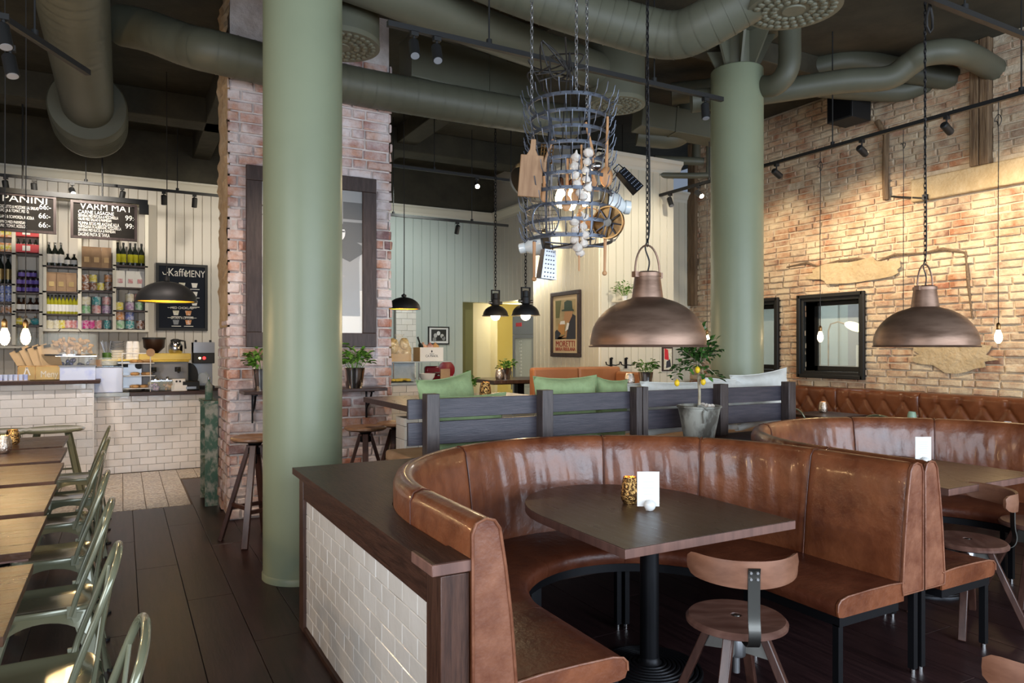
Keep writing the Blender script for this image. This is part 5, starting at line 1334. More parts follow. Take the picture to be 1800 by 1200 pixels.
# framed photograph on pillar
fx0, fx1 = ux(433, 6.66), ux(662, 6.66); fz0, fz1 = 1.54, uz(288, fx0, 6.66)
pf = thing('framed_photograph', 'large black and white street photograph in a brown wooden frame on the pillar', 'picture', (fx0, 6.66, fz0))
FW, FH = fx1 - fx0, fz1 - fz0; t = .135
for nm, a, b_ in (('frame_rail', (0, 0), (FW, t)), ('frame_rail', (0, FH - t), (FW, FH)), ('frame_stile', (0, t), (t, FH - t)), ('frame_stile', (FW - t, t), (FW, FH - t))):
    MB().box((a[0], 0, a[1]), (b_[0], .045, b_[1])).build(nm, 'bframe', pf, bevel=.005)
def flat(poly, m, nm, parent, y, base=(0, 0)):
    return MB().prism([(x + base[0], z + base[1]) for x, z in poly], 0, .0012, tf=lambda p: Vector((p.x, y - p.z, p.y))).build(nm, m, parent)
def rect(x0, z0, x1, z1): return [(x0, z0), (x1, z0), (x1, z1), (x0, z1)]
MB().box((t, .03, t), (FW - t, .04, FH - t)).build('print', 'bwm', pf)
iw, ih = FW - 2 * t, FH - 2 * t; B = (t, t)
flat(rect(0, 0, iw, ih * .3), 'paper', 'print_pavement', pf, .0292, B); flat(rect(0, ih * .3, iw, ih * .60), 'bwh', 'print_wall', pf, .0294, B)
flat(rect(0, ih * .5, iw * .2, ih), 'bwl', 'print_left_building', pf, .0286, B)
flat(rect(.02, ih * .43, iw * .17, ih * .5), 'bwd', 'print_sign', pf, .0282, B); flat(rect(.03, ih * .32, iw * .16, ih * .41), 'bwd', 'print_sign', pf, .0282, B)
flat(rect(.05, ih * .34, iw * .13, ih * .39), 'bwl', 'print_sign_mark', pf, .0272, B); flat(rect(0, ih * .16, iw * .2, ih * .31), 'bwl', 'print_base', pf, .0284, B)
flat(rect(.0, ih * .78, iw * .2, ih * .785), 'bwd', 'print_line', pf, .0272, B); flat([(0, ih * .84), (iw * .2, ih * .74), (iw * .2, ih * .75), (0, ih * .85)], 'bwd', 'print_line', pf, .0272, B)
flat(rect(iw * .5, ih * .6, iw * .78, ih), 'bwd', 'print_doorway', pf, .0284, B); flat(rect(iw * .745, ih * .6, iw * .775, ih), 'bwh', 'print_jamb', pf, .0276, B)
flat(rect(iw * .80, ih * .64, iw, ih * .78), 'bwd', 'print_window', pf, .0280, B); flat(rect(iw * .80, ih * .80, iw, ih * .92), 'bwd', 'print_window', pf, .0280, B)
mx_ = iw * .87
flat([(mx_ - .17, ih * .12), (mx_ + .10, ih * .12), (mx_ + .09, ih * .5), (mx_ + .11, ih * .62), (mx_ + .02, ih * .66), (mx_ - .15, ih * .65), (mx_ - .2, ih * .5)], 'bwm', 'print_coat', pf, .0264, B)
flat([(mx_ + .0, ih * .50), (mx_ + .12, ih * .56), (mx_ + .115, ih * .62), (mx_ + .02, ih * .66), (mx_ - .15, ih * .66), (mx_ - .16, ih * .55)], 'bwd', 'print_shoulder', pf, .0254, B)
flat([(mx_ - .1 + .055 * cos(a), ih * .70 + .075 * sin(a)) for a in [2 * pi * k / 16 for k in range(16)]], 'bwl', 'print_face', pf, .0244, B)
flat([(mx_ - .1 + .065 * cos(a), ih * .725 + .06 * sin(a)) for a in [pi * k / 10 for k in range(11)]], 'bwd', 'print_hair', pf, .0234, B)
flat(rect(mx_ - .09, ih * .705, mx_ - .05, ih * .715), 'bwd', 'print_glasses', pf, .0230, B)
MB().box((t, .021, t), (FW - t, .0215, FH - t)).build('glazing', mat('picture_glass', (1, 1, 1), .03, alpha=.05, spec=.15), pf)

# ================================================================ BAR STOOLS at the pillar
def bar_stool(label, X, Y, rz):
    t = thing('bar_stool', label, 'bar stool', (X, Y, 0), rz); H = .83
    MB().lathe([(.002, H - .006), (.14, H - .008), (.17, H), (.187, H - .008), (.188, H - .022), (.165, H - .036), (.01, H - .036)], n=40).build('seat', 'barseat', t)
    MB().cyl((0, 0, H - .22), (0, 0, H - .036), .016, n=12).lathe([(.03, H - .09), (.06, H - .05), (.06, H - .036), (.01, H - .036)], n=16).build('spindle', 'iron', t)
    feet = []
    for k in range(4):
        a = pi / 4 + k * pi / 2; u = Vector((cos(a), sin(a), 0)); s_ = Vector((-u.y, u.x, 0)); feet.append(u)
        MB().bar(u * .045 + Vector((0, 0, H - .07)), u * .27, .032, .05, up=tuple(s_)).build('leg', 'legwood', t, bevel=.004)
    for k in range(4):
        z = .26 + .03 * (k % 2); q = 1 - z / (H - .07); r = .045 + (.27 - .045) * q
        MB().bar(feet[k] * r + Vector((0, 0, z)), feet[(k + 1) % 4] * r + Vector((0, 0, z)), .022, .03).build('footrest', 'legwood', t)
    MB().lathe([(.05, H - .14), (.055, H - .13), (.055, H - .09), (.03, H - .08)], n=12).build('collar', 'iron', t)
bar_stool('tall wooden bar stool at the pillar left of the green column', .93, 5.97, .35)
bar_stool('tall wooden bar stool at the pillar right of the green column', 1.92, 6.25, .5)
bar_stool('tall wooden bar stool half hidden under the high table', ux(700, 6.4), 6.45, .1)

# weathered green shelf between bar and pillar
ws = thing('weathered_shelf_unit', 'weathered green painted shelf unit against the brick pillar side', 'shelf unit', (.70, 7.45, 0)); ws.scale = (.58, .62, .97)
MB().box((0, 0, 0), (.2, .025, 1.02)).build('side', 'weather', ws); MB().box((0, .75, 0), (.2, .775, 1.02)).build('side', 'weather', ws)
for z in (.08, .42, .75): MB().box((0, .025, z), (.2, .75, z + .025)).build('shelf', 'weather', ws)
MB().box((-.02, -.02, 1.02), (.22, .8, 1.05)).build('top', 'weather', ws); MB().box((.19, .02, .05), (.2, .76, 1.02)).build('back', 'weather', ws)
wbt = thing('green_bottle', 'green and blue bottle on top of the weathered shelf unit', 'bottle', (.75, 7.6, 1.02))
MB().lathe([(.03, 0), (.035, .01), (.035, .14), (.012, .18), (.012, .22), (.001, .222)], n=14).build('glass', 'weather', wbt); MB().lathe([(.013, .2), (.014, .225), (.001, .227)], n=10).build('cap', 'steel', wbt)

# ================================================================ LEFT TABLES AND GREEN METAL CHAIRS
def cafe_table(label, y0, y1, x1=-.31, x0=-1.35):
    t = thing('cafe_table', label, 'table', ((x0 + x1) / 2, (y0 + y1) / 2, 0)); a, b_ = (x1 - x0) / 2, (y1 - y0) / 2
    n = 5
    for k in range(n):
        q0, q1 = -b_ + 2 * b_ * k / n, -b_ + 2 * b_ * (k + 1) / n
        MB().box((-a, q0 + .0004, .722), (a, q1 - .0004, .75)).build('tabletop_plank', 'topx', t, bevel=.0012)
    MB().box((-a + .01, -b_ + .01, .712), (a - .01, b_ - .01, .722)).build('under_frame', 'edge', t)
    MB().lathe([(.2, 0), (.2, .015), (.05, .03), (.035, .05), (.035, .712)], n=24).build('pedestal', 'iron', t)
tabs = [(1.38, 2.1, 'oak cafe table in the very bottom left corner', -.30), (2.37, 3.12, 'oak cafe table, nearest of the left row fully lit gold', -.285), (3.31, 3.98, 'oak cafe table, second of the left row', -.31), (4.08, 4.86, 'oak cafe table in the middle of the left row', -.33),
        (4.98, 5.75, 'oak cafe table before the last pair of the left row', -.35), (5.87, 6.62, 'oak cafe table carrying the candle holders, last but one', -.38), (6.7, 7.5, 'farthest oak cafe table of the left row', -.42)]
for y0, y1, lab, x1 in tabs: cafe_table(lab, y0, y1, x1)
def cafe_chair(label, X, Y, rz=0):
    # local: seat opens toward -X, back at +X
    t = thing('metal_cafe_chair', label, 'chair', (X, Y, 0), rz); H = .445
    # seat pan
    n = 14; vs = []; 
    def outl(s_, z):
        pts = []
        for k in range(28):
            a = 2 * pi * k / 28; ca, sa = cos(a), sin(a); e = .42
            pts.append((math.copysign(abs(ca) ** e, ca) * .18 * s_, math.copysign(abs(sa) ** e, sa) * (.175 + .0 * ca) * s_, z))
        return pts
    rings = [outl(1.0, H - .03), outl(1.03, H - .012), outl(1.0, H), outl(.93, H - .002), outl(.85, H - .01), outl(.5, H - .016), outl(.05, H - .018)]
    vs = [p for r in rings for p in r]; fs = [(k * 28 + i, k * 28 + (i + 1) % 28, (k + 1) * 28 + (i + 1) % 28, (k + 1) * 28 + i) for k in range(6) for i in range(28)] + [tuple(range(6 * 28, 7 * 28))]
    MB().add(vs, fs).build('seat', 'chairgreen', t, smooth_angle=60)
    # aprons with arched cut
    for s_ in (-1, 1):
        for ax in (0, 1):
            top = []; n = 12; vs = []
            for k in range(n + 1):
                q = k / n * 2 - 1; zb = H - .10 + .055 * (1 - q * q) ** .5 if abs(q) < 1 else H - .10
                zb = H - .045 - .085 * abs(q) ** 2.5
                fl = .012 + .02 * abs(q)
                if ax: base = (q * .168, s_ * (.172)); bb = (q * .178, s_ * (.172 + fl))
                else: base = (s_ * .176, q * .165); bb = (s_ * (.176 + fl), q * .172)
                vs += [(base[0], base[1], H - .015), (bb[0], bb[1], zb)]
            MB().add(vs, [(2 * k, 2 * k + 2, 2 * k + 3, 2 * k + 1) for k in range(n)]).build('apron', 'chairgreen', t)
    for sx in (-1, 1):
        for sy in (-1, 1):
            p0 = Vector((sx * .165, sy * .16, H - .02)); p1 = Vector((sx * .245, sy * .215, 0)); u = Vector((sx, sy, 0)).normalized(); v = Vector((-u.y, u.x, 0))
            vs = []
            for k in range(7):
                q = k / 6; p = p0.lerp(p1, q); w_ = .052 * (1 - q) ** 1.3 + .016; d_ = .02
                vs += [p - v * w_ - u * d_ * 1.2, p + u * .006, p + v * w_ - u * d_ * 1.2, p - u * .004]
            fs = []
            for k in range(6):
                for j in range(4): fs.append((k * 4 + j, k * 4 + (j + 1) % 4, k * 4 + 4 + (j + 1) % 4, k * 4 + 4 + j))
            fs += [(0, 3, 2, 1), (24, 25, 26, 27)]
            lg = MB().add(vs, fs).build('leg', 'chairgreen', t, smooth_angle=25)
            MB().cyl(tuple(p1), tuple(p1 + Vector((0, 0, .012))), .02, n=10).build('rubber_foot', 'blk', lg)
    # hoop back
    hp = [(.10, -.183, H - .03), (.13, -.185, H + .07), (.185, -.182, H + .22), (.225, -.165, H + .33), (.245, -.11, H + .385), (.252, 0, H + .405), (.245, .11, H + .385), (.225, .165, H + .33), (.185, .182, H + .22), (.13, .185, H + .07), (.10, .183, H - .03)]
    MB().tube(smooth_path(hp, 6), .0115, 10).build('back_hoop', 'chairgreen', t)
    for s_ in (-1, 1):
        MB().cbox((.105, s_ * .186, H - .012), (.035, .012, .05)).build('hoop_bracket', 'chairgreen', t)
        MB().tube([(.175, s_ * .12, H - .02), (.197, s_ * .15, H + .14), (.217, s_ * .166, H + .30)], [.008, .007, .006], 8).build('back_strut', 'chairgreen', t)
    b = MB(); vs = []
    for k in range(9):
        q = k / 8; x = .178 + .074 * q; z = H - .01 + .405 * q; w_ = .022 + .03 * q
        vs += [(x, -w_, z), (x + .004, 0, z), (x, w_, z), (x - .003, 0, z)]
    fs = [(k * 4 + j, k * 4 + (j + 1) % 4, k * 4 + 4 + (j + 1) % 4, k * 4 + 4 + j) for k in range(8) for j in range(4)]
    b.add(vs, fs); b.build('back_splat', 'chairgreen', t)
    return t
chair0 = cafe_chair('sage metal hoop-back chair nearest the camera at the bottom left', -.20, 2.0)
for (X, Y, lab) in ((-.26, 2.82, 'sage metal hoop-back chair, second nearest along the left aisle'), (-.29, 3.68, 'sage metal hoop-back chair, third nearest along the left aisle'), (-.32, 4.52, 'sage metal hoop-back chair, fourth along the left aisle'),
                    (-.36, 5.38, 'sage metal hoop-back chair, fifth along the left aisle'), (-.34, 6.2, 'sage metal hoop-back chair at the last but one left table'), (-.35, 7.1, 'sage metal hoop-back chair, farthest of the left aisle row')):
    copy_tree(chair0, (X, Y, 0), 0, lab)
# chairs at the wall tables on the right
for px, lab in ((1392, 'green metal chair half hidden behind the last fence post'), (1548, 'green metal chair showing between two tufted bench tables'), (1722, 'green metal chair at the right edge before the tufted bench')):
    Y = uy(px, 6.75); copy_tree(chair0, (6.96, Y, 0), pi, lab)
def metal_stool(label, px, py):
    Y = 8.7; X = ux(px, Y); z = uz(py, X, Y); t = thing('metal_stool', label, 'stool', (X, Y, 0))
    MB().lathe([(.01, z - .01), (.24, z - .012), (.27, z), (.29, z - .01), (.28, z - .03), (.01, z - .03)], n=36).build('seat', 'chairgreen', t)
    for sx in (-1, 1):
        for sy in (-1, 1): MB().bar((sx * .13, sy * .13, z - .02), (sx * .26, sy * .24, 0), .05, .02).build('leg', 'chairgreen', t)
    MB().bar((-.2, -.19, .25), (.2, -.19, .25), .02).bar((-.2, .19, .25), (.2, .19, .25), .02).build('brace', 'chairgreen', t)
metal_stool('round green metal stool in front of the tiled bar', 93, 752)
metal_stool('round green metal stool at the left edge before the tiled bar', -1, 757)
p = uf(6, 796, .752); votive('hammered_votive', 'silver hammered votive at the left picture edge', p[0], p[1], .752, .055, .13, 'silver')
p = uf(22, 781, .752); votive('pierced_votive', 'dark pierced votive cup on the last left table', p[0], p[1], .752, .052, .12, 'gold')

# ================================================================ TUFTED WALL BENCH, RIGHT
tbch = thing('tufted_bench', 'buttoned brown leather bench running along the brick wall', 'bench', (WX - .06, 0, 0))
def tuft_section(y0, y1):
    pitch = .235; rows = 3; nz = 44; ny = int((y1 - y0) / .018); vs = []
    z0, z1 = .42, 1.03
    btn = []
    for r in range(-1, 5):
        for k in range(int((y1 - y0) / pitch) + 3):
            btn.append((y0 + (k + (.5 if r % 2 else 0)) * pitch - pitch * .25, z1 - .1 - r * .165 if r >= 0 else z1 + .2))
    for j in range(nz + 1):
        z = z0 + (z1 - z0) * j / nz
        for i in range(ny + 1):
            y = y0 + (y1 - y0) * i / ny
            # diamond folds
            u = (y - y0 + pitch * .25) / pitch; v = (z1 - .1 - z) / .165
            a = abs(((u + v / 2) % 1) - .5) * 2; b_ = abs(((u - v / 2) % 1) - .5) * 2   # 1 at fold lines
            fold = max(a, b_) ** 5; bt = (a * b_) ** 7
            if v < 0: fold = (abs((u % 1) - .5) * 2) ** 6; bt = 0
            d = .075 - .022 * fold - .03 * bt
            top = (z1 - z) / .05
            if top < 1: d *= sqrt(max(0, 1 - (1 - top) ** 2)) * .9 + .1
            e = min(i, ny - i) / 2
            if e < 1: d *= .8 + .2 * e
            vs.append((-d - .09, y, z))
    W1 = ny + 1
    fs = [(j * W1 + i, j * W1 + i + 1, (j + 1) * W1 + i + 1, (j + 1) * W1 + i) for j in range(nz) for i in range(ny)]
    k0 = len(vs); vs += [(.0, y0, z1), (.0, y1, z1), (.0, y0, z0), (.0, y1, z0)]
    fs += [tuple(nz * W1 + i for i in range(ny + 1)) + (k0 + 1, k0), (0,) + tuple(j * W1 for j in range(1, nz + 1)) + (k0, k0 + 2)]
    fs += [tuple(j * W1 + ny for j in range(nz + 1)) + (k0 + 1, k0 + 3)]
    MB().add(vs, fs).build('tufted_back', 'tuft', tbch, smooth_angle=80)
ycuts = [1.6, 2.55, 3.45, uy(1620, 7.85), uy(1475, 7.85), 6.9, 8.4]
for a, b_ in zip(ycuts[:-1], ycuts[1:]):
    tuft_section(a + .003, b_ - .003)
    MB().box((-.62, a + .003, .36), (-.1, b_ - .003, .47)).build('seat', 'tuft', tbch, bevel=.025, segs=3)
MB().box((-.55, 1.6, 0), (-.02, 8.4, .36)).build('plinth', 'blk', tbch)
def wall_table(label, px, wy=.62):
    Y = uy(px, 7.15); t = thing('small_table', label, 'table', (7.12, Y, 0))
    MB().box((-.33, -wy / 2, .74), (.33, wy / 2, .77)).build('tabletop', 'top', t, bevel=.002)
    MB().lathe([(.2, 0), (.2, .015), (.04, .03), (.03, .05), (.03, .74)], n=20).build('pedestal', 'iron', t)
    return Y
wall_table('small oak table by the tufted bench under the framed window', 1455); wall_table('small oak table by the tufted bench carrying the green votive', 1632); wall_table('small oak table by the tufted bench at the right picture edge', 1815)
votive('hammered_votive', 'silver votive on the small table under the framed window', 7.2, uy(1447, 7.2), .77, .05, .13, 'silver')
votive('glass_votive', 'pale green glass votive on the small wall table', 7.2, uy(1603, 7.2), .77, .045, .1, 'candleg', lit=False)
votive('glass_votive', 'white glass votive at the far right small table', 7.2, uy(1771, 7.2), .77, .04, .08, 'porc', lit=False)
spk = thing('wall_speaker', 'black box loudspeaker hung high on the brick wall below the ducts', 'speaker', (7.62, uy(1492, 7.62), uz(190, 7.62, uy(1492, 7.62))))
MB().box((-.17, -.17, -.17), (.17, .17, .17)).build('cabinet', 'blk', spk, bevel=.005); MB().box((-.176, -.15, -.15), (-.17, .15, .15)).build('grille', 'grey', spk).data.materials[0] = G['iron']
MB().bar((.17, 0, 0), (.37, 0, .02), .05).build('bracket', 'blk', spk)

# ================================================================ COFFEE BAR
BYF = 9.92
bar = thing('tiled_bar_counter', 'white tiled coffee bar with dark counter top beside the pillar', 'bar counter', (0, BYF, 0))
bxL, bxR = ux(140, BYF), .98
MB().box((bxL, .015, 0), (bxR, .7, .94)).build('body', 'grout', bar)
tile_face(bar, (bxL, .015, 0), (1, 0, 0), bxR - bxL, .0, .94, .178, .083, .004, .012, 'tile2', 300, 5)
for o in bpy.data.objects:
    pass
BTZ = .985
MB().box((ux(228, BYF), -.05, .94), (bxR + .04, .75, BTZ)).build('counter_top', 'wood', bar, bevel=.004)
MB().box((bxL, -.03, .94), (ux(228, BYF) - .002, .75, BTZ)).build('marble_top', 'marble', bar, bevel=.004)
B2Y = 9.55
bar2 = thing('tiled_bar_counter', 'higher white tiled bar section at the far left with brown top', 'bar counter', (0, B2Y, 0))
b2R = ux(163, B2Y)
B2Z = uz(669, ux(90, B2Y), B2Y)
MB().box((-2.3, .015, 0), (b2R, .34, B2Z - .04)).build('body', 'grout', bar2)
tile_face(bar2, (-2.3, .015, 0), (1, 0, 0), b2R + 2.3, .0, B2Z - .04, .2, .092, .004, .012, 'tile2', 180, 6)
MB().box((b2R + .0, .0, 0), (b2R + .012, .34, B2Z - .04)).build('side_tile', 'tile2', bar2)
MB().box((-2.3, -.06, B2Z - .04), (ux(176, B2Y), .55, B2Z)).build('counter_top', 'edge', bar2, bevel=.004).data.materials[0] = G['woody']

# ---- shelving with stock
SY = 11.72
shv = thing('wall_shelving', 'white painted wall shelving filled with tins and bottles behind the bar', 'shelving', (0, SY, 0))
def SX(px): return ux(px, SY)
def SZ(py, px=170): return uz(py, ux(px, SY), SY)
zb_ = SZ(579); ztp = SZ(352)
ups = [24, 73, 138, 201, 259]
for px in (24, 72, 78, 140, 201, 258):
    MB().box((SX(px) - .022, 0, SZ(606, 30) if px < 75 else zb_), (SX(px) + .022, .27, ztp)).build('upright', 'trim', shv)
MB().box((SX(-60), 0, ztp), (SX(262), .27, ztp + .05)).build('cornice_board', 'trim', shv)
MB().box((SX(75), -.02, zb_ - .03), (SX(262), .27, zb_)).build('bottom_board', 'trim', shv)
MB().box((SX(-60), -.02, SZ(608, 40) - .03), (SX(76), .27, SZ(608, 40))).build('bottom_board', 'trim', shv)
bays = {'A': (-20, 22, [442, 497, 530, 550]), 'B': (27, 70, [444, 513, 546, 571]), 'C': (79, 137, [466, 511, 551]), 'D': (142, 198, [469, 510, 551]), 'E': (203, 256, [465, 504, 545])}
for k, (a, b_, zs) in bays.items():
    for z in zs:
        MB().box((SX(a) - .03, .0, SZ(z, a) - .022), (SX(b_) + .03, .26, SZ(z, a))).build('shelf', 'wood', shv)
for i, (px, py) in enumerate(((50, 444), (124, 467), (169, 470), (230, 467), (48, 547), (110, 552), (172, 512), (152, 512), (62, 514))):
    pass
ORD = ['first', 'second', 'third', 'fourth', 'fifth', 'sixth', 'seventh', 'eighth', 'ninth', 'tenth', 'eleventh']
def nth(label, i): return ORD[i] + ' ' + label + ', from left'
def bottle(name, label, group, pxs, zpy, h, r, m, lab=None, neck=.3, capm='blk', y=.12, zref=None, nm='bottle'):
    first = None
    for i, px in enumerate(pxs):
        X = SX(px); z = SZ(zpy, pxs[0]) + .001 if zref is None else zref
        if first is None:
            t = thing(nm, nth(label, 0), 'bottle' if 'bottle' in nm else nm.split('_')[-1], (X, SY + y, z), group=group); first = t
            MB().lathe([(r * .95, 0), (r, .008), (r, h * (1 - neck) * .86), (r * .36, h * (1 - neck) * 1.12), (r * .33, h * .93), (r * .38, h * .94), (r * .38, h), (.001, h)], n=14).build('glass', m, t)
            if lab: MB().lathe([(r * 1.02, h * .14), (r * 1.02, h * .5)], n=14).build('paper_label', lab, t)
            MB().lathe([(r * .4, h * .9), (r * .4, h * 1.01), (.001, h * 1.012)], n=10).build('cap', capm, t)
        else: copy_tree(first, (X, SY + y, z), label=nth(label, i))
def tins(label, group, items, r=.055, h=.125, y=.11):
    """items: (px, py_base, material, level)"""
    proto = None
    seen_ = {}
    for px, zpy, m, lv in items:
        z = SZ(zpy, px) + .001 + lv * (h + .002)
        lb_ = label.get(m, 'printed tin') if isinstance(label, dict) else label
        tot_ = sum(1 for q in items if q[2] == m); seen_[m] = seen_.get(m, 0) + 1
        if any(q[3] for q in items) and sum(1 for q in items if q[0] == px) > 1: lb_ += ', upper one of its pair' if lv else ', lower one of its pair'
        lb_ = lb_.replace(' on the upper shelf of the right bay', ' on the right bay upper shelf').replace(' on the bottom shelf of the right bay', ' on the right bay bottom shelf').replace(' glinting on the middle bay second shelf', ' on the middle bay second shelf')
        if tot_ > 1: lb_ = ORD[seen_[m] - 1] + ' ' + lb_
        t = thing('food_tin', lb_, 'tin', (SX(px), SY + y, z), group=group)
        MB().lathe([(r, .004), (r, h - .004)], n=18).build('wrapper', m, t)
        MB().lathe([(r * .3, 0), (r * 1.02, 0), (r * 1.02, .006), (r, .008)], n=18).lathe([(r * 1.02, h - .008), (r * 1.02, h), (r * .9, h), (r * .88, h - .006), (.001, h - .006)], n=18).build('rim', 'steelb', t)
H_ = lambda a, b_: (b_ - a) * (S_ * SX(170) + C_ * SY) / 1250
bottle('b', 'dark swing-top bottle with pale label', 'swing-top bottles on the top shelf', (84.5, 95.5, 106), 466, H_(425, 466), .042, 'dkglass', 'paper', capm='steel')
bottle('b', 'squat dark bottle beside the swing-top ones', 'squat bottles on the top shelf', (118, 129.5), 466, H_(445, 466), .038, 'dkglass', 'paper')
bottle('b', 'dark wine bottle on the top right shelf', 'wine bottles on the top right shelf', (207, 217, 229, 238, 249), 465, H_(424, 465), .038, 'dkglass', 'oil')
bottle('b', 'olive oil bottle in the tight lower left row', 'olive oil bottles in a row', tuple(83.5 + 6.6 * i for i in range(9)), 551, H_(518, 551), .027, 'oil', 'paper', neck=.25)
bottle('b', 'brown sauce bottle in the narrow bay', 'brown sauce bottles', (31, 40, 52, 63), 546, H_(523, 546), .040, 'cork', 'paper', neck=.35)
bottle('b', 'very tall black bottle in the far left bay', 'black bottles at the far left', (-2, 12), 497, H_(448, 497), .045, 'dkglass', 'bronze')
# purple jars pyramid
it = [(30, 0), (43, 0), (53, 0), (63, 0), (32, 1), (42, 1), (52, 1), (62, 1), (36, 2), (47, 2), (57, 2)]
first = None
for q_, (px, lv) in enumerate(it):
    lb_ = 'purple labelled dark jam jar, ' + ['first', 'second', 'third', 'fourth'][(q_ % 4) if q_ < 8 else q_ - 8] + ' from left in the ' + ['bottom', 'middle', 'top'][lv] + ' row of the pyramid'
    z = SZ(513, 45) + .001 + lv * .102
    if first is None:
        first = thing('jam_jar', lb_, 'jar', (SX(px), SY + .12, z), group='jam jar pyramid')
        MB().lathe([(.034, 0), (.040, .008), (.040, .08), (.034, .085)], n=16).build('glass', 'jam', first)
        MB().lathe([(.0415, .015), (.0415, .068)], n=16).build('paper_label', 'purple', first); MB().lathe([(.037, .084), (.037, .1), (.001, .1)], n=14).build('lid', 'blk', first)
    else: copy_tree(first, (SX(px), SY + .12, z), label=lb_)
names = {'t_cream': 'cream printed tin', 't_pink': 'bright pink printed tin', 't_teal': 'teal printed tin', 't_green': 'green printed tin', 't_blue': 'blue printed tin', 't_rose': 'rose printed tin', 't_yel': 'yellow labelled tin', 't_brown': 'brown jar-like tin', 't_orange': 'orange and white tin', 't_mauve': 'mauve printed tin'}
tins({k: v + ' in the long bottom row' for k, v in names.items()}, 'tins in the bottom row', [(86, 578, 't_cream', 0), (98, 578, 't_cream', 0), (108, 578, 't_yel', 0), (119, 578, 't_rose', 0), (129, 578, 't_rose', 0), (139.5, 578, 't_mauve', 0), (151, 578, 't_pink', 0), (160, 578, 't_pink', 0), (172, 578, 't_rose', 0), (188, 578, 't_teal', 0)], h=.13, r=.046)
tins({k: v + ' stacked in pairs in the middle bay' for k, v in names.items()}, 'stacked tins in the middle bay', [(151, 551, 't_green', 0), (151, 551, 't_cream', 1), (169, 551, 't_rose', 0), (169, 551, 't_teal', 1), (187, 551, 't_mauve', 0), (187, 551, 't_rose', 1)], h=.122, r=.058)
tins({k: v + ' on the upper shelf of the right bay' for k, v in names.items()}, 'tins on the upper right bay shelf', [(209, 545, 't_yel', 0), (228, 545, 't_mauve', 0), (228, 545, 't_cream', 1), (245, 545, 't_green', 0), (245, 545, 't_rose', 1)], h=.122, r=.058)
tins({k: v + ' on the bottom shelf of the right bay' for k, v in names.items()}, 'tins on the bottom right bay shelf', [(211, 578, 't_green', 0), (211, 578, 't_orange', 1), (228, 578, 't_teal', 0), (228, 578, 't_blue', 1), (247, 578, 't_brown', 0)], h=.125, r=.06)
tins('silver and blue tin in the far left bay', 'tins at the far left', [(2, 530, 't_blue', 0), (13, 530, 't_blue', 0), (2, 530, 't_blue', 1), (13, 530, 't_blue', 1)], h=.11, r=.045)
tins('amber preserve pot in the far left bay', 'preserve pots at the far left', [(5, 550, 't_orange', 0), (14, 550, 't_orange', 0)], h=.1, r=.042)
tins({k: v + ' glinting on the middle bay second shelf' for k, v in names.items()}, 'preserve jars on the middle shelf', [(150, 510, 't_brown', 0), (150, 510, 't_brown', 1), (163, 510, 't_brown', 0), (163, 510, 't_yel', 1), (176, 510, 't_yel', 0), (190, 510, 't_brown', 0), (190, 510, 't_orange', 1)], h=.115, r=.05)
def bag(label, group, pxs, zpy, w_, h, m, printm=None, y=.1):
    first = None
    for i, px in enumerate(pxs):
        X = SX(px); z = SZ(zpy, pxs[0]) + .001
        if first is None:
            t = first = thing('paper_bag', nth(label, 0), 'bag', (X, SY + y, z), group=group); a = w_ / 2
            vs = [(-a, -.045, 0), (a, -.045, 0), (a, .045, 0), (-a, .045, 0), (-a * 1.03, -.05, h * .5), (a * 1.03, -.05, h * .5), (a, .05, h * .5), (-a, .05, h * .5), (-a * .96, -.012, h * .93), (a * .96, -.012, h * .93), (a * .96, .012, h * .93), (-a * .96, .012, h * .93), (-a * .95, -.008, h), (a * .95, -.008, h), (a * .95, .0, h), (-a * .95, .0, h)]
            MB().add(vs, [(3, 2, 1, 0)] + [(k * 4 + j, k * 4 + (j + 1) % 4, k * 4 + 4 + (j + 1) % 4, k * 4 + 4 + j) for k in range(3) for j in range(4)] + [(12, 13, 14, 15)], False).build('bag', m, t)
            MB().box((-a * .5, -.056, h * .25), (a * .5, -.05, h * .5)).build('paper_label', printm or 'mdf', t)
            MB().box((-a * .97, -.016, h * .94), (a * .97, -.01, h)).build('fold', m, t)
        else: copy_tree(first, (X, SY + y, z), label=nth(label, i))
bag('brown kraft coffee bag on the top shelf of the middle bay', 'kraft bags', (152, 169.5, 187), 469, .125, H_(432, 469), 'kraft')
bag('white coffee bag with pink print in the right bay', 'white coffee bags', (211.5, 229.5, 246), 504, .122, H_(474, 504), 'paper', 't_rose')
bag('brown patterned pasta bag in the left bay', 'pasta bags', (90, 107, 125), 511, .125, H_(478, 511), 'kraft', 'bronze')
rp = None
for k, py in enumerate((444, 418)):
    t = thing('bottle_carrier', 'red six-pack bottle carrier in the narrow bay, %s of two' % ('lower' if k == 0 else 'upper'), 'carrier', (SX(46), SY + .1, SZ(443, 45) + .001 + k * .22))
    MB().box((-.15, -.08, 0), (.15, .08, .11)).build('carton', 'tin1', t); MB().box((-.045, -.084, .02), (.045, -.08, .09)).build('white_emblem', 'paper', t)
    for j in range(4): MB().lathe([(.02, .11), (.02, .14), (.01, .16), (.01, .19)], n=10, c=(-.1 + j * .067, 0, 0)).build('bottle_neck', 'dkglass', t)
for k, py in enumerate((442, 418)):
    t = thing('bottle_carrier', 'orange bottle carton in the far left bay, %s of two' % ('lower' if k == 0 else 'upper'), 'carrier', (SX(10), SY + .1, SZ(442, 10) + .001 + k * .2))
    MB().box((-.1, -.08, 0), (.1, .08, .12)).build('carton', 't_orange', t); MB().box((-.06, -.084, .03), (.06, -.08, .09)).build('emblem', 't_yel', t)
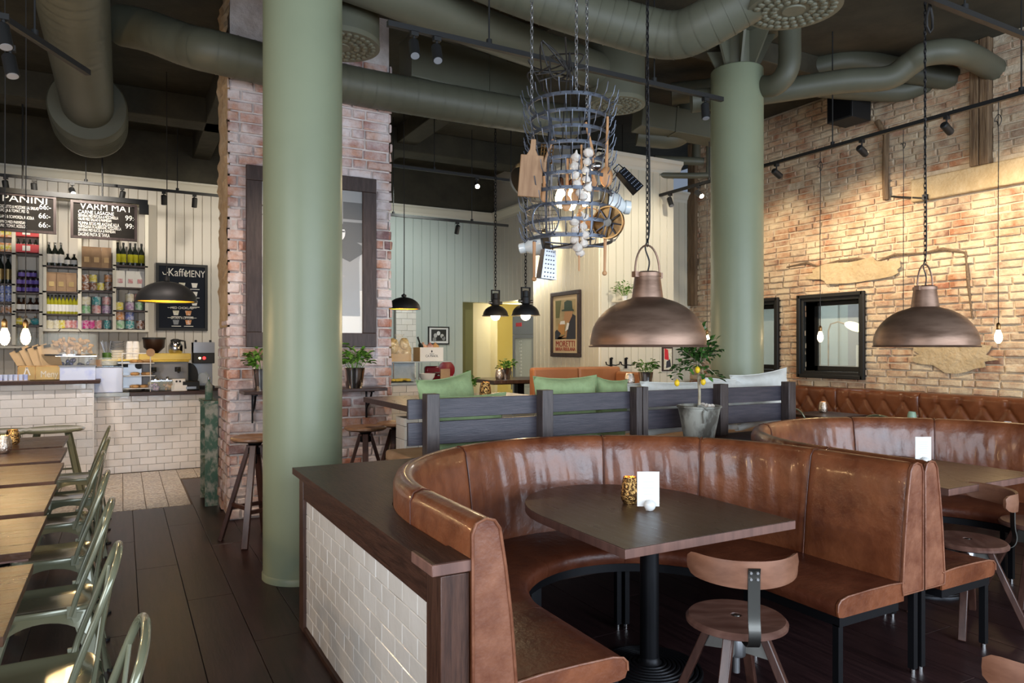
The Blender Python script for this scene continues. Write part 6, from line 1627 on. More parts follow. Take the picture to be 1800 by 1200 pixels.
for px, m, lab in ((33, 't_yel', 'yellow-green wrapped cake'), (44, 't_cream', 'pale wrapped cake'), (61, 't_teal', 'blue wrapped cake under a bag')):
    t = thing('wrapped_cake', lab + ' on the narrow bay shelf', 'package', (SX(px), SY + .1, SZ(571, 45)))
    MB().sph((0, 0, .05), .065, 12, 8, sc=(1, .8, .8)).build('wrap', m, t); MB().tube([(0, 0, .1), (.0, 0, .125)], [.01, .02], 8).build('tie', 'kraft', t)
first = None
for i, px in enumerate((30, 39, 48, 57, 66)):
    if first is None:
        first = thing('wine_glass', nth('upturned stemmed glass on the lowest narrow bay shelf', 0), 'glass', (SX(px), SY + .1, SZ(607, 45)), group='wine glasses on the lowest shelf')
        MB().open_lathe([(.035, 0), (.042, .05), (.035, .09), (.005, .115), (.005, .17), (.035, .18)], n=16).build('bowl', 'pane', first)
        MB().lathe([(.035, .178), (.035, .182), (.001, .183)], n=14).build('foot', 'pane', first)
    else: copy_tree(first, (SX(px), SY + .1, SZ(607, 45)), label=nth('upturned stemmed glass on the lowest narrow bay shelf', i))

# ---- hanging menu boards
rail = thing('board_rail', 'black rail from which the menu boards hang', 'rail', (0, 10.3, uz(345, ux(130, 10.3), 10.3)))
MB().bar((-2.0, 0, 0), (ux(260, 10.3), 0, 0), .06).build('rail', 'blk', rail)
for px in (40, 180): MB().cyl((ux(px, 10.3), 0, 0), (ux(px, 10.3), 0, CEIL - rail.location.z), .01, n=8).build('rod', 'blk', rail)
MB().cbox((ux(253, 10.3), 0, -.09), (.11, .08, .12)).build('end_box', 'blk', rail)
def menu_board(label, px0, px1, py0, py1, lines):
    Y = 10.3; x0, x1 = ux(px0, Y), ux(px1, Y); z1, z0 = uz(py0, (x0 + x1) / 2, Y), uz(py1, (x0 + x1) / 2, Y)
    W_, Hh = x1 - x0, z1 - z0; t = thing('menu_board', label, 'menu board', (x0, Y, z0))
    MB().box((0, 0, 0), (W_, .02, Hh)).build('slate', 'chalk', t)
    for a, b_ in (((-.0, 0), (W_, .03)), ((0, Hh - .03), (W_, Hh)), ((0, .03), (.03, Hh - .03)), ((W_ - .03, .03), (W_, Hh - .03))):
        MB().box((a[0], -.015, a[1]), (b_[0], .025, b_[1])).build('frame_rail', 'bframe', t)
    for x in (W_ * .12, W_ * .88): MB().cyl((x, .01, Hh), (x, .01, rail.location.z - z0), .004, n=6).build('hanging_wire', 'cord', t)
    for s, sz, fx, fz, al, sx in lines: text(s, sz, 'ink', t, (W_ * fx, -.004, Hh * fz), FACE_S, al, sx=sx)
    return t
menu_board('hanging menu board headed PANINI at the left edge', -20, 99, 341, 408, [
    ('PANINI', .125, .53, .86, 'CENTER', 1.15), ('PROSCIUTTO & MOZZARELLA, SALLAD', .05, .12, .64, 'LEFT', .47), ('OLIVOLJA & TOMAT, PESTO.', .05, .12, .54, 'LEFT', .5),
    ('SALAME & SCAMORZA, RUCOLA', .05, .12, .38, 'LEFT', .5), ('TOPPAD MED PARMESAN', .05, .12, .24, 'LEFT', .5), ('KAPRIS, TOMAT, RÖDLÖK', .05, .12, .14, 'LEFT', .5),
    ('66:-', .09, .83, .70, 'CENTER', .9), ('66:-', .09, .82, .46, 'CENTER', .9), ('66:-', .09, .82, .22, 'CENTER', .9)])
menu_board('hanging menu board headed VARM MAT with 99 prices', 124, 241, 356, 421, [
    ('VARM MAT', .115, .53, .86, 'CENTER', 1.0), ('CARNE LASAGNE', .062, .11, .70, 'LEFT', .8), ('SERVERAS MED RUCOLA & MOZZARELLA', .05, .11, .60, 'LEFT', .47), ('VALFRI MED SALLAD & PARMESAN', .05, .11, .51, 'LEFT', .47),
    ('MUMMA RITAS MELANZANE ALLA', .062, .11, .40, 'LEFT', .47), ('PARMIGIANA (V) AUBERGINE, MOZZARELLA', .05, .11, .31, 'LEFT', .47), ('SERVERAS MED RUCOLA & PARMESAN', .05, .11, .22, 'LEFT', .47), ('DAGENS PASTA SE TAVLA', .062, .11, .11, 'LEFT', .47),
    ('99:-', .09, .90, .62, 'CENTER', .9), ('99:-', .09, .90, .40, 'CENTER', .9)])
spot((ux(150, 9.9), 9.2, 3.9), (ux(190, 10.3), 10.3, 3.35), 26, (1, .72, .36), 26, .8)
spot((ux(20, 9.9), 9.2, 3.9), (ux(42, 10.3), 10.3, 3.5), 26, (1, .72, .36), 26, .8)
# ---- coffee menu board
Yk = BY - .035; x0, x1 = ux(274, Yk), ux(365, Yk); z1, z0 = uz(464, (x0 + x1) / 2, Yk), uz(581, (x0 + x1) / 2, Yk); W_, Hh = x1 - x0, z1 - z0
kf = thing('coffee_menu_board', 'chalkboard reading Kaffe Meny on the cream wall beside the pillar', 'menu board', (x0, Yk, z0))
MB().box((0, 0, 0), (W_, .015, Hh)).build('slate', 'chalkb', kf)
for a, b_ in (((0, 0), (W_, .04)), ((0, Hh - .04), (W_, Hh)), ((0, .04), (.04, Hh - .04)), ((W_ - .04, .04), (W_, Hh - .04))): MB().box((a[0], -.02, a[1]), (b_[0], .015, b_[1])).build('frame_rail', 'blk', kf)
text('Kaffe', .17, 'ink', kf, (W_ * .42, -.003, Hh * .865), FACE_S, sx=.8); text('MENY', .15, 'ink', kf, (W_ * .75, -.003, Hh * .855), FACE_S, sx=.72)
text('MED CHOKLAD', .05, 'ink', kf, (W_ * .5, -.003, Hh * .34), FACE_S, sx=.9); text('UTAN KOFFEIN', .05, 'ink', kf, (W_ * .5, -.003, Hh * .19), FACE_S, sx=.9)
def cup(x, z, m, s_=1.):
    flat([(x - .045 * s_, z), (x - .03 * s_, z - .07 * s_), (x + .03 * s_, z - .07 * s_), (x + .045 * s_, z)], m, 'chalk_cup', kf, -.001)
    flat(rect(x - .06 * s_, z - .1 * s_, x + .07 * s_, z - .09 * s_), 'ink', 'chalk_line', kf, -.001)
for fx, fz, m in ((.5, .72, 't_cream'), (.74, .72, 'ink'), (.74, .59, 'ink'), (.74, .45, 'ink'), (.38, .30, 't_cream'), (.62, .30, 't_orange'), (.62, .16, 't_orange'), (.38, .16, 'grey')): cup(W_ * fx, Hh * fz, m)
for fz in (.34, .19):
    flat(rect(W_ * .22, Hh * fz, W_ * .34, Hh * fz + .005), 'ink', 'chalk_rule', kf, -.001); flat(rect(W_ * .66, Hh * fz, W_ * .78, Hh * fz + .005), 'ink', 'chalk_rule', kf, -.001)
b = [(W_ * .12, Hh * .87), (W_ * .14, Hh * .83), (W_ * .2, Hh * .83), (W_ * .23, Hh * .87), (W_ * .21, Hh * .87), (W_ * .19, Hh * .84), (W_ * .15, Hh * .84), (W_ * .135, Hh * .87)]
flat(b, 'ink', 'chalk_bowl', kf, -.001)

# ---- things on the bar
def onbar(px, y=.25): return (ux(px, BYF + y), BYF + y, BTZ + .001)
CY = 9.75
# menu clipboards in bronze tin on upper section
p0x = ux(31, CY); tin = thing('menu_tin', 'bronze metal bin lettered Meny holding clipboards on the left bar', 'bin', (p0x, CY, B2Z))
wA = ux(62, CY) - p0x; wB = ux(111, CY) - p0x; hT = uz(643, p0x, CY) - B2Z
MB().box((0, 0, 0), (wB, .008, hT)).box((0, .2, 0), (wB, .208, hT)).box((0, 0, 0), (.008, .208, hT)).box((wB - .008, 0, 0), (wB, .208, hT)).box((0, 0, 0), (wB, .208, .006)).build('bin', 'bronze', tin)
MB().box((wA - .004, -.006, 0), (wA + .004, 0, hT)).box((0, -.006, hT - .01), (wB, 0, hT)).box((0, -.006, 0), (.008, 0, hT)).build('trim', 'brass', tin)
text('Meny', .105, 'ink', tin, ((wA + wB) / 2, -.004, hT * .4), FACE_S, sx=.75)
b = MB(); b.bar((.06, -.004, .06), (.085, -.004, .15), .014, .002, up=(0, 1, 0)).bar((wA - .05, -.004, .06), (wA - .08, -.004, .15), .014, .002, up=(0, 1, 0)).bar((.085, -.004, .152), (wA - .08, -.004, .152), .012, .002, up=(0, 1, 0)); b.build('white_emblem', 'ink', tin)
for k, (dx, tl, lab) in enumerate(((.02, -.5, 'brown clipboard at the left of the menu bin'), (.10, -.42, 'brown clipboard second from the left in the menu bin'), (.16, -.34, 'brown clipboard third in the menu bin'), (.22, -.22, 'frontmost brown clipboard with a metal clip in the menu bin'))):
    t = thing('clipboard', lab, 'clipboard', (p0x + dx + .03, CY + .18 - k * .03, B2Z + .02), rot=(-.18, tl, 0), group=None)
    MB().box((0, 0, 0), (.2 if k == 3 else .2, .006, .38 - .015 * (3 - k))).build('board', 'mdf', t)
    MB().cbox((.1, -.005, .365 - .015 * (3 - k)), (.07, .02, .03)).build('clip', 'gun', t)
# glass biscuit dome and jar of chocolates
gx = ux(122, 9.95)
gd = thing('glass_cloche', 'glass dome full of biscuits on the left bar', 'cloche', (gx, 10.0, uz(622, gx, 10.0)))
R_ = .29
MB().open_lathe([(R_, 0), (R_, .2), (R_ * .96, .235), (R_ * .8, .25), (.02, .262)], n=36).build('dome', 'pane', gd)
MB().lathe([(R_ * 1.02, -.015), (R_ * 1.02, 0), (.01, 0)], n=36).build('tray', 'steel', gd)
MB().tube([(-.12, 0, .262), (-.09, 0, .3), (0, 0, .31), (.09, 0, .3), (.12, 0, .262)], .006, 6).build('handle', 'steel', gd)
R = random.Random(5); b = MB()
for k in range(70):
    a = R.uniform(0, 2 * pi); q = R.uniform(0, .24); b.sph((cos(a) * q, sin(a) * q, .02 + R.uniform(0, .17) * (1 - q)), R.uniform(.025, .04), 7, 5, sc=(1, .6, .7), rot=Euler((R.random() * 3, R.random() * 3, 0)).to_matrix())
o = b.build('biscuits', 'pastry', gd); o['kind'] = 'stuff'
jx = ux(135, 9.98)
cj = thing('chocolate_jar', 'square glass jar of blue foil chocolates under the biscuit dome', 'jar', (jx, 10.0, B2Z + .001))
hJ = gd.location.z - .02 - B2Z
MB().box((-.2, -.12, 0), (.2, .12, hJ)).build('glass', 'pane', cj, bevel=.02); b = MB()
for k in range(60): b.sph((R.uniform(-.15, .15), R.uniform(-.09, .09), R.uniform(.03, hJ - .05)), .03, 7, 5, sc=(1, .8, .7), rot=Euler((R.random() * 3, R.random() * 3, 0)).to_matrix())
o = b.build('chocolates', 'foil', cj); o['kind'] = 'stuff'
MB().box((-.21, -.13, hJ - .012), (.21, .13, hJ)).build('lid', 'steel', cj)
ib = thing('acrylic_box', 'pale blue lidded acrylic box between menu bin and display case', 'box', (ux(137, 9.62), 9.62, B2Z + .001))
MB().box((-.175, -.05, 0), (.175, .05, .155)).build('box', 'icebox', ib); MB().box((-.185, -.06, .155), (.185, .06, .17)).build('lid', 'grey', ib)
kb = thing('kraft_sign', 'plain kraft paper sign standing behind the display case', 'sign', (ux(167, 9.95), 9.95, 1.16))
MB().box((-.06, 0, 0), (.07, .01, .23)).build('card', 'kraft', kb); MB().box((-.04, .01, 0), (.04, .05, .01)).build('foot', 'steel', kb)
dc = thing('display_case', 'glowing frosted acrylic display case on the bar corner', 'display case', (ux(188, 9.9), 10.02, BTZ + .001))
MB().box((-.17, -.12, 0), (.17, .12, .31)).build('case', 'icebox', dc, bevel=.012); MB().box((-.175, -.125, .31), (.175, .125, .325)).build('lid', 'glass', dc)
dj = thing('glass_jar', 'small glass jar of sweets on the display case', 'jar', (ux(190, 10), 10.02, BTZ + .33)); MB().lathe([(.10, 0), (.11, .01), (.11, .09), (.09, .1)], n=20).build('glass', 'pane', dj); MB().lathe([(.09, .005), (.1, .05), (.001, .06)], n=16).build('sweets', 't_cream', dj)
# cups, cutlery jar, espresso machine, grinder, pot
BZ2 = BTZ + .001
kt = thing('back_worktop', 'dark back worktop behind the coffee bar', 'worktop', (0, 10.75, 0))
MB().box((-2, 0, .93), (1.3, .55, .97)).build('top', 'wood', kt); MB().box((-2, .03, 0), (1.3, .53, .93)).build('body', 'grey', kt)
EMX, EMY = ux(290, 10.25), 10.33
em = thing('espresso_machine', 'grey and yellow espresso machine on the coffee bar', 'coffee machine', (EMX, EMY, BZ2))
ez = lambda py: uz(py, EMX, EMY - .15) - BZ2
MB().box((-.27, -.18, .05), (.27, .2, ez(633))).build('body', 'grey', em, bevel=.02)
MB().box((-.3, -.2, ez(633)), (.3, .22, ez(621))).box((-.28, -.21, ez(636)), (.28, .2, ez(633))).build('yellow_top', 'yel', em, bevel=.01)
MB().box((-.18, -.3, .12), (.18, -.18, .15)).build('drip_tray', 'steel', em)
MB().box((-.2, -.2, .04), (.2, -.182, .11)).build('lower_panel', 'yel', em)
for x in (-.14, .14): MB().cyl((x, -.25, .24), (x, -.25, .3), .035).bar((x, -.25, .26), (x, -.42, .24), .025).build('group_head', 'blk', em)
for x in (-.25, .25): MB().cyl((x, 0, 0), (x, 0, .06), .02).build('foot', 'blk', em)
esm = thing('coffee_machine', 'silver espresso machine with round gauge left of the yellow one', 'coffee machine', (ux(222, 10.3), 10.35, BZ2))
MB().box((-.26, -.15, .02), (.26, .2, .38)).build('body', 'steelb', esm, bevel=.01)
MB().lathe([(.045, 0), (.045, .01), (.001, .011)], n=20, c=(.14, -.15, .32), axis=(0, -1, 0)).build('gauge', 'blk', esm); MB().box((-.14, -.156, .3), (.02, -.15, .35)).build('control_panel', 'blk', esm)
MB().box((-.3, -.18, .38), (.27, .2, .4)).build('top_tray', 'yel', esm)
gr = thing('coffee_grinder', 'coffee grinder with a cone of dark beans', 'grinder', (ux(271, 10.9), 10.92, .971))
g0 = uz(622, gr.location.x, 10.9) - .97
MB().box((-.08, -.1, 0), (.08, .1, g0)).build('body', 'blk', gr, bevel=.01)
MB().lathe([(.04, g0), (.13, g0 + .09), (.14, g0 + .2)], n=24).build('hopper', 'coffee', gr); MB().lathe([(.145, g0 + .2), (.145, g0 + .225), (.001, g0 + .226)], n=24).build('lid', 'blk', gr)
tp = thing('thermal_jug', 'steel and black thermal coffee jug on the yellow machine', 'jug', (ux(309, 10.3), 10.33, EMX * 0 + BZ2 + ez(621)))
MB().lathe([(.07, 0), (.085, .02), (.085, .1), (.06, .15), (.045, .16)], n=24).build('body', 'steel', tp); MB().lathe([(.06, .15), (.062, .175), (.03, .19), (.001, .19)], n=20).build('lid', 'blk', tp)
MB().tube([(.05, 0, .17), (.11, 0, .16), (.12, 0, .06)], .012, 8).build('handle', 'blk', tp)
md = thing('round_black_tray', 'black oval board leaning beside the espresso machine', 'tray', (ux(333, 10.2), 10.3, BZ2))
MB().lathe([(.12, 0), (.12, .015), (.001, .016)], n=28, axis=(0, -1, 0), c=(0, 0, .0)).build('disc', 'blk', md); md.scale = (.95, 1, 1.45); md.location.z += .175
MB().cbox((0, .03, -.1), (.08, .04, .035)).build('stand', 'blk', md)
bw = thing('filter_coffee_brewer', 'steel filter coffee brewer with red switch beside the pillar', 'coffee machine', (ux(359, 10.2), 10.35, BZ2))
MB().box((-.13, -.14, .34), (.13, .16, .62)).build('head', 'blk', bw, bevel=.008); MB().box((-.13, -.145, .48), (.13, .16, .62)).build('steel_top', 'steelb', bw)
MB().box((-.12, .05, .0), (.12, .16, .34)).build('column', 'steelb', bw); MB().box((-.13, -.14, 0), (.13, .16, .04)).build('base', 'blk', bw)
MB().lathe([(.07, .045), (.09, .07), (.085, .15), (.05, .21)], n=20).build('carafe', 'pane', bw)
MB().cyl((0, -.146, .41), (0, -.15, .41), .02).build('red_switch', 'redlamp', bw); MB().cyl((-.055, -.146, .41), (-.055, -.15, .41), .014).build('white_switch', 'lit', bw)
for x in (-.09, .09): MB().cyl((x, 0, .62), (x, 0, .65), .015).build('knob', 'blk', bw)
for i, px in enumerate((228, 239)):
    X = ux(px, 10.4); z = uz(624, X, 10.4); z = BZ2 + .4; t = thing('paper_cup_stack', 'stack of upturned paper cups, %s of two' % ('left' if i == 0 else 'right'), 'cups', (X, 10.4, z))
    for k in range(5): MB().lathe([(.045, k * .035), (.033, k * .035 + .09), (.001, k * .035 + .09)], n=16).build('cup', 'porc', t)
X = ux(206, 10.4)
sa = thing('saucer_stack', 'tall grey cylinder stack behind the cups', 'stack', (X, 10.42, BZ2 + .4))
for k in range(8): MB().lathe([(.07, k * .03), (.085, k * .03 + .026), (.001, k * .03 + .026)], n=18).build('bowl', 'grey' if k > 3 else 'porc', sa)
cu = thing('cutlery_jar', 'jar bristling with dark cutlery on the bar', 'jar', (ux(189, 10.4), 10.42, BZ2 + .4))
MB().lathe([(.05, 0), (.06, .01), (.06, .08), (.055, .085)], n=16).build('pot', 'leafd', cu); b = MB()
for k in range(16): a = R.uniform(0, 6.28); b.tube([(.02 * cos(a), .02 * sin(a), .03), (.08 * cos(a), .05 * sin(a), .2 + R.uniform(0, .04))], [.004, .008], 5)
b.build('cutlery', 'steelb', cu)
# three-tier cake stand
cs = thing('tiered_cake_stand', 'three-tier white cake stand with pastries on the coffee bar', 'cake stand', (ux(240, 9.95), 10.08, BZ2))
cz = [uz(py, cs.location.x, 10.08) - BZ2 for py in (683, 661, 639)]
for k, z in enumerate(cz):
    w_ = .21 if k < 2 else .2
    MB().box((-w_, -.1, z), (w_, .1, z + .012)).build('plate', 'porc', cs, bevel=.005)
    b = MB()
    for j in range(7): b.sph((R.uniform(-.05, .17), R.uniform(-.06, .06), z + .03), .035, 8, 6, sc=(1.2, 1, .6))
    b.build('pastries', 'pastry', cs)
for x in (-.155, .155): MB().cyl((x, -.1, 0), (x, -.1, cz[2] + .13), .006, n=8).build('post', 'white', cs)
MB().bar((-.155, -.1, cz[2] + .13), (.155, -.1, cz[2] + .13), .012).build('rail', 'white', cs); MB().lathe([(.05, 0), (.05, .006), (.001, .007)], n=24, axis=(0, -1, 0), c=(.155, -.1, cz[2] + .14)).build('tag', 'kraft', cs)
for k, (px, m, lab) in enumerate(((274, 't_mauve', 'round glass jar of nuts, left of two, on the coffee bar'), (295, 'pastry', 'round glass jar of biscuits, right of two, on the coffee bar'))):
    t = thing('cookie_jar', lab, 'jar', (ux(px, 9.95), 10.0, BZ2))
    MB().open_lathe([(.06, 0), (.088, .02), (.092, .08), (.08, .125), (.06, .14)], n=24).build('glass', 'pane', t)
    b = MB()
    for j in range(26): a = R.uniform(0, 6.28); q = R.uniform(0, .06); b.sph((q * cos(a), q * sin(a), R.uniform(.02, .09)), .018, 6, 5)
    o = b.build('filling', m, t); o['kind'] = 'stuff'
    MB().lathe([(.065, .14), (.065, .155), (.02, .165), (.016, .18), (.001, .185)], n=20).build('lid', 'steel', t)
wc_ = thing('white_card_box', 'stepped white card box on the coffee bar near the pillar', 'box', (ux(315, 9.95), 10.0, BZ2))
MB().box((-.09, -.05, 0), (.09, .05, .07)).box((-.075, -.045, .07), (.07, .05, .15)).build('box', 'paper', wc_)
for x in (-.03, .01): MB().cyl((x, -.046, .12), (x, -.048, .12), .013).build('black_dot', 'blk', wc_)
tlb = thing('card_terminal', 'small black card terminal on the bar near the pillar', 'terminal', (ux(336, 9.95), 10.02, BZ2))
MB().box((-.1, -.07, .0), (.1, .07, .12)).build('body', 'blk', tlb, bevel=.01); MB().box((-.06, -.074, .02), (.06, -.07, .05)).build('keypad', 'steelb', tlb)
gl = thing('glass_tray', 'row of small blue and white glasses at the left bar edge', 'glasses', (ux(14, 9.7), 9.75, B2Z + .001))
for k in range(8): MB().lathe([(.02, 0), (.024, .07)], n=10, c=(-.17 + k * .047, 0, 0)).build('glass', 'icebox', gl)
MB().box((-.2, -.04, -.0005), (.2, .04, .004)).build('tray', 'steel', gl)

# ================================================================ DELI COUNTER beyond pillar
DY = 9.0
dl = thing('deli_counter', 'tiled deli counter with marble display beyond the brick pillar', 'deli counter', (0, DY, 0))
dx0_, dx1_ = ux(640, DY), ux(800, DY); dzt = uz(676, ux(720, DY), DY)
MB().box((dx0_, .015, 0), (dx1_, .8, dzt)).build('body', 'grout', dl)
tile_face(dl, (dx0_, .015, 0), (1, 0, 0), dx1_ - dx0_, 0, dzt, .19, .09, .004, .012, 'tile', 200, 7)
MB().box((dx0_ - .02, -.02, dzt), (dx1_ + .02, .8, dzt + .03)).build('counter_top', 'marble', dl)
dsz = uz(637, ux(720, DY), DY)
MB().box((dx0_, .28, dzt + .03), (ux(742, DY), .30, dsz)).build('display_back', 'marble', dl)
MB().box((dx0_, .05, dsz), (ux(785, DY + .3), .55, dsz + .012)).build('glass_shelf', 'marble', dl)
for px in (696, 741): MB().cyl((ux(px, DY), .1, dzt), (ux(px, DY), .1, dsz), .008, n=8).build('shelf_post', 'steel', dl)
yb = thing('pastry_tray', 'tray of yellow filled pastries on the deli counter', 'tray', (ux(708, DY), DY + .12, dzt + .031))
MB().box((-.16, -.09, 0), (.16, .09, .01)).build('tray', 'blk', yb); b = MB()
for k in range(9): b.sph((R.uniform(-.12, .12), R.uniform(-.06, .06), .03), .035, 8, 6, sc=(1.2, .8, .6))
b.build('pastries', 'yel', yb)
bo = thing('white_bowl', 'large white bowl on the deli counter', 'bowl', (ux(757, DY - .0), DY + .13, dzt + .031))
MB().lathe([(.05, 0), (.06, .005), (.1, .06), (.115, .11), (.11, .11), (.09, .06), (.001, .02)], n=28).build('bowl', 'porc', bo); MB().lathe([(.055, 0), (.055, -.0005), (.04, .004)], n=20).build('foot', 'porc', bo)
bp_ = thing('kraft_menu', 'brown paper menu standing at the end of the deli counter', 'menu', (ux(788, DY), DY + .1, dzt + .031)); MB().box((-.07, 0, 0), (.07, .015, .17)).build('paper', 'kraft', bp_); MB().box((-.07, .015, 0), (.07, .06, .01)).build('foot', 'kraft', bp_)
slc = thing('meat_slicer', 'glossy dark red meat slicer on the deli counter', 'slicer', (ux(772, DY + .5), DY + .52, dzt + .031))
MB().box((-.2, -.1, 0), (.2, .12, .06)).build('base', 'red', slc, bevel=.02); MB().box((-.2, .0, .06), (.02, .1, .2)).build('body', 'red', slc, bevel=.03)
MB().lathe([(.11, 0), (.13, .02), (.13, .04), (.001, .05)], n=28, c=(.13, .05, .14), axis=(0, -1, 0)).build('blade_guard', 'red', slc); MB().box((-.1, -.1, .1), (.1, -.02, .115)).build('tray', 'steel', slc)
hm = thing('gift_hamper', 'gift hamper wrapped in golden cellophane on the glass shelf', 'hamper', (ux(713, DY), DY + .25, dsz + .013))
MB().box((-.14, -.09, 0), (.14, .09, .1)).build('basket', 'mdf', hm); b = MB()
for k in range(14): b.sph((R.uniform(-.11, .11), R.uniform(-.05, .05), .1 + R.uniform(0, .17)), R.uniform(.05, .07), 8, 6, sc=(1, .8, 1.3))
b.build('wrapped_goods', 'cello', hm)
vs = []
MB().lathe([(.15, 0), (.165, .12), (.14, .25), (.03, .31), (.07, .37)], n=14).build('cellophane', mat('clear_wrap', (1, .95, .8), .15, alpha=.25, bump=2, bscale=12), hm)
crt = thing('wine_crate', 'white wine carton with small black emblem on the glass shelf', 'box', (ux(764, DY), DY + .2, dsz + .013))
w_ = (ux(785, DY) - ux(744, DY)) / 2
MB().box((-w_, -.1, 0), (w_, .15, .19)).build('carton', 'paper', crt); MB().box((-w_ - .005, -.1, 0), (-w_, .15, .19)).build('side', 'mdf', crt)
flat([(0, .155), (.012, .135), (0, .115), (-.012, .135)], 'blk', 'emblem', crt, -.101); text('CA MAIOL', .045, 'gun', crt, (0, -.102, .07), FACE_S, sx=.9); text('TENUTA', .018, 'gun', crt, (0, -.102, .1), FACE_S)
bt = thing('wine_bottle', 'dark wine bottle tilted out of the white carton', 'bottle', (crt.location.x - w_ * .5, DY + .2, dsz + .12), rot=(0, -.35, 0))
MB().lathe([(.035, 0), (.035, .12), (.012, .16), (.012, .24), (.001, .24)], n=14).build('glass', 'dkglass', bt); MB().lathe([(.013, .19), (.014, .242), (.001, .243)], n=10).build('foil', 'blk', bt)
for k, (dx, m, lab) in enumerate(((-.08, 't_orange', 'terracotta pot in the white carton'), (.02, 'ham', 'pink wrapped salami in the white carton'), (.1, 'pastry', 'paper wrapped parcel in the white carton'))):
    t = thing('packed_food', lab, 'package', (crt.location.x + dx, DY + .22, dsz + .16)); MB().sph((0, 0, .04), .06, 12, 8, sc=(1, .8, .9)).build('wrap', m, t); MB().tube([(0, 0, .085), (0, 0, .11)], [.01, .02], 8).build('tie', m, t)
# framed photo on far wall, tiled pilaster
x0, x1 = ux(753, BY - .05), ux(790, BY - .05); z1, z0 = uz(574, (x0 + x1) / 2, BY), uz(605, (x0 + x1) / 2, BY)
sp = thing('framed_photograph', 'small black and white photograph in a black frame on the far wall', 'picture', (x0, BY - .04, z0)); W_, Hh = x1 - x0, z1 - z0
for a, b_ in (((0, 0), (W_, .02)), ((0, Hh - .02), (W_, Hh)), ((0, .02), (.02, Hh - .02)), ((W_ - .02, .02), (W_, Hh - .02))): MB().box((a[0], -.01, a[1]), (b_[0], .02, b_[1])).build('frame_rail', 'blk', sp)
MB().box((.02, .0, .02), (W_ - .02, .01, Hh - .02)).build('mount', 'bwl', sp); flat(rect(.06, .06, W_ - .06, Hh - .05), 'bwd', 'print', sp, -.001)
for cx, cz_, m in ((.14, .16, 'bwh'), (.2, .2, 'bwl'), (.27, .15, 'bwh'), (.3, .11, 'bwm'), (.12, .09, 'bwm')): flat([(cx + .035 * cos(a), cz_ + .04 * sin(a)) for a in [2 * pi * k / 12 for k in range(12)]], m, 'print_figure', sp, -.003)
pil = thing('tiled_pilaster', 'cream tiled pilaster on the far wall behind the gift hamper', 'pilaster', (0, BY - .15, 0))
a, b_ = ux(696, BY - .15), ux(731, BY - .15); zz = uz(543, a, BY)
MB().box((a, 0, 0), (b_, .13, zz)).build('core', 'grout', pil); tile_face(pil, (a, 0, 0), (1, 0, 0), b_ - a, 1.0, zz, .2, .1, .004, .01, 'tile', 100, 9)
# fridge
FX = 5.62; FY = uy(901, FX); fw = FY - uy(946, FX); fh = uz(556, FX, FY)
fr = thing('display_fridge', 'tall steel glass-door fridge with hanging ham beside the poster wall', 'fridge', (FX, FY, 0), -pi / 2)
MB().box((0, .025, .12), (.03, .42, fh - .3)).box((fw - .03, .025, .12), (fw, .42, fh - .3)).box((.03, .40, .12), (fw - .03, .42, fh - .3)).box((0, .0, fh - .3), (fw, .42, fh)).box((0, .025, 0), (fw, .42, .12)).build('cabinet', 'steelb', fr)
MB().box((0, 0, .12), (.08, .02, fh - .305)).box((fw - .05, 0, .12), (fw, .02, fh - .305)).box((.08, 0, fh - .36), (fw - .05, .02, fh - .305)).box((.08, 0, .12), (fw - .05, .02, .2)).build('door_frame', 'steelb', fr)
MB().box((.08, .005, .2), (fw - .05, .012, fh - .36)).build('glass_door', 'pane', fr)
MB().box((.12, -.006, fh - .17), (.30, .0, fh - .11)).build('red_badge', 'tin1', fr); MB().cyl((.04, 0, 1.0), (.04, -.04, 1.0), .012).bar((.04, -.04, .85), (.04, -.04, 1.15), .015).build('handle', 'steel', fr)
b = MB()
for k in range(26): b.box((.15, .04, .25 + k * .055), (.20, .06, .275 + k * .055))
b.build('shelf_ladder', 'white', fr)['kind'] = 'stuff'
for z in (.55, .9): MB().box((.1, .05, z), (fw - .05, .38, z + .01)).build('wire_shelf', 'steel', fr)
MB().box((.1, .38, .2), (fw - .06, .395, fh - .36)).build('lit_back', mat('fridge_back', (.7, .68, .4), .5, emis=(1, .93, .6), es=.35), fr)
hmz = thing('cured_ham', 'cured ham hanging inside the fridge', 'ham', (FX + .2, FY - fw * .68, fh - .62))
MB().sph((0, 0, -.15), .2, 14, 12, sc=(.36, .36, 1.15), rot=Matrix.Rotation(.3, 3, 'Y')).build('meat', 'ham', hmz); MB().tube([(-.03, 0, .06), (0, 0, .2)], .004, 5).build('string', 'white', hmz)
# MORETTI poster
XP = XB - .045; y0, y1 = uy(1020, XP), uy(969, XP); zb0 = uz(627, XP, (y0 + y1) / 2); zb1 = uz(512, XP, (y0 + y1) / 2)
ps = thing('framed_poster', 'MORETTI beer poster with a hatted man in a wooden frame', 'poster', (XP, y1, zb0), -pi / 2)
W_, Hh = y1 - y0, zb1 - zb0; t = .055
for a, b_ in (((0, 0), (W_, t)), ((0, Hh - t), (W_, Hh)), ((0, t), (t, Hh - t)), ((W_ - t, t), (W_, Hh - t))): MB().box((a[0], -.02, a[1]), (b_[0], .02, b_[1])).build('frame_rail', 'bframe', ps, bevel=.006)
MB().box((t, .0, t), (W_ - t, .01, Hh - t)).build('paper', 'poster', ps)
ix0, ix1, iz0, iz1 = t + .06, W_ - t - .05, Hh * .27, Hh * .87; iw, ih = ix1 - ix0, iz1 - iz0; B = (ix0, iz0)
flat(rect(0, 0, iw, ih), 'postbg', 'print_background', ps, -.0005, B)
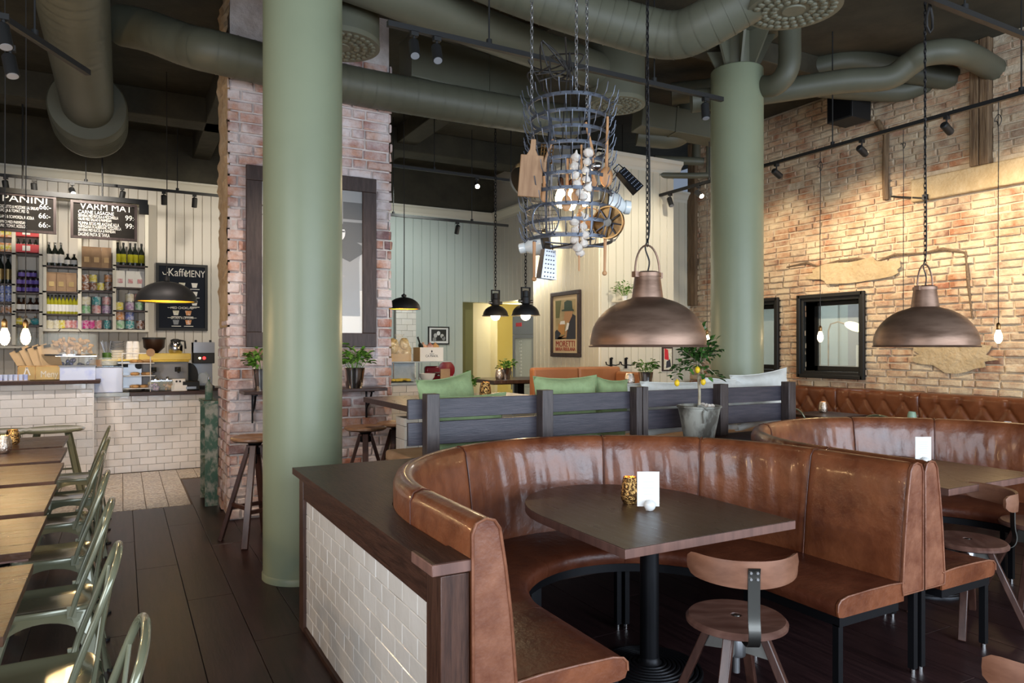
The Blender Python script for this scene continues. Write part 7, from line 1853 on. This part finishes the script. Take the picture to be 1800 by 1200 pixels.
flat([(0, .02), (iw, .02), (iw, ih * .55), (iw * .75, ih * .62), (iw * .6, ih * .4), (iw * .5, ih * .1), (iw * .2, 0), (0, 0)], 'posts', 'print_hand', ps, -.0020, B)
flat([(iw * .55, 0), (iw, 0), (iw, ih * .58), (iw * .82, ih * .64), (iw * .62, ih * .32)], 'postn', 'print_jacket', ps, -.0034, B)
flat([(iw * .5, ih * .2), (iw * .6, ih * .42), (iw * .7, ih * .4), (iw * .64, ih * .25)], 'paper', 'print_collar', ps, -.0048, B)
flat([(iw * .42, ih * .48), (iw * .48, ih * .7), (iw * .88, ih * .72), (iw * .84, ih * .58), (iw * .7, ih * .42), (iw * .55, ih * .42)], 'posts', 'print_face', ps, -.0062, B)
flat([(iw * .34, ih * .72), (iw * .92, ih * .70), (iw * .93, ih * .73), (iw * .86, ih * .76), (iw * .83, ih * .96), (iw * .6, ih * .985), (iw * .46, ih * .94), (iw * .46, ih * .76), (iw * .33, ih * .75)], 'postg', 'print_hat', ps, -.0076, B)
flat([(iw * .12, ih * .12), (iw * .48, ih * .12), (iw * .48, ih * .40), (iw * .18, ih * .40)], 'posto', 'print_beer', ps, -.0062, B)
flat([(iw * .24, ih * .38), (iw * .5, ih * .38), (iw * .48, ih * .47), (iw * .28, ih * .46)], 'paper', 'print_foam', ps, -.0076, B)
flat([(iw * .02, ih * .55), (iw * .2, ih * .55), (iw * .3, ih), (0, ih)], 'oliveg', 'print_shade', ps, -.0016, B)
flat([(iw * .0, 0), (iw * .1, 0), (iw * .3, ih * .15), (iw * .1, ih * .25), (0, ih * .2)], 'postn', 'print_sleeve', ps, -.0076, B)
text('MORETTI', .118, 'inkr', ps, (W_ / 2, -.003, Hh * .195), FACE_S, sx=1.0, spacing=1.0, ext=.002)
text('BIRRA FRIULANA', .07, 'inkr', ps, (W_ / 2, -.003, Hh * .115), FACE_S, sx=.95, ext=.002)
# wall herb on bracket, hooks, red picture on the front of the boxed wall
wh_y = YB0 - .17; X = ux(1098, wh_y)
sh2 = thing('wall_bracket_shelf', 'tiny shelf holding a herb high on the cream wall above the copper dome', 'shelf', (X, YB0 - .02, uz(528, X, wh_y)))
MB().box((-.1, -.24, -.02), (.1, 0, 0)).build('board', 'trim', sh2); MB().bar((0, -.15, -.02), (0, 0, -.12), .015).build('bracket', 'trim', sh2)
pot_herb('small round herb bush on the cream wall above the copper dome', X, wh_y, sh2.location.z, .04, .06, m='porc', leaves=110, spread=.12, hh=.19, seed=11, big=.8)
for px, lab in ((1072, 'black double coat hook on the cream wall, left one'), (1098, 'black double coat hook on the cream wall, right one')):
    X = ux(px, YB0); t = thing('coat_hook', lab, 'hook', (X, YB0 - .02, uz(638, X, YB0))); t.scale = (.95, .7, .7)
    MB().box((-.02, -.015, -.1), (.02, 0, .1)).build('back_plate', 'iron', t); MB().sph((0, -.03, .09), .022, 10, 8).build('finial', 'iron', t)
    for s_ in (-1, 1): MB().tube([(0, -.02, -.03), (s_ * .06, -.05, -.04), (s_ * .11, -.07, -.02), (s_ * .12, -.07, .03)], .01, 8).build('arm', 'iron', t)
x0, x1 = ux(1164, YB0 - .03), ux(1182, YB0 - .03)
rpn = thing('framed_print', 'colourful red and orange print in a dark frame behind the lemon tree', 'picture', (x0, YB0 - .04, uz(652, x0, YB0))); W_ = x1 - x0; Hh = uz(610, x0, YB0) - rpn.location.z
MB().box((0, 0, 0), (W_, .02, Hh)).build('frame', 'bframe', rpn); flat(rect(.02, .02, W_ - .02, Hh - .02), 't_cream', 'print', rpn, -.001)
flat([(.03, Hh * .5), (W_ * .6, Hh * .45), (W_ * .5, Hh * .9), (.03, Hh * .95)], 'tin1', 'print_red', rpn, -.002); flat([(W_ * .3, .04), (W_ * .8, .06), (W_ * .7, Hh * .5), (W_ * .35, Hh * .4)], 'postn', 'print_blue', rpn, -.004)
# left aisle banquette hints at picture edge are outside the frame
print('objects', len(bpy.data.objects))
